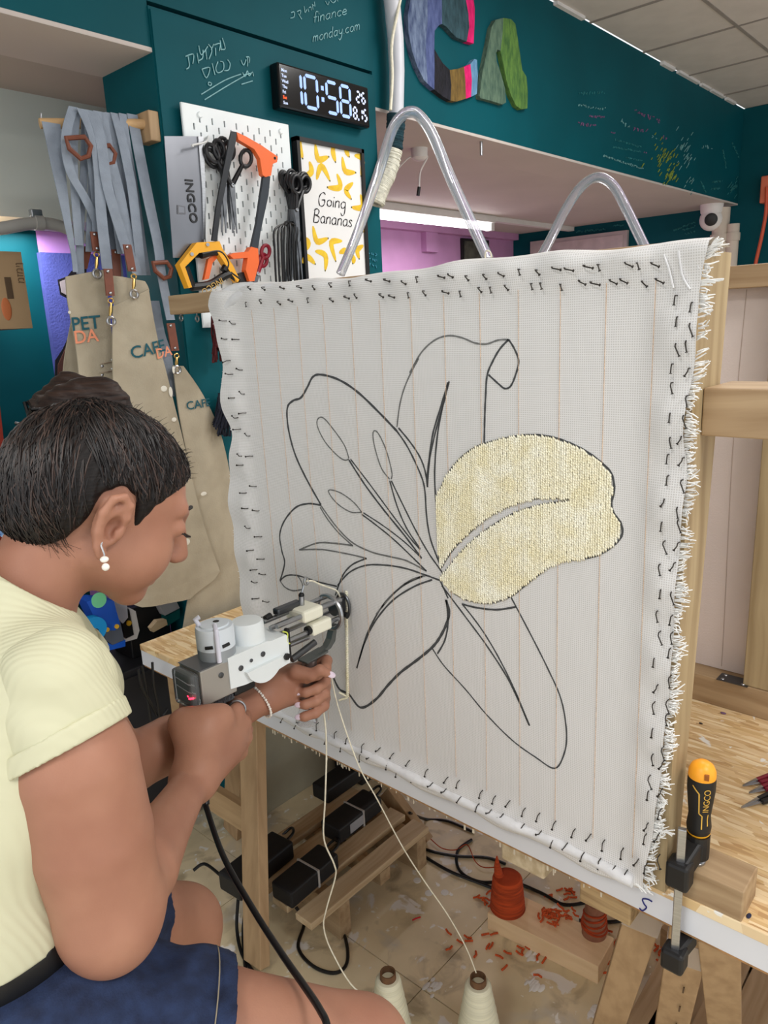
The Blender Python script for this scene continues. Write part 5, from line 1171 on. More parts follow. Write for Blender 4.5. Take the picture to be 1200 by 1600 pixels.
# plank with the orange cones
PKc = Vector((1.415, .785, 0)); pd = (at(945, 1462, 2, .05) - at(800, 1395, 2, .05)); pd.z = 0; pd.normalize(); ps = Vector((-pd.y, pd.x, 0))
MB().obox((PKc.x, PKc.y, .026), pd * .150, ps * .052, Vector((0, 0, .026)), .002).build('pine_plank', wood('pine_fresh', (238, 208, 168), (226, 192, 148), 1), label='short fresh pine plank on the floor under the orange cones', cat='plank')
ORY = mat('orange_yarn', (176, 66, 24), rough=.9, var=.35, scale=12, stretch=(1, 1, 14), bump=.6, bscale=10)
o1 = at(793, 1418, 2, .052)
T = yarn_cone(o1, 'full rust orange yarn cone at the left end of the plank', ORY, rb=.046, rt=.038, h=.092, zb=.0521, core=.002)
MB().tube([(o1.x - .01, o1.y + .018, .14), (o1.x - .008, o1.y + .026, .175), (o1.x - .006, o1.y + .028, .20)], [.014, .008, .002], 10).build('yarn_peak', ORY, T, smooth=True)
o2 = at(928, 1458, 2, .052)
T = thing('yarn_cone', Vector((o2.x, o2.y, .0521)), 'nearly empty cone with a few orange turns at the right end', 'yarn cone')
MB().lathe((o2.x, o2.y, .0521), (0, 0, 1), [(0, .030), (.014, .029), (.015, .031), (.09, .021)], n=28).build('core_tube', mat('cone_kraft', (150, 100, 76), rough=.8, var=.2, scale=50), T, smooth=True)
for k in range(5): MB().tube([Vector((o2.x + (.031 - .0013 * k) * math.cos(a), o2.y + (.031 - .0013 * k) * math.sin(a), .075 + .010 * k + .006 * math.sin(a + k))) for a in np.linspace(0, 6.28, 19)[:-1]], .0028, 6, closed=True).build('yarn_turn', ORY, T, smooth=True)
# scraps of orange yarn: each its own object
random.seed(51); SCR = mat('orange_scrap', (206, 88, 40), rough=.9, var=.3, scale=200); sp = []
def scrap(p, z, l=.021):
    a = random.uniform(0, 6.28); d_ = Vector((math.cos(a), math.sin(a), random.uniform(-.1, .25))); p = Vector((p.x, p.y, z + .0035))
    q0 = p - d_ * l / 2; q1 = p + d_ * l / 2; q0.z = max(q0.z, z + .003); q1.z = max(q1.z, z + .003); m_ = (q0 + q1) / 2 + Vector((-d_.y, d_.x, 0)) * random.uniform(-.004, .004)
    MB().tube([q0, m_, q1], .0028, 5).build('yarn_scrap', SCR, label=cur_label, cat='yarn scrap', group=cur_group)
cur_label, cur_group = 'short orange yarn scrap lying on the stained floor', 'orange yarn scraps on the floor'
for cx, cy, sx, sy, n in ((970, 1495, 12, 16, 26), (1035, 1500, 10, 22, 14), (770, 1480, 22, 16, 8), (830, 1500, 20, 12, 7), (880, 1395, 20, 6, 10), (715, 1455, 18, 14, 6), (760, 1405, 8, 8, 6), (1020, 1545, 16, 12, 6)):
    for k in range(n): scrap(at(random.gauss(cx, sx), random.gauss(cy, sy), 2, 0), 0)
cur_label, cur_group = 'short orange yarn scrap piled on the pine plank', 'orange yarn scraps on the plank'
for k in range(34):
    p = at(min(max(random.gauss(868, 14), 838), 900), min(max(random.gauss(1431, 7), 1418), 1446), 2, .052); scrap(p, .052 + random.uniform(0, .004), .018)
cur_label, cur_group = 'small red yarn scrap alone on the floor', None
p = at(650, 1437, 2, 0); MB().tube([p + Vector((-.01, .004, .003)), p + Vector((0, 0, .004)), p + Vector((.012, -.006, .003))], .002, 5).build('yarn_scrap', mat('red_scrap', (206, 40, 50), rough=.9), label=cur_label, cat='yarn scrap')
wl = {(652, 1376): 'round white paper dot beside the straight yarn strand', (670, 1396): 'small white paper dot right of the larger one', (680, 1540): 'white torn lint heap before the right cone', (835, 1494): 'white lint curl among the orange scraps', (930, 1578): 'white lint tuft near the trestle legs', (725, 1365): 'white plastic film piece under the table', (838, 1540): 'white lint patch right of the right cone', (695, 1395): 'crumpled white film beside the paper dots'}
for (x, y), lb in wl.items():
    p = at(x, y, 2, 0); mb = MB(); rr = .011 if 'dot' in lb else .018
    if 'dot' in lb: mb.lathe((p.x, p.y, .0003), (0, 0, 1), [(0, rr), (.0012, rr)], n=20)
    else:
        for k in range(11): mb.ball((p.x + random.gauss(0, rr * .6), p.y + random.gauss(0, rr * .6), .0012), (random.uniform(.004, .016), random.uniform(.003, .008), .0012), seg=10, ring=4)
    mb.build('paper_dot' if 'dot' in lb else 'lint_scrap', mat('lint_white', (232, 230, 226), rough=.9), label=lb, cat='scrap', smooth=True)

# ================================================================== UNDER THE TABLE
def leg(T, a, b, w_, th, m=BEECH_Z, up=(0, 1, 0)): return MB().bar(a, b, w_, th, up=up, bev=.002).build('leg', m, T)
TR1 = thing('trestle', Vector((1.05, 1.38, 0)), 'wooden trestle carrying the far end of the table', 'trestle')
leg(TR1, (1.02, 1.405, .672), at(402, 1512, 2, 0) + Vector((.0, 0, .015)), .07, .03, up=(1, 0, 0))
leg(TR1, (1.10, 1.555, .672), at(325, 1330, 2, 0) + Vector((.1, 0, .01)), .07, .03, up=(1, 0, 0))
leg(TR1, at(604, 1235, 0, 1.50), at(645, 1345, 2, 0) + Vector((.075, .01, .01)), .06, .03, up=(1, 0, 0))
MB().box((1.0, 1.37, .62), (1.6, 1.41, .6825)).build('top_beam', PINE_X, TR1)
MB().bar((1.0, 1.42, .30), (1.0, 1.66, .30), .022, .08).build('stretcher', BEECH_Y, TR1)
TR2 = thing('trestle', Vector((1.2, .40, 0)), 'wooden trestle with taped legs under the near end of the table', 'trestle')
TAPE = mat('clear_tape', (214, 206, 200), rough=.15, alpha=.45, var=.03)
fA = at(940, 1640, 2, 0); fB = at(1040, 1650, 2, 0); fC = at(1135, 1660, 2, 0)
lA, lB, lC = (at(1018, 1452, 0, 1.03), fA), (at(1078, 1475, 0, .985), fB), (at(1122, 1480, 0, .985), fC)
for i, (a, b) in enumerate((lA, lB, lC)):
    a = Vector((a.x, a.y, .662)); b = Vector(b); b.z = .012; L_ = leg(TR2, a, b, .058, .040, up=(1, .3, 0))
    if i < 2:
        c = a.lerp(b, .13); d_ = (b - a).normalized(); MB().bar(c - d_ * .045, c + d_ * .045, .060, .042, up=(1, .3, 0)).build('tape', TAPE, L_)
        for k in range(3 if i else 0):
            q = a.lerp(b, .35 + .14 * k); MB().obox(q + Vector((-.024, -.014, 0)), d_ * .014, Vector((.0012, 0, 0)), Vector((0, .0012, 0))).build('bark_mark', mat('dark_grain', (92, 70, 50)), L_)
MB().bar((1.00, .30, .645), (1.42, .64, .645), .05, .066).build('top_beam', PINE_X, TR2)
MB().box((1.12, .46, .61), (1.24, .60, .6825)).build('spacer_block', PINE_Y, TR2)
MB().lathe((1.33, .70, .56), (-.6, -.6, .1), [(0, .05), (.12, .05)], n=28).build('log_end', mat('log_grain', (222, 204, 172), rough=.7, var=.12, scale=30), label='round sawn log end hanging behind the orange cone', cat='log') if False else None
# sawn beam ends showing just under the table edge
T = thing('beam_offcut', Vector((1.1, .46, .62)), 'grooved beam end poking out under the table edge above the empty cone', 'beam')
y0, y1 = at(985, 1430, 0, .965).y, at(905, 1400, 0, .965).y
MB().box((.965, y0, .610), (1.30, y1, .6825), .003).build('timber', wood('ribbed', (186, 158, 116), (140, 112, 78), 1, 2.2), T)
T = thing('beam_offcut', Vector((1.1, .62, .6)), 'pale end grain beam under the table edge beside the orange cone', 'beam')
y0, y1 = at(850, 1370, 0, .975).y, at(783, 1350, 0, .975).y
MB().box((.975, y0, .605), (1.35, y1, .6825), .004).build('timber', mat('end_grain', (216, 200, 170), rough=.75, rgb2=(190, 170, 136), scale=60, lo=.35, hi=.65), T)
# slatted pallet with power adapters
PA = thing('slat_pallet', Vector((1.22, 1.37, 0)), 'low slatted pallet under the far half of the table', 'pallet')
ys_ = (1.235, 1.325, 1.415, 1.505)
for y in ys_: MB().box((.985, y - .030, .100), (1.455, y + .030, .120), .002).build('slat', PINE_X, PA)
for x in (1.10, 1.42): MB().box((x - .02, 1.205, 0), (x + .02, 1.535, .0995), .002).build('runner', PINE_Y, PA)
MB().box((1.24, 1.205, .06), (1.28, 1.535, .0995)).build('runner', PINE_Y, PA)
ADP = mat('adapter_black', (26, 26, 28), rough=.6, var=.2, scale=60); TIE = mat('tie_grey', (176, 172, 168), rough=.5)
def adapter(c, l, w_, h, ang, label, tie=True, sticker=False):
    d_ = Vector((math.cos(ang), math.sin(ang), 0)); s_ = Vector((-d_.y, d_.x, 0)); T = thing('power_adapter', Vector((c[0], c[1], .12)), label, 'power adapter')
    cc = Vector((c[0], c[1], .1205 + h / 2)); MB().obox(cc, d_ * l / 2, s_ * w_ / 2, Vector((0, 0, h / 2)), .006).build('brick', ADP, T)
    if tie: MB().obox(cc + d_ * .01, d_ * .003, s_ * (w_ / 2 + .002), Vector((0, 0, h / 2 + .002)), .001).build('cable_tie', TIE, T)
    if sticker: MB().obox(cc - s_ * (w_ / 2 + .0003) - d_ * .02, d_ * .03, s_ * .0008, Vector((0, 0, h * .3))).build('sticker', mat('sticker_grey', (160, 160, 164)), T)
    P = smooth_path([cc + d_ * l / 2, cc + d_ * (l / 2 + .04) + Vector((0, 0, .01)), cc + d_ * (l / 2 + .07) + s_ * .04 + Vector((0, 0, -.01)), cc + d_ * (l / 2 + .04) + s_ * .07 + Vector((0, 0, -.045))], 6)
    MB().tube(P, .004, 8).build('lead', RUBBER, T, smooth=True)
p = at(550, 1272, 2, .15); adapter((p.x, p.y), .19, .075, .05, .04, 'black power adapter with a grey sticker, nearest under the table edge', True, True)
p = at(545, 1232, 2, .15); adapter((p.x + .02, p.y + .06), .18, .07, .05, .02, 'black power adapter furthest back on the pallet', False)
p = at(478, 1365, 2, .15); adapter((p.x, p.y), .18, .075, .05, .06, 'black power adapter with a pale tie, right of the trestle leg', True)
p = at(402, 1350, 2, .15); adapter((p.x, p.y), .20, .085, .055, .08, 'black power adapter partly hidden by the trestle leg', False)
def floor_cable(px, label, r=.0045, z=.005):
    P = smooth_path([at(a, b, 2, z) if len(q) == 2 else at(a, b, 2, q[2]) for q in px for a, b in (q[:2],)], 7)
    return MB().tube(P, r, 8).build('floor_cable', RUBBER, label=label, cat='cable', smooth=True)
floor_cable([(455, 1408, .05), (475, 1440), (466, 1480), (490, 1510), (525, 1520), (543, 1500), (535, 1455), (500, 1420), (455, 1402, .06)], 'black cable looping on the floor right of the trestle leg')
floor_cable([(372, 1405, .09), (370, 1450, .03), (378, 1490), (400, 1525)], 'black cable dropping straight down left of the trestle leg')
floor_cable([(386, 1405, .09), (380, 1450, .03), (382, 1495), (384, 1520)], 'second black cable falling beside the straight one')
floor_cable([(302, 1360, .09), (320, 1350, .10), (345, 1368, .10)], 'short black lead behind the far knee')
floor_cable([(345, 1505), (360, 1518), (372, 1530)], 'black cable end emerging below the knee')
floor_cable([(634, 1262, .1), (632, 1300), (660, 1325), (710, 1337), (760, 1340), (790, 1350)], 'black cable running under the table to the log')
floor_cable([(640, 1270, .1), (665, 1280), (700, 1283), (740, 1300)], 'upper black cable under the table edge')
floor_cable([(737, 1312), (715, 1330), (718, 1360), (750, 1378), (800, 1378), (845, 1395), (880, 1413), (915, 1410), (950, 1400)], 'black cable curling behind the orange cone and plank')
floor_cable([(655, 1333), (700, 1360), (750, 1380), (790, 1395)], 'lower black cable crossing the cable loop')
floor_cable([(612, 1325), (598, 1300), (606, 1285)], 'thin black cable bend beside the wooden leg', .003)
floor_cable([(905, 1438), (960, 1440), (1000, 1428)], 'black cable passing behind the nearly empty cone')
P = [at(a, b, 2, .008) for a, b in ((672, 1310), (690, 1325), (712, 1328), (730, 1320), (742, 1345), (755, 1355), (775, 1355))]
MB().tube(smooth_path(P, 6), .0016, 6).build('yarn_strand', ORY, label='thin orange yarn lying across the black cables', cat='yarn', smooth=True)
# pallet at the near right
PB2 = thing('slat_pallet', Vector((1.62, .32, 0)), 'pale slatted pallet on the floor behind the trestle legs', 'pallet')
for (a, b) in (((1052, 1590), (1100, 1500)), ((1092, 1612), (1150, 1500)), ((1160, 1620), (1190, 1545)), ((1010, 1600), (1050, 1520))):
    p, q = at(*a, 2, .10), at(*b, 2, .10); d_ = (q - p).normalized(); MB().bar(p - d_ * .06 - Vector((0, 0, .011)), q + d_ * .12 - Vector((0, 0, .011)), .075, .02, bev=.002).build('slat', PINE_X, PB2)
p, q = at(1100, 1495, 2, .06), at(1215, 1572, 2, .06); d_ = (q - p).normalized(); MB().bar(p - d_ * .1, q + d_ * .1, .05, .055).build('runner', BEECH_Y, PB2)
p, q = at(1020, 1560, 2, .04), at(1130, 1660, 2, .04); MB().bar(p, q, .05, .075).build('runner', BEECH_Y, PB2)
# cabinet and clutter left of the table end
CBN = thing('drawer_box', Vector((1.25, 1.62, .42)), 'plain wooden drawer box under the far end of the table', 'drawer box')
a, b = at(195, 1062, 1, 1.66), at(285, 1115, 1, 1.66)
MB().box((.99, 1.64, .50), (1.55, 1.665, .665)).build('front', BEECH_Y, CBN)
MB().box((.99, 1.665, .50), (1.55, 1.75, .52)).box((.99, 1.665, .52), (1.01, 1.75, .665)).box((1.53, 1.665, .52), (1.55, 1.75, .665)).build('carcass', BEECH_Y, CBN)
for i, (px, lb) in enumerate((([(222, 1040), (228, 1070), (232, 1100), (236, 1130)], 'leftmost black cable hanging under the table end'), ([(216, 1045), (222, 1075), (236, 1100), (245, 1118)], 'slanting black cable under the table end'), ([(238, 1035), (240, 1070), (246, 1100), (250, 1125)], 'right black cable hanging under the table end'), ([(262, 1108), (256, 1118), (268, 1125), (282, 1118)], 'curled black cable behind the gun grip'))):
    MB().tube(smooth_path([at(a, b, 1, 1.625 - .004 * i) for a, b in px], 6), .0035, 8).build('hanging_cable', RUBBER, label=lb, cat='cable', smooth=True)
GB = thing('grey_board', Vector((1.6, 1.77, 0)), 'pale grey green board leaning behind the trestle under the table', 'board')
MB().box((1.24, 1.765, 0), (1.98, 1.795, .56), .003).build('board', mat('grey_board', (158, 152, 132), rough=.7, var=.08), GB)
MB().box((1.46, 1.64, .24), (1.72, 1.76, .46), .006).build('dark_crate', BLACK, label='black crate standing in the shade under the table', cat='crate') if False else None
T = thing('dark_crate', Vector((1.72, 1.68, 0)), 'black crate in the shade under the far table half', 'crate')
MB().box((1.60, 1.62, 0), (1.84, 1.755, .42), .006).build('body', BLACK, T); MB().box((1.59, 1.61, .42), (1.85, 1.762, .45), .004).build('lid', BLACK, T)
LOWC = thing('low_cabinet', Vector((.75, 1.98, 0)), 'dark low cabinet behind the woman carrying tools and boxes', 'cabinet')
DK = mat('cabinet_dark', (34, 34, 38), rough=.5)
MB().box((.2, 1.93, .04), (1.17, 2.28, .60), .003).build('carcass', DK, LOWC)
MB().box((.22, 1.92, .06), (.68, 1.93, .58)).build('door', DK, LOWC); MB().box((.70, 1.92, .06), (1.15, 1.93, .58)).build('door', DK, LOWC)
for x in (.25, 1.12): MB().box((x - .03, 1.96, 0), (x + .03, 2.25, .04)).build('foot', BLACK, LOWC)
BLU, CYA, TLB = mat('tool_blue', (20, 84, 190), rough=.4), mat('tool_cyan', (20, 140, 206), rough=.4), mat('box_teal', (10, 92, 92), rough=.5)
GRYT = mat('tool_grey', (86, 92, 104), rough=.5); YB = mat('button_yellow', (240, 186, 50), rough=.5); MINT = mat('mint_sticker', (120, 214, 160), rough=.5)
def bx(px, y, th): return MB().prism([at(a, b, 1, y) for a, b in px], (0, th, 0))
T = thing('electric_tool', at(170, 1010, 1, 1.93), 'bright blue electric tool with yellow buttons below the chin', 'power tool')
bx([(135, 940), (150, 936), (178, 938), (182, 955), (188, 975), (180, 985), (165, 985), (150, 970)], 1.93, .06).build('body', BLU, T)
bx([(165, 985), (188, 972), (194, 1000), (176, 1008), (165, 1000)], 1.932, .055).build('grip', GRYT, T)
bx([(160, 1000), (176, 1008), (196, 1000), (196, 1010), (172, 1016), (158, 1008)], 1.931, .06).build('base', BLU, T)
MB().lathe(at(155, 938, 1, 1.928), (0, 1, 0), [(0, .022), (.004, .022)], n=24).build('sticker', MINT, T)
for q in ((168, 984), (183, 979)): MB().lathe(at(*q, 1, 1.926), (0, 1, 0), [(0, .0065), (.006, .0065)], n=16).build('button', YB, T)
T = thing('tape_roll', at(148, 1000, 1, 1.905), 'cyan round tape dispenser beside the blue tool', 'tape dispenser')
MB().lathe(at(148, 984, 1, 1.90), (0, 1, 0), [(0, .036), (.025, .036)], n=32).build('body', CYA, T, smooth=True)
MB().lathe(at(150, 987, 1, 1.899), (0, 1, 0), [(0, .009), (.001, .009)], n=20).build('hub', mat('hub_dark', (10, 40, 80)), T)
T = thing('white_tool', at(205, 1000, 1, 1.99), 'white and dark tool casing right of the blue tool', 'power tool')
bx([(178, 940), (198, 940), (200, 965), (192, 975), (183, 965)], 1.99, .05).build('shroud', mat('shroud_white', (214, 216, 230), rough=.5), T)
bx([(203, 950), (212, 955), (218, 985), (214, 998), (196, 1003), (194, 1000), (210, 992)], 1.985, .03).build('strap', WHITE, T)
bx([(190, 975), (207, 970), (210, 992), (197, 998)], 1.988, .05).build('grip', BLACK, T)
MB().lathe(at(202, 974, 1, 1.984), (0, 1, 0), [(0, .008), (.006, .008)], n=16).build('button', YB, T)
T = thing('small_box', at(270, 960, 1, 1.96), 'small teal and grey box behind the table corner', 'box')
bx([(260, 963), (281, 952), (281, 966), (262, 978)], 1.96, .06).build('carton', TLB, T)
bx([(250, 946), (275, 938), (281, 950), (258, 962)], 1.958, .06).build('lid', mat('lid_grey', (176, 174, 176), rough=.5), T)
MB().box((1.02, 1.99, .60), (1.16, 2.1, .76), .004).build('dark_case', BLACK, label='black case standing on the low cabinet', cat='case')
bx([(236, 982), (246, 970), (260, 968), (262, 976), (240, 988)], 1.94, .02).build('wood_offcut', PINE_X, label='pale wooden offcut behind the table corner', cat='wood offcut')
T = thing('plastic_bag', at(5, 840, 1, 2.0), 'crumpled blue and white plastic bag at the left edge', 'bag')
a, b = at(-20, 750, 1, 2.0), at(18, 835, 1, 2.0)
mb = MB(); mb.ball(((a.x + b.x) / 2, 2.0, (a.z + b.z) / 2), ((b.x - a.x) / 2, .05, (a.z - b.z) / 2), seg=22, ring=14)
random.seed(61); mb.v = [v + Vector((random.uniform(-.007, .007), random.uniform(-.012, .012), random.uniform(-.006, .006))) for v in mb.v]
mb.build('film', mat('blue_film', (206, 222, 238), rough=.2, rgb2=(50, 120, 190), scale=16, lo=.42, hi=.56), T)
MB().box((.30, 1.97, .60), (.66, 2.12, at(5, 838, 1, 2.0).z)).build('storage_box', DK, label='dark storage box below the plastic bag', cat='box')
# ================================================================== THE WOMAN AT THE GUN
class Field:
    """signed distance grid; shapes are blended in, the surface is pulled out as one closed mesh"""
    def __init__(s, xs, ys, zs):
        s.xs, s.ys, s.zs = [np.asarray(a, dtype=np.float32) for a in (xs, ys, zs)]
        s.F = np.full((len(xs), len(ys), len(zs)), .2, dtype=np.float32)
    def _sl(s, lo, hi):
        r = []
        for a, l, h in zip((s.xs, s.ys, s.zs), lo, hi): r.append(slice(max(0, int(np.searchsorted(a, l)) - 1), min(len(a), int(np.searchsorted(a, h)) + 1)))
        return tuple(r)
    def op(s, fn, lo, hi, k=.0, mode='add', pad=.03):
        sl = s._sl([l - pad for l in lo], [h + pad for h in hi])
        if any(q.stop <= q.start for q in sl): return s
        X, Y, Z = np.meshgrid(s.xs[sl[0]], s.ys[sl[1]], s.zs[sl[2]], indexing='ij', sparse=True)
        d = fn(X, Y, Z); A = s.F[sl]
        if mode == 'add':
            if k > 0: h = np.clip(.5 + .5 * (A - d) / k, 0, 1); A = A * (1 - h) + d * h - k * h * (1 - h)
            else: A = np.minimum(A, d)
        elif mode == 'sub':
            d = -d
            if k > 0: h = np.clip(.5 - .5 * (A - d) / k, 0, 1); A = A * (1 - h) + d * h + k * h * (1 - h)
            else: A = np.maximum(A, d)
        elif mode == 'and': A = np.maximum(A, d)
        s.F[sl] = A; return s
    def cap(s, a, b, ra, rb, k=.02, mode='add'):
        a, b = np.array(a, float), np.array(b, float); ab = b - a; L2 = max(float(ab @ ab), 1e-12); R = max(ra, rb)
        def fn(X, Y, Z):
            t = np.clip(((X - a[0]) * ab[0] + (Y - a[1]) * ab[1] + (Z - a[2]) * ab[2]) / L2, 0, 1)
            return np.sqrt((X - a[0] - t * ab[0]) ** 2 + (Y - a[1] - t * ab[1]) ** 2 + (Z - a[2] - t * ab[2]) ** 2) - (ra + (rb - ra) * t)
        return s.op(fn, np.minimum(a, b) - R, np.maximum(a, b) + R, k, mode, pad=max(.02, k))
    def chain(s, pts, rs, k=.02, mode='add', kc=.003):
        P = [np.array(q, float) for q in pts]
        def fn(X, Y, Z):
            out = None
            for a, b, ra, rb in zip(P, P[1:], rs, rs[1:]):
                ab = b - a; L2 = max(float(ab @ ab), 1e-12)
                t = np.clip(((X - a[0]) * ab[0] + (Y - a[1]) * ab[1] + (Z - a[2]) * ab[2]) / L2, 0, 1)
                d = np.sqrt((X - a[0] - t * ab[0]) ** 2 + (Y - a[1] - t * ab[1]) ** 2 + (Z - a[2] - t * ab[2]) ** 2) - (ra + (rb - ra) * t)
                if out is None: out = d
                else: h = np.clip(.5 + .5 * (out - d) / kc, 0, 1); out = out * (1 - h) + d * h - kc * h * (1 - h)
            return out
        R = max(rs); return s.op(fn, np.min(P, 0) - R, np.max(P, 0) + R, k, mode, pad=max(.02, k))
    def ell(s, c, r, ax=None, k=.02, mode='add'):
        c = np.array(c, float); r = np.array(r, float); A = np.eye(3) if ax is None else np.array([list(v) for v in ax], float); R = r.max()
        def fn(X, Y, Z):
            x, y, z = X - c[0], Y - c[1], Z - c[2]
            q = [x * A[i][0] + y * A[i][1] + z * A[i][2] for i in range(3)]
            k0 = np.sqrt(sum((q[i] / r[i]) ** 2 for i in range(3))); k1 = np.sqrt(sum((q[i] / r[i] ** 2) ** 2 for i in range(3))) + 1e-9
            return (k0 * (k0 - 1) / k1).astype(np.float32)
        return s.op(fn, c - R, c + R, k, mode, pad=max(.02, k))
    def half(s, p, n):                       # keep the side the normal points AWAY from
        p, n = np.array(p, float), np.array(n, float); n = n / np.linalg.norm(n)
        return s.op(lambda X, Y, Z: (X - p[0]) * n[0] + (Y - p[1]) * n[1] + (Z - p[2]) * n[2], (-9, -9, -9), (9, 9, 9), 0, 'and')
    def mesh(s):
        F = s.F; ins = F < 0; n = F.shape
        act = np.zeros((n[0] - 1, n[1] - 1, n[2] - 1), bool)
        base = ins[:-1, :-1, :-1]
        for i in (0, 1):
            for j in (0, 1):
                for k in (0, 1):
                    if i + j + k: act |= ins[i:n[0] - 1 + i, j:n[1] - 1 + j, k:n[2] - 1 + k] != base
        idx = np.argwhere(act); vid = np.full(act.shape, -1, np.int32); vid[act] = np.arange(len(idx))
        I, J, K = idx.T; off = [(i, j, k) for i in (0, 1) for j in (0, 1) for k in (0, 1)]
        val = {o: F[I + o[0], J + o[1], K + o[2]] for o in off}; P = np.zeros((len(idx), 3)); cnt = np.zeros(len(idx))
        co = lambda o: np.stack([s.xs[I + o[0]], s.ys[J + o[1]], s.zs[K + o[2]]], 1)
        for a in off:
            for ax in range(3):
                if a[ax] == 0:
                    b = list(a); b[ax] = 1; b = tuple(b); fa, fb = val[a], val[b]; m = (fa < 0) != (fb < 0)
                    t = np.where(m, fa / np.where(m, fa - fb, 1), 0)[:, None]; P += np.where(m[:, None], co(a) * (1 - t) + co(b) * t, 0); cnt += m
        P /= cnt[:, None]; Q = []
        for ax in range(3):
            sl0 = [slice(1, -1)] * 3; sl0[ax] = slice(0, -1); sl1 = [slice(1, -1)] * 3; sl1[ax] = slice(1, None)
            a, b = ins[tuple(sl0)], ins[tuple(sl1)]; e = np.argwhere(a != b); fl = a[a != b]
            g = e.copy(); 
            for q in range(3):
                if q != ax: g[:, q] += 1
            u, v = [q for q in range(3) if q != ax]
            def cell(du, dv):
                c = g.copy(); c[:, u] -= du; c[:, v] -= dv; return vid[c[:, 0], c[:, 1], c[:, 2]]
            q4 = np.stack([cell(1, 1), cell(0, 1), cell(0, 0), cell(1, 0)], 1)
            flip = fl if ax != 1 else ~fl
            q4[~flip] = q4[~flip][:, ::-1]; Q.append(q4)
        return P, np.concatenate(Q)
def rng_(a, b, h): return np.arange(a, b + h, h)
def field_obj(F, name, m, parent, relax=1, **kw):
    P, Q = F.mesh(); base = np.array([(P[:, 0].min() + P[:, 0].max()) / 2, (P[:, 1].min() + P[:, 1].max()) / 2, P[:, 2].min()])
    for _ in range(relax):                   # light smoothing of the grid
        S = np.zeros_like(P); C_ = np.zeros(len(P))
        for a, b in ((0, 1), (1, 2), (2, 3), (3, 0)):
            np.add.at(S, Q[:, a], P[Q[:, b]]); np.add.at(C_, Q[:, a], 1); np.add.at(S, Q[:, b], P[Q[:, a]]); np.add.at(C_, Q[:, b], 1)
        P = P * .5 + .5 * S / np.maximum(C_, 1)[:, None]
    me = bpy.data.meshes.new(name); me.vertices.add(len(P)); me.vertices.foreach_set('co', (P - base).astype(np.float32).ravel())
    me.loops.add(len(Q) * 4); me.loops.foreach_set('vertex_index', Q.astype(np.int32).ravel()); me.polygons.add(len(Q))
    me.polygons.foreach_set('loop_start', np.arange(0, len(Q) * 4, 4, dtype=np.int32)); me.polygons.foreach_set('use_smooth', np.ones(len(Q), bool))
    me.update(calc_edges=True); me.validate(); me.materials.append(m)
    return link(name, me, base, parent, **kw)

A_ = lambda v: np.array(v, float)
# ---- joints
sR, eR, wR = A_(ad(88, 1058, .735)), A_(ad(172, 1432, .785)), A_(ad(303, 1218, 1.055))
sL, eL, wL = A_((.352, .965, 1.188)), A_(ad(188, 1200, 1.10)), A_(ad(418, 1087, 1.295))
hR, kR = A_(ad(95, 1622, .80)), A_(ad(560, 1648, .88)); hL, kL = hR + A_((.06, .165, 0)), A_(ad(283, 1448, 1.18))
aR, aL = A_((.43, .56, .09)), A_((.52, .99, .09))
HS_ = .985; HC = A_((.4108, .8165, 1.3665))
hf, hl, hu = A_((.8477, -.2257, -.4800)), A_((.2781, .9597, .0398)), A_((.4517, -.1672, .8764))
def hp(f, l, u): return HC + HS_ * (hf * f + hl * l + hu * u)
HAX = (hf, hl, hu)
def hr(*r): return [HS_ * q for q in r]
N0 = A_((.305, .845, 1.255))
PERSON = thing('person', Vector((.2, .8, .0)), 'woman in a cream shirt and denim shorts guiding the tufting gun with both hands', 'person')
SKIN = mat('skin', (174, 126, 103), rough=.5, var=.10, scale=14, rgb2=(155, 107, 87), lo=.25, hi=.75, sss=.06, bump=.06, bscale=420, spec=.4)

B = Field(rng_(.02, .90, .0028), rng_(.42, 1.10, .0028), np.concatenate([np.arange(0, .62, .011), rng_(.62, 1.50, .0028)]))
# torso and legs
B.ell((.20, .80, .86), (.095, .12, .09), k=.03).cap((.195, .80, .90), (.20, .81, 1.06), .085, .090, .03).ell((.235, .825, 1.12), (.090, .13, .12), k=.04)
B.cap(sR + A_((.02, .06, -.035)), sL + A_((-.03, -.05, 0)), .042, .046, .04)
B.chain([hR, hR * .5 + kR * .5 + A_((0, 0, .004)), kR], [.066, .077, .060], .02).chain([kR, kR * .6 + aR * .4, aR], [.058, .054, .036], .02).cap(aR, aR + A_((.09, -.06, -.055)), .036, .028, .02)
B.chain([hL, hL * .5 + kL * .5, kL], [.066, .074, .062], .02).chain([kL, kL * .6 + aL * .4, aL], [.058, .054, .036], .02).cap(aL, aL + A_((.1, -.03, -.055)), .036, .028, .02)
# arms
def lerp(a, b, t): return a + (b - a) * t
B.chain([lerp(sR, eR, .12), lerp(sR, eR, .34), lerp(sR, eR, .65), eR + A_((0, 0, .01))], [.044, .061, .061, .054], .02)
B.ell(eR + A_((-.004, -.004, -.018)), (.038, .040, .034), k=.02)
B.chain([eR, lerp(eR, wR, .28), lerp(eR, wR, .6), wR], [.046, .045, .033, .0245], .025)
B.chain([sL, lerp(sL, eL, .5), eL], [.056, .050, .042], .02).chain([eL, lerp(eL, wL, .3), lerp(eL, wL, .65), wL], [.042, .043, .034, .0255], .02)
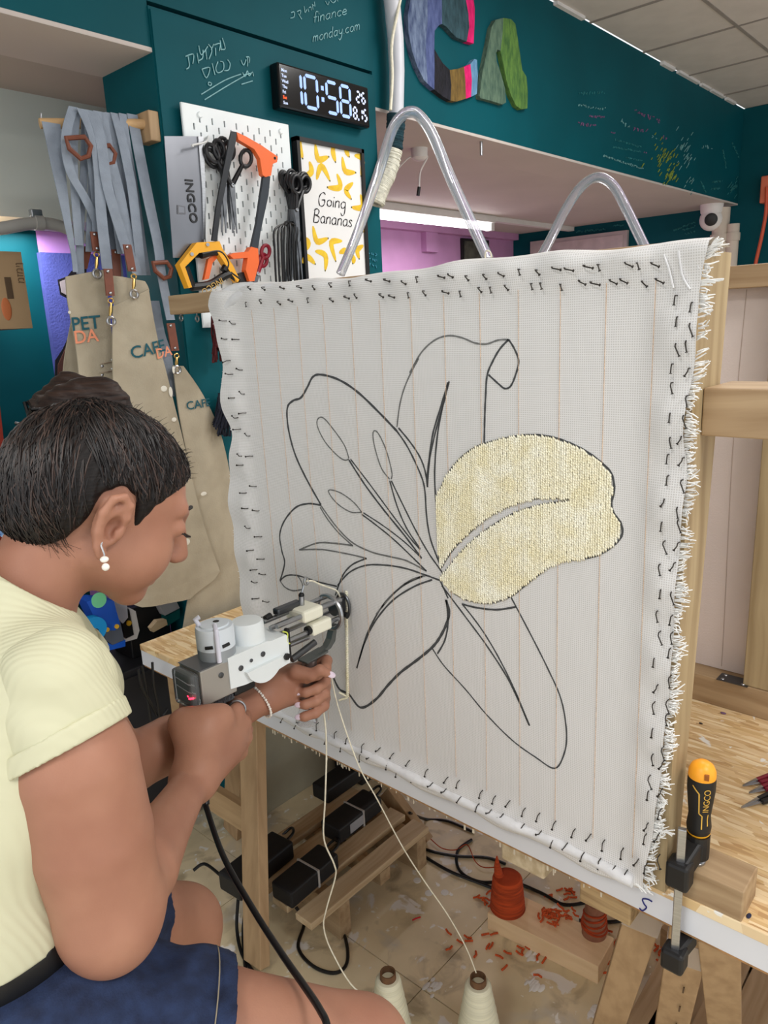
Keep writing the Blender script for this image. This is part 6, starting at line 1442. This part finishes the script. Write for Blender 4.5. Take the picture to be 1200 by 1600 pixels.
# neck and head
B.chain([N0 + A_((-.03, .0, -.03)), N0, hp(-.035, 0, -.040)], [.064, .054, .050], .02)
B.cap(N0 + A_((0, 0, -.02)), sR + A_((0, .05, -.03)), .040, .028, .03).cap(N0 + A_((0, 0, -.02)), sL + A_((-.02, -.02, .01)), .040, .046, .035)
B.ell(hp(-.014, 0, .028), hr(.098, .074, .086), HAX, .02).ell(hp(.034, 0, -.024), hr(.058, .056, .074), HAX, .03)
B.cap(hp(.0, -.050, -.050), hp(.058, -.014, -.090), .018, .015, .025).cap(hp(.0, .050, -.050), hp(.058, .014, -.090), .018, .015, .025).cap(hp(.068, -.008, -.092), hp(.068, .008, -.092), .014, .014, .02)
B.ell(hp(.048, -.036, -.042), hr(.036, .028, .036), HAX, .025).ell(hp(.048, .036, -.042), hr(.036, .028, .036), HAX, .025)
B.cap(hp(.074, -.040, .026), hp(.086, -.012, .020), .009, .010, .014).cap(hp(.074, .040, .026), hp(.086, .012, .020), .009, .010, .014)
B.ell(hp(.090, -.033, .003), hr(.016, .019, .012), HAX, .012, 'sub').ell(hp(.090, .033, .003), hr(.016, .019, .012), HAX, .012, 'sub')
B.chain([hp(.085, 0, .018), hp(.098, 0, -.006), hp(.110, 0, -.032)], [.0085, .0095, .0115], .012)
B.ell(hp(.101, -.011, -.036), hr(.010, .008, .008), HAX, .008).ell(hp(.101, .011, -.036), hr(.010, .008, .008), HAX, .008)
B.cap(hp(.078, -.016, -.064), hp(.0895, 0, -.060), .0065, .007, .008).cap(hp(.078, .016, -.064), hp(.0895, 0, -.060), .0065, .007, .008).cap(hp(.076, -.014, -.073), hp(.086, 0, -.074), .007, .007, .006).cap(hp(.076, .014, -.073), hp(.086, 0, -.074), .007, .007, .006)
for sg in (-1, 1):                          # eyelids
    B.ell(hp(.0775, sg * .033, .003), hr(.0145, .0155, .0125), HAX, .005)
# ears
for sg in (-1, 1):
    e0 = lambda f, u, o=.078: hp(f * .74 - .006, sg * (.076 + (o - .076) * .7), u - .012)
    B.ell(e0(-.003, .002, .0765), hr(.019, .007, .029), HAX, .008)
    B.chain([e0(.010, .0, .081), e0(.016, .014, .083), e0(.012, .028, .086), e0(-.002, .036, .088), e0(-.016, .030, .090), e0(-.022, .012, .090), e0(-.018, -.010, .086), e0(-.008, -.026, .082), e0(.002, -.034, .080)], [.0035, .0042, .0045, .0046, .0048, .0048, .0046, .0055, .0065], .004)
    B.chain([e0(.002, .022, .083), e0(-.010, .012, .084), e0(-.010, -.008, .083), e0(.0, -.018, .081)], [.0035, .004, .004, .004], .006)
    B.ell(e0(.003, -.002, .086), hr(.0095, .011, .014), HAX, .004, 'sub'); B.ell(e0(.013, -.006, .079), hr(.0055, .005, .007), HAX, .004)
# right hand on the pistol grip
mcpR = [A_(q) for q in ((.612, .888, .980), (.622, .886, .956), (.622, .886, .931), (.612, .888, .908))]
for q, r in zip(mcpR, (.0125, .0125, .012, .011)): B.cap(wR, q, .021, r, .018)
B.cap(wR, A_((.575, .882, .945)), .024, .028, .02).cap(wR, A_(ad(322, 1138, 1.10)), .026, .026, .02).cap(A_(ad(300, 1130, 1.10)), A_(ad(345, 1120, 1.115)), .022, .020, .02)
for i, q in enumerate(mcpR):
    B.chain([q, q + A_((.020, .022, -.004)), q + A_((.018, .045, -.007)), q + A_((-.004, .060, -.008))], [.0115 - .0006 * i, .0098, .009, .0075], .004)
B.chain([wR + A_((.01, .0, .015)), ad(284, 1130, 1.105), A_((.548, .925, .985)), A_((.566, .952, .992)), A_((.590, .956, .992))], [.022, .020, .0145, .011, .009], .018)
# left hand on the clear handle
hx = lambda z: A_((.803, GY, .984)) + (A_((.785, GY, .868)) - A_((.803, GY, .984))) * ((.984 - z) / .116)
tv, rv = A_((-.651, -.759, 0)), A_((.759, -.651, 0))
def around(phi, rr, z): g = math.radians(phi); c = hx(z); return A_((c[0], c[1], z)) + rr * (math.cos(g) * tv + math.sin(g) * rv)
zf = (.963, .938, .916, .894); NAILS = []
for i, z in enumerate(zf):
    m_ = around(165, .034, z + .006); B.cap(wL, m_, .020, .0125, .016)
    P = [m_, around(118, .036, z + .008), around(75, .030, z + .006), around(30, .0265, z + .002), around(-12, .0248, z - .002), around(-42 + 4 * i, .0235, z - .004)]
    B.chain(P, [.0115, .0105, .0098, .0092, .0086, .0072], .0035)
    NAILS.append((P[-1], P[-2], z))
B.cap(wL, around(215, .030, .93), .022, .020, .02).cap(wL + A_((0, 0, .004)), around(-95, .034, .955), .020, .018, .02)
thP = [wL, around(-88, .036, .960), around(-45, .034, .975), around(5, .035, .972), ad(500, 1047, 1.285), ad(512, 1052, 1.290)]
thP = [A_(q) for q in thP]; B.chain(thP, [.020, .017, .013, .0108, .0098, .0082], .006)
field_obj(B, 'body', SKIN, PERSON); del B
NAILM2 = mat('nail_polish', (226, 208, 224), rough=.15, var=.03, coat=.6)
def fingernail(tip, prev, out, L=.0078, W=.0050, ext=.0015):
    d = tip - prev; d /= np.linalg.norm(d); out = out - d * (out @ d); out /= np.linalg.norm(out); s_ = np.cross(d, out)
    c = tip + d * ext + out * .0060; MB().ball(tuple(c), (L, W, .0016), (Vector(d), Vector(s_), Vector(out)), 14, 8).build('fingernail', NAILM2, PERSON, smooth=True)
for tip, prev, z in NAILS: fingernail(tip, prev, (A_((CAM.x, CAM.y, CAM.z)) - tip) / 1.2)
fingernail(thP[-1], thP[-2], (A_(tuple(CAM)) - thP[-1]), .0085, .0055, .005)
# face details
DARK = mat('brow_hair', (30, 22, 20), rough=.6)
for sg in (-1, 1):
    MB().tube([hp(.093, sg * .014, .026), hp(.090, sg * .028, .032), hp(.080, sg * .044, .029)], [.0022, .0026, .0012], 8).build('eyebrow', DARK, PERSON, smooth=True)
    mb = MB()
    for k in range(12):
        l = sg * (.022 + .022 * k / 11); b = hp(.0905 - abs(abs(l) - .033) * .35, l, .0); mb.tube([b, b + HS_ * (hf * .006 + hu * -.003), b + HS_ * (hf * .011 + hu * -.001 + hl * sg * .002)], [.0006, .0005, .0002], 4)
    mb.tube([hp(.0925 - abs(abs(l) - .033) * .35 - .002, l, -.001) for l in np.linspace(sg * .021, sg * .045, 8)], .0009, 5); mb.build('eyelashes', DARK, PERSON)
    MB().tube([hp(.086, sg * .001, -.0665), hp(.081, sg * .012, -.0685), hp(.074, sg * .020, -.069)], [.0025, .002, .0008], 6).build('lip_line', mat('lip', (150, 84, 76), rough=.45), PERSON, smooth=True)

# ---- hair
HAIR = mat('hair_dark', (28, 22, 21), rough=.55, rgb2=(14, 11, 11), scale=6, stretch=(3, 3, 60), lo=.3, hi=.7, bump=.2, bscale=6, spec=.3)
hair_poly = [(.125, .070), (.125, .25), (-.25, .25), (-.25, -.085), (-.095, -.078), (-.060, -.070), (-.040, -.045), (-.030, -.014), (-.028, .018), (-.010, .034), (.008, .026), (.016, .0), (.020, -.020), (.027, -.004), (.036, .022), (.052, .040), (.074, .058)]
hp_arr = np.array(hair_poly) * HS_
def hair_sdf(P):                          # P (n,3) world
    q = P - HC; f, l, u = q @ hf, q @ hl, q @ hu
    def el(c, r):
        x = [(f - c[0] * HS_) / (r[0] * HS_), (l - c[1] * HS_) / (r[1] * HS_), (u - c[2] * HS_) / (r[2] * HS_)]
        k0 = np.sqrt(x[0] ** 2 + x[1] ** 2 + x[2] ** 2); k1 = np.sqrt((x[0] / r[0]) ** 2 + (x[1] / r[1]) ** 2 + (x[2] / r[2]) ** 2) / HS_ + 1e-9; return k0 * (k0 - 1) / k1
    def sm(a, b, k): h = np.clip(.5 + .5 * (a - b) / k, 0, 1); return a * (1 - h) + b * h - k * h * (1 - h)
    d = el((-.014, 0, .026), (.104, .080, .089)); d = sm(d, el((-.056, 0, -.006), (.060, .068, .074)), .03)
    # strands: shallow furrows converging on the bun
    vf, vl, vu = f + .035 * HS_, l, u - .115 * HS_
    ang = np.arctan2(vl, vf); d = d + .0013 * np.sin(ang * 46 + 6 * np.sin(u * 40)) + .0008 * np.sin(ang * 105 + 3 * np.sin(f * 60))
    # 2D hairline in the side view
    dd = np.full(f.shape, 1e9); sgn = np.ones(f.shape); n = len(hp_arr)
    for i in range(n):
        a, b = hp_arr[i], hp_arr[(i + 1) % n]; e = b - a; w0, w1 = f - a[0], u - a[1]; t = np.clip((w0 * e[0] + w1 * e[1]) / (e @ e), 0, 1)
        dd = np.minimum(dd, (w0 - e[0] * t) ** 2 + (w1 - e[1] * t) ** 2)
        c1, c2, c3 = u >= a[1], u < b[1], e[0] * w1 > e[1] * w0
        sgn = np.where((c1 & c2 & c3) | (~c1 & ~c2 & ~c3), -sgn, sgn)
    pd_ = np.sqrt(dd) * sgn
    k = .010; h = np.clip(.5 - .5 * (d - pd_) / k, 0, 1); return d * (1 - h) + pd_ * h + k * h * (1 - h)
r_ = .17
Hf = Field(rng_(HC[0] - r_, HC[0] + r_, .0026), rng_(HC[1] - .12, HC[1] + .12, .0026), rng_(HC[2] - .14, HC[2] + .18, .0026))
X, Y, Z = np.meshgrid(Hf.xs, Hf.ys, Hf.zs, indexing='ij'); Hf.F[:] = hair_sdf(np.stack([X.ravel(), Y.ravel(), Z.ravel()], 1).astype(float)).reshape(X.shape); del X, Y, Z
HO = field_obj(Hf, 'hair', HAIR, PERSON)
bun = [A_(ad(*q)) for q in ((84, 640, .875), (104, 630, .872), (132, 622, .872), (160, 622, .88), (176, 634, .885))]
Bf = Field(rng_(HC[0] - .12, HC[0] + .14, .0024), rng_(HC[1] - .12, HC[1] + .14, .0024), rng_(1.38, 1.56, .0024))
Bf.chain(bun, [.017, .022, .024, .024, .019], .010).chain([bun[4], bun[4] + A_((.01, .04, .0)), bun[2] + A_((.01, .055, .005)), bun[0] + A_((.01, .04, .0)), bun[0]], [.02, .024, .024, .02, .017], .010).ell(lerp(bun[1], bun[3], .5) + A_((.0, .02, -.01)), (.036, .036, .026), k=.012)
bc = lerp(bun[1], bun[3], .5)
Xb, Yb, Zb = np.meshgrid(Bf.xs, Bf.ys, Bf.zs, indexing='ij', sparse=True)
Bf.F += .0009 * np.sin(((Zb - bc[2]) * 520 + 160 * (Xb - bc[0]) - 120 * (Yb - bc[1]))) + .0006 * np.sin((Zb - bc[2]) * 1100 + 90 * (Xb - bc[0]))
field_obj(Bf, 'hair_bun', mat('bun_brown', (54, 38, 31), rough=.5, rgb2=(28, 20, 18), scale=8, stretch=(2, 2, 40), lo=.3, hi=.7, bump=.3, bscale=8, spec=.25), HO)
# loose strands laid over the surface, combed towards the bun
random.seed(71)
bunl = np.array([(bc - HC) @ hf, (bc - HC) @ hl, (bc - HC) @ hu]); bd = bunl / np.linalg.norm(bunl)
def surf(V):                              # V (n,3) directions in head axes -> points on the hair, valid mask
    D = V / np.linalg.norm(V, axis=1)[:, None]; W = D[:, :1] * hf + D[:, 1:2] * hl + D[:, 2:3] * hu; t = np.linspace(.165, .05, 58)
    v = hair_sdf((HC + W[:, None, :] * t[None, :, None]).reshape(-1, 3)).reshape(len(V), -1); i = np.argmax(v < 0, 1)
    return HC + W * t[i][:, None], i > 0, W
starts = []
for k in range(420):
    t = random.random(); starts.append((lerp(.085, .03, t) + random.uniform(-.012, .002), -.02 - .055 * t + random.uniform(-.012, .02), lerp(.070, .026, t)))
for k in range(140): starts.append((random.uniform(-.03, .018), -.078, random.uniform(.018, .05)))
for k in range(560): starts.append((random.uniform(-.11, -.030), random.uniform(-.078, .02), random.uniform(-.075, .01)))
for k in range(120): starts.append((random.uniform(.06, .085), random.uniform(-.02, .05), .07))
n_ = len(starts); TT = np.linspace(0, .95, 11); v0 = np.array(starts); v0 /= np.linalg.norm(v0, axis=1)[:, None]
rs_ = np.random.RandomState(5); end = bd + rs_.normal(size=(n_, 3)) * np.array([.12, .14, .07])
V = v0[:, None, :] * (1 - TT)[None, :, None] + end[:, None, :] * TT[None, :, None] + np.array([0, -.10, 0]) * np.sin(math.pi * TT)[None, :, None] + (rs_.normal(size=(n_, 1, 3)) * .05) * np.sin(math.pi * TT)[None, :, None]
PT, ok, W = surf(V.reshape(-1, 3)); lift = np.repeat(rs_.uniform(.0, .0022, n_), 11)[:, None]
PT = (PT + W * lift).reshape(n_, 11, 3); ok = ok.reshape(n_, 11); sets = [MB(), MB(), MB()]
for i in range(n_):
    P = [PT[i, j] for j in range(11) if ok[i, j]]
    if len(P) < 4: continue
    q = rs_.rand(); sets[0 if q < .5 else 1 if q < .85 else 2].tube(P, [.0004] + [.0008] * (len(P) - 2) + [.0004], 4)
for mb_, nm, rgb in zip(sets, ('hair_strands', 'hair_strands', 'hair_highlights'), ((20, 15, 15), (38, 28, 25), (66, 50, 44))):
    mb_.build(nm, mat('strand_%d' % rgb[0], rgb, rough=.45), HO, kind='stuff', smooth=True)
mb = MB()
Vf = np.stack([rs_.uniform(-.02, .085, 70), rs_.uniform(-.05, .02, 70), rs_.uniform(.07, .10, 70)], 1); Pf, of, Wf = surf(Vf)
for i in range(70):
    if of[i]: mb.tube([Pf[i], Pf[i] + Wf[i] * .004 + A_((.004, 0, .001)), Pf[i] + Wf[i] * rs_.uniform(.004, .011) + A_((rs_.uniform(-.004, .012), rs_.uniform(-.004, .004), 0))], [.0003, .00025, .0001], 4)
Vn = np.stack([rs_.uniform(-.08, -.03, 40), rs_.uniform(-.075, -.05, 40), rs_.uniform(-.060, -.045, 40)], 1); Pn, on_, Wn = surf(Vn)
for i in range(40):
    if on_[i]: mb.tube([Pn[i], Pn[i] + A_((.003, 0, -.010)), Pn[i] + A_((rs_.uniform(0, .02), rs_.uniform(-.004, .004), -rs_.uniform(.012, .028)))], [.0003, .0002, .0001], 4)
mb.build('flyaway_hair', MATS['strand_20'], HO, kind='stuff')
CLM = mat('clip_black', (20, 20, 22), rough=.2, metal=.4)
cp_ = [A_(ad(*q)) for q in ((38, 628, .845), (45, 650, .845), (40, 664, .84), (24, 661, .84), (50, 640, .84), (78, 638, .84))]
MB().tube([cp_[0], cp_[1], cp_[2]], .0022, 6).tube([cp_[2], cp_[3]], .0018, 6).tube([cp_[4], cp_[5]], .0022, 6).tube([cp_[1], cp_[4]], .003, 6).tube([cp_[0] + A_((.004, 0, 0)), cp_[4]], .0018, 6).build('hair_clip', CLM, HO, smooth=True)

# ---- clothes
SHM = mat('shirt_cream', (206, 204, 174), rough=.85, var=.04, scale=10, bump=.12, bscale=300)
nt = SHM.node_tree; wv = NN(nt, 'ShaderNodeTexWave', wave_type='BANDS', bands_direction='DIAGONAL'); wv.inputs['Scale'].default_value = 60; tcn = NN(nt, 'ShaderNodeTexCoord'); mpp = NN(nt, 'ShaderNodeMapping'); mpp.inputs['Scale'].default_value = (1, 1.3, .15)
nt.links.new(tcn.outputs['Object'], mpp.inputs['Vector']); nt.links.new(mpp.outputs[0], wv.inputs['Vector'])
bpn = [x for x in nt.nodes if x.type == 'BUMP'][0]; bpn.inputs['Strength'].default_value = .3; bpn.inputs['Distance'].default_value = .0015; nt.links.new(wv.outputs['Fac'], bpn.inputs['Height'])
def shirt_field():
    S = Field(rng_(.03, .56, .003), rng_(.56, 1.10, .003), rng_(.92, 1.36, .003))
    S.cap((.185, .80, .94), (.205, .81, 1.06), .126, .118, .04).ell((.240, .825, 1.12), (.108, .150, .140), k=.04)
    S.cap(sR + A_((.01, .035, -.028)), sL + A_((-.03, -.05, 0)), .062, .064, .05)
    S.cap(N0 + A_((-.02, 0, -.03)), sR + A_((0, .02, -.008)), .052, .046, .035).cap(N0 + A_((-.012, 0, -.028)), sL + A_((-.02, -.02, .006)), .050, .056, .035)
    S.cap(N0 + A_((-.06, 0, -.05)), N0 + A_((-.012, .0, .012)), .078, .070, .03)
    return S
hem_p = [A_(ad(35, 1207, .715)), A_(ad(205, 1113, .755)), A_(ad(125, 1150, .86))]
hem_n = np.cross(hem_p[1] - hem_p[0], hem_p[2] - hem_p[0]); hem_n /= np.linalg.norm(hem_n); hem_n = hem_n if hem_n @ (eR - sR) > 0 else -hem_n
S = shirt_field()
S.cap(sL, lerp(sL, eL, .42), .068, .074, .02)
nL = (eL - sL) / np.linalg.norm(eL - sL)
# folds
Xs, Ys, Zs = np.meshgrid(S.xs, S.ys, S.zs, indexing='ij', sparse=True)
S.F += .0022 * np.sin(Zs * 60 + 30 * Xs - 14 * Ys) * np.clip((1.12 - Zs) * 6, 0, 1)
S.half((.2, .70, .958), (.05, .0, -1)); 
nck = (hp(-.03, 0, -.06) - N0); nck /= np.linalg.norm(nck)
pn1, pn2 = A_(ad(0, 889, .82)), A_(ad(110, 968, .77)); nn = np.cross(pn2 - pn1, A_((.22, .97, .02))); nn = nn if nn @ nck > 0 else -nn; S.half(pn1, nn)
S.cap(N0 - nck * .02, hp(-.035, 0, -.03), .062, .058, .004, 'sub')
SH = field_obj(S, 'shirt', SHM, PERSON); del S
def sleeve(s_, e_, f, r0, r1, p, n, nm, seam=True):
    c = Field(rng_(min(s_[0], e_[0]) - .1, max(s_[0], e_[0]) + .1, .0026), rng_(min(s_[1], e_[1]) - .1, max(s_[1], e_[1]) + .1, .0026), rng_(min(s_[2], e_[2]) - .02, max(s_[2], e_[2]) + .1, .0026))
    tt = lerp(s_, e_, f); c.cap(s_, tt, r0, r1, .02)
    Xc, Yc, Zc = np.meshgrid(c.xs, c.ys, c.zs, indexing='ij', sparse=True); c.F += .0018 * np.sin(Xc * 70 + Zc * 90)
    c.half(p, n); c.cap(lerp(s_, e_, f - .16), lerp(s_, e_, f + .2), r1 - .011, r1 - .006, .003, 'sub')
    o_ = field_obj(c, nm, SHM, SH)
    b_ = Field(c.xs, c.ys, c.zs); b_.cap(s_, lerp(s_, e_, f), r0 + .003, r1 + .0035, 0).cap(lerp(s_, e_, f), lerp(s_, e_, f + .2), r1 + .0035, r1 + .006, 0).half(p + n * .0015, n).half(p - n * .019, -n); b_.cap(lerp(s_, e_, f - .2), lerp(s_, e_, f + .3), r1 - .011, r1 - .006, .002, 'sub'); field_obj(b_, 'sleeve_band', SHM, SH)
sleeve(sR + A_((.0, .006, -.004)), eR, .48, .052, .0735, (hem_p[0] + hem_p[1] + hem_p[2]) / 3, hem_n, 'sleeve')
sleeve(sL, eL, .5, .068, .078, lerp(sL, eL, .36), nL + A_((.25, .0, .1)), 'sleeve')
# seams: shoulder seam of the near sleeve
DENIM = mat('denim_blue', (32, 48, 82), rough=.85, rgb2=(18, 29, 56), scale=60, lo=.3, hi=.7, bump=.35, bscale=500)
LEATHB = mat('belt_black', (18, 18, 20), rough=.45)
G = Field(rng_(.03, .56, .0034), rng_(.48, 1.06, .0034), rng_(.60, 1.0, .0034))
G.ell((.20, .795, .87), (.136, .166, .125), k=.03).cap((.195, .80, .92), (.20, .80, .98), .120, .120, .03)
G.cap(hR, lerp(hR, kR, .72), .101, .094, .03).cap(hL, lerp(hL, kL, .62), .099, .092, .03)
Xg, Yg, Zg = np.meshgrid(G.xs, G.ys, G.zs, indexing='ij', sparse=True); G.F += .0024 * np.sin(Xg * 75 - Yg * 85 + Zg * 30) + .0026 * np.sin(Xg * 38 + Yg * 52 - Zg * 44 + 1.3) + .0012 * np.sin(Xg * 130 + Yg * 60 + Zg * 90)
tR, tL = (kR - hR) / np.linalg.norm(kR - hR), (kL - hL) / np.linalg.norm(kL - hL)
pR, pL_ = A_(ad(372, 1560, .80)), lerp(hL, kL, .50)
G.half((.2, .8, .935), (0, 0, 1))
# cut each leg at its hem; the two cuts act only near their own thigh
def legcut(p, t_, c, r):
    G.op(lambda X, Y, Z: np.where(((X - c[0]) ** 2 + (Y - c[1]) ** 2 + (Z - c[2]) ** 2) < r * r, (X - p[0]) * t_[0] + (Y - p[1]) * t_[1] + (Z - p[2]) * t_[2], -1.0), (-9, -9, -9), (9, 9, 9), 0, 'and')
legcut(pR, tR, kR, .22); legcut(pL_, tL, kL, .21)
G.cap(lerp(hR, kR, .45), kR, .086, .084, .003, 'sub'); G.cap(lerp(hL, kL, .35), kL, .082, .080, .003, 'sub')
SO = field_obj(G, 'denim_shorts', DENIM, PERSON); del G
G = Field(rng_(.03, .40, .0034), rng_(.60, 1.0, .0034), rng_(.88, .99, .0034))
G.cap((.195, .80, .88), (.20, .80, 1.0), .1245, .1235, 0).half((.2, .8, .962), (0, 0, 1)).half((.2, .8, .926), (0, 0, -1)); field_obj(G, 'belt', LEATHB, PERSON)
STI = mat('denim_stitch', (150, 140, 120), rough=.8)
def ringpts(c, n, r, k=40):
    n = Vector(n).normalized(); u = n.orthogonal().normalized(); v = n.cross(u); return [Vector(c) + (u * math.cos(a) + v * math.sin(a)) * r for a in np.linspace(0, 2 * math.pi, k + 1)[:-1]]
qh = hR + tR * ((pR - hR) @ tR); rr_ = .101 + (.094 - .101) * (((pR - hR) @ tR) / (np.linalg.norm(kR - hR) * .72))
MB().tube(ringpts(qh - tR * .022, tR, rr_ + .0022), .0008, 5, closed=True).build('hem_stitch', STI, SO)
def on_cloth(px, d, r=.0008, nm='stitch', m=STI): MB().tube(smooth_path([ad(a, b, d_) for (a, b), d_ in zip(px, d)], 5), r, 5).build(nm, m, SO)
# ---- jewellery
EAR = thing('pearl_earring', Vector(hp(.004, -.085, -.052)), 'hook earring with two white pearls at the near ear', 'earring') if False else None
PEARL = mat('pearl', (240, 234, 226), rough=.18, var=.04, coat=.5)
ee = A_(ad(162, 852, .800)); e2 = A_(ad(163, 874, .795)); e3 = A_(ad(165, 886, .795))
MB().tube([ad(160, 845, .800), ad(158, 853, .797), ad(163, 866, .796), ad(163, 872, .795)], .0009, 6).build('earring_hook', STEEL, PERSON, smooth=True)
MB().ball(tuple(e2), (.0047, .0047, .0035), (Vector(rv), Vector(tv), Vector((0, 0, 1)))).build('pearl', PEARL, PERSON, smooth=True)
MB().ball(tuple(e3), .0042).build('pearl', PEARL, PERSON, smooth=True)
BR = None
bd_ = (wL - eL); bd_ /= np.linalg.norm(bd_); bcn = lerp(eL, wL, .93)
mb = MB()
for i, p in enumerate(ringpts(bcn + A_((0, 0, -.002)), Vector(bd_) + Vector((.25, -.1, .35)), .0325, 44)): mb.ball(p, .0026 if i % 2 else .0021, seg=8, ring=6)
mb.build('bead_bracelet', PEARL, PERSON, smooth=True)
rg = mcpR[0] + A_((.008, .008, -.001)); MB().tube(ringpts(rg, (.022, .022, -.004), .0128, 28), .0017, 8, closed=True).build('finger_ring', STEEL, PERSON, smooth=True)
# stool below her
ST = thing('stool', Vector((.17, .82, 0)), 'round wooden stool under the seated woman', 'stool')
MB().lathe((.17, .82, .715), (0, 0, 1), [(0, .15), (.004, .155), (.024, .155), (.03, .15)], n=36).build('seat', BEECH_Y, ST, smooth=True)
for k in range(4):
    g = math.pi / 4 + k * math.pi / 2; MB().tube([(.17 + .09 * math.cos(g), .82 + .09 * math.sin(g), .716), (.17 + .15 * math.cos(g), .82 + .15 * math.sin(g), 0)], .016, 10).build('leg', BEECH_Z, ST, smooth=True)
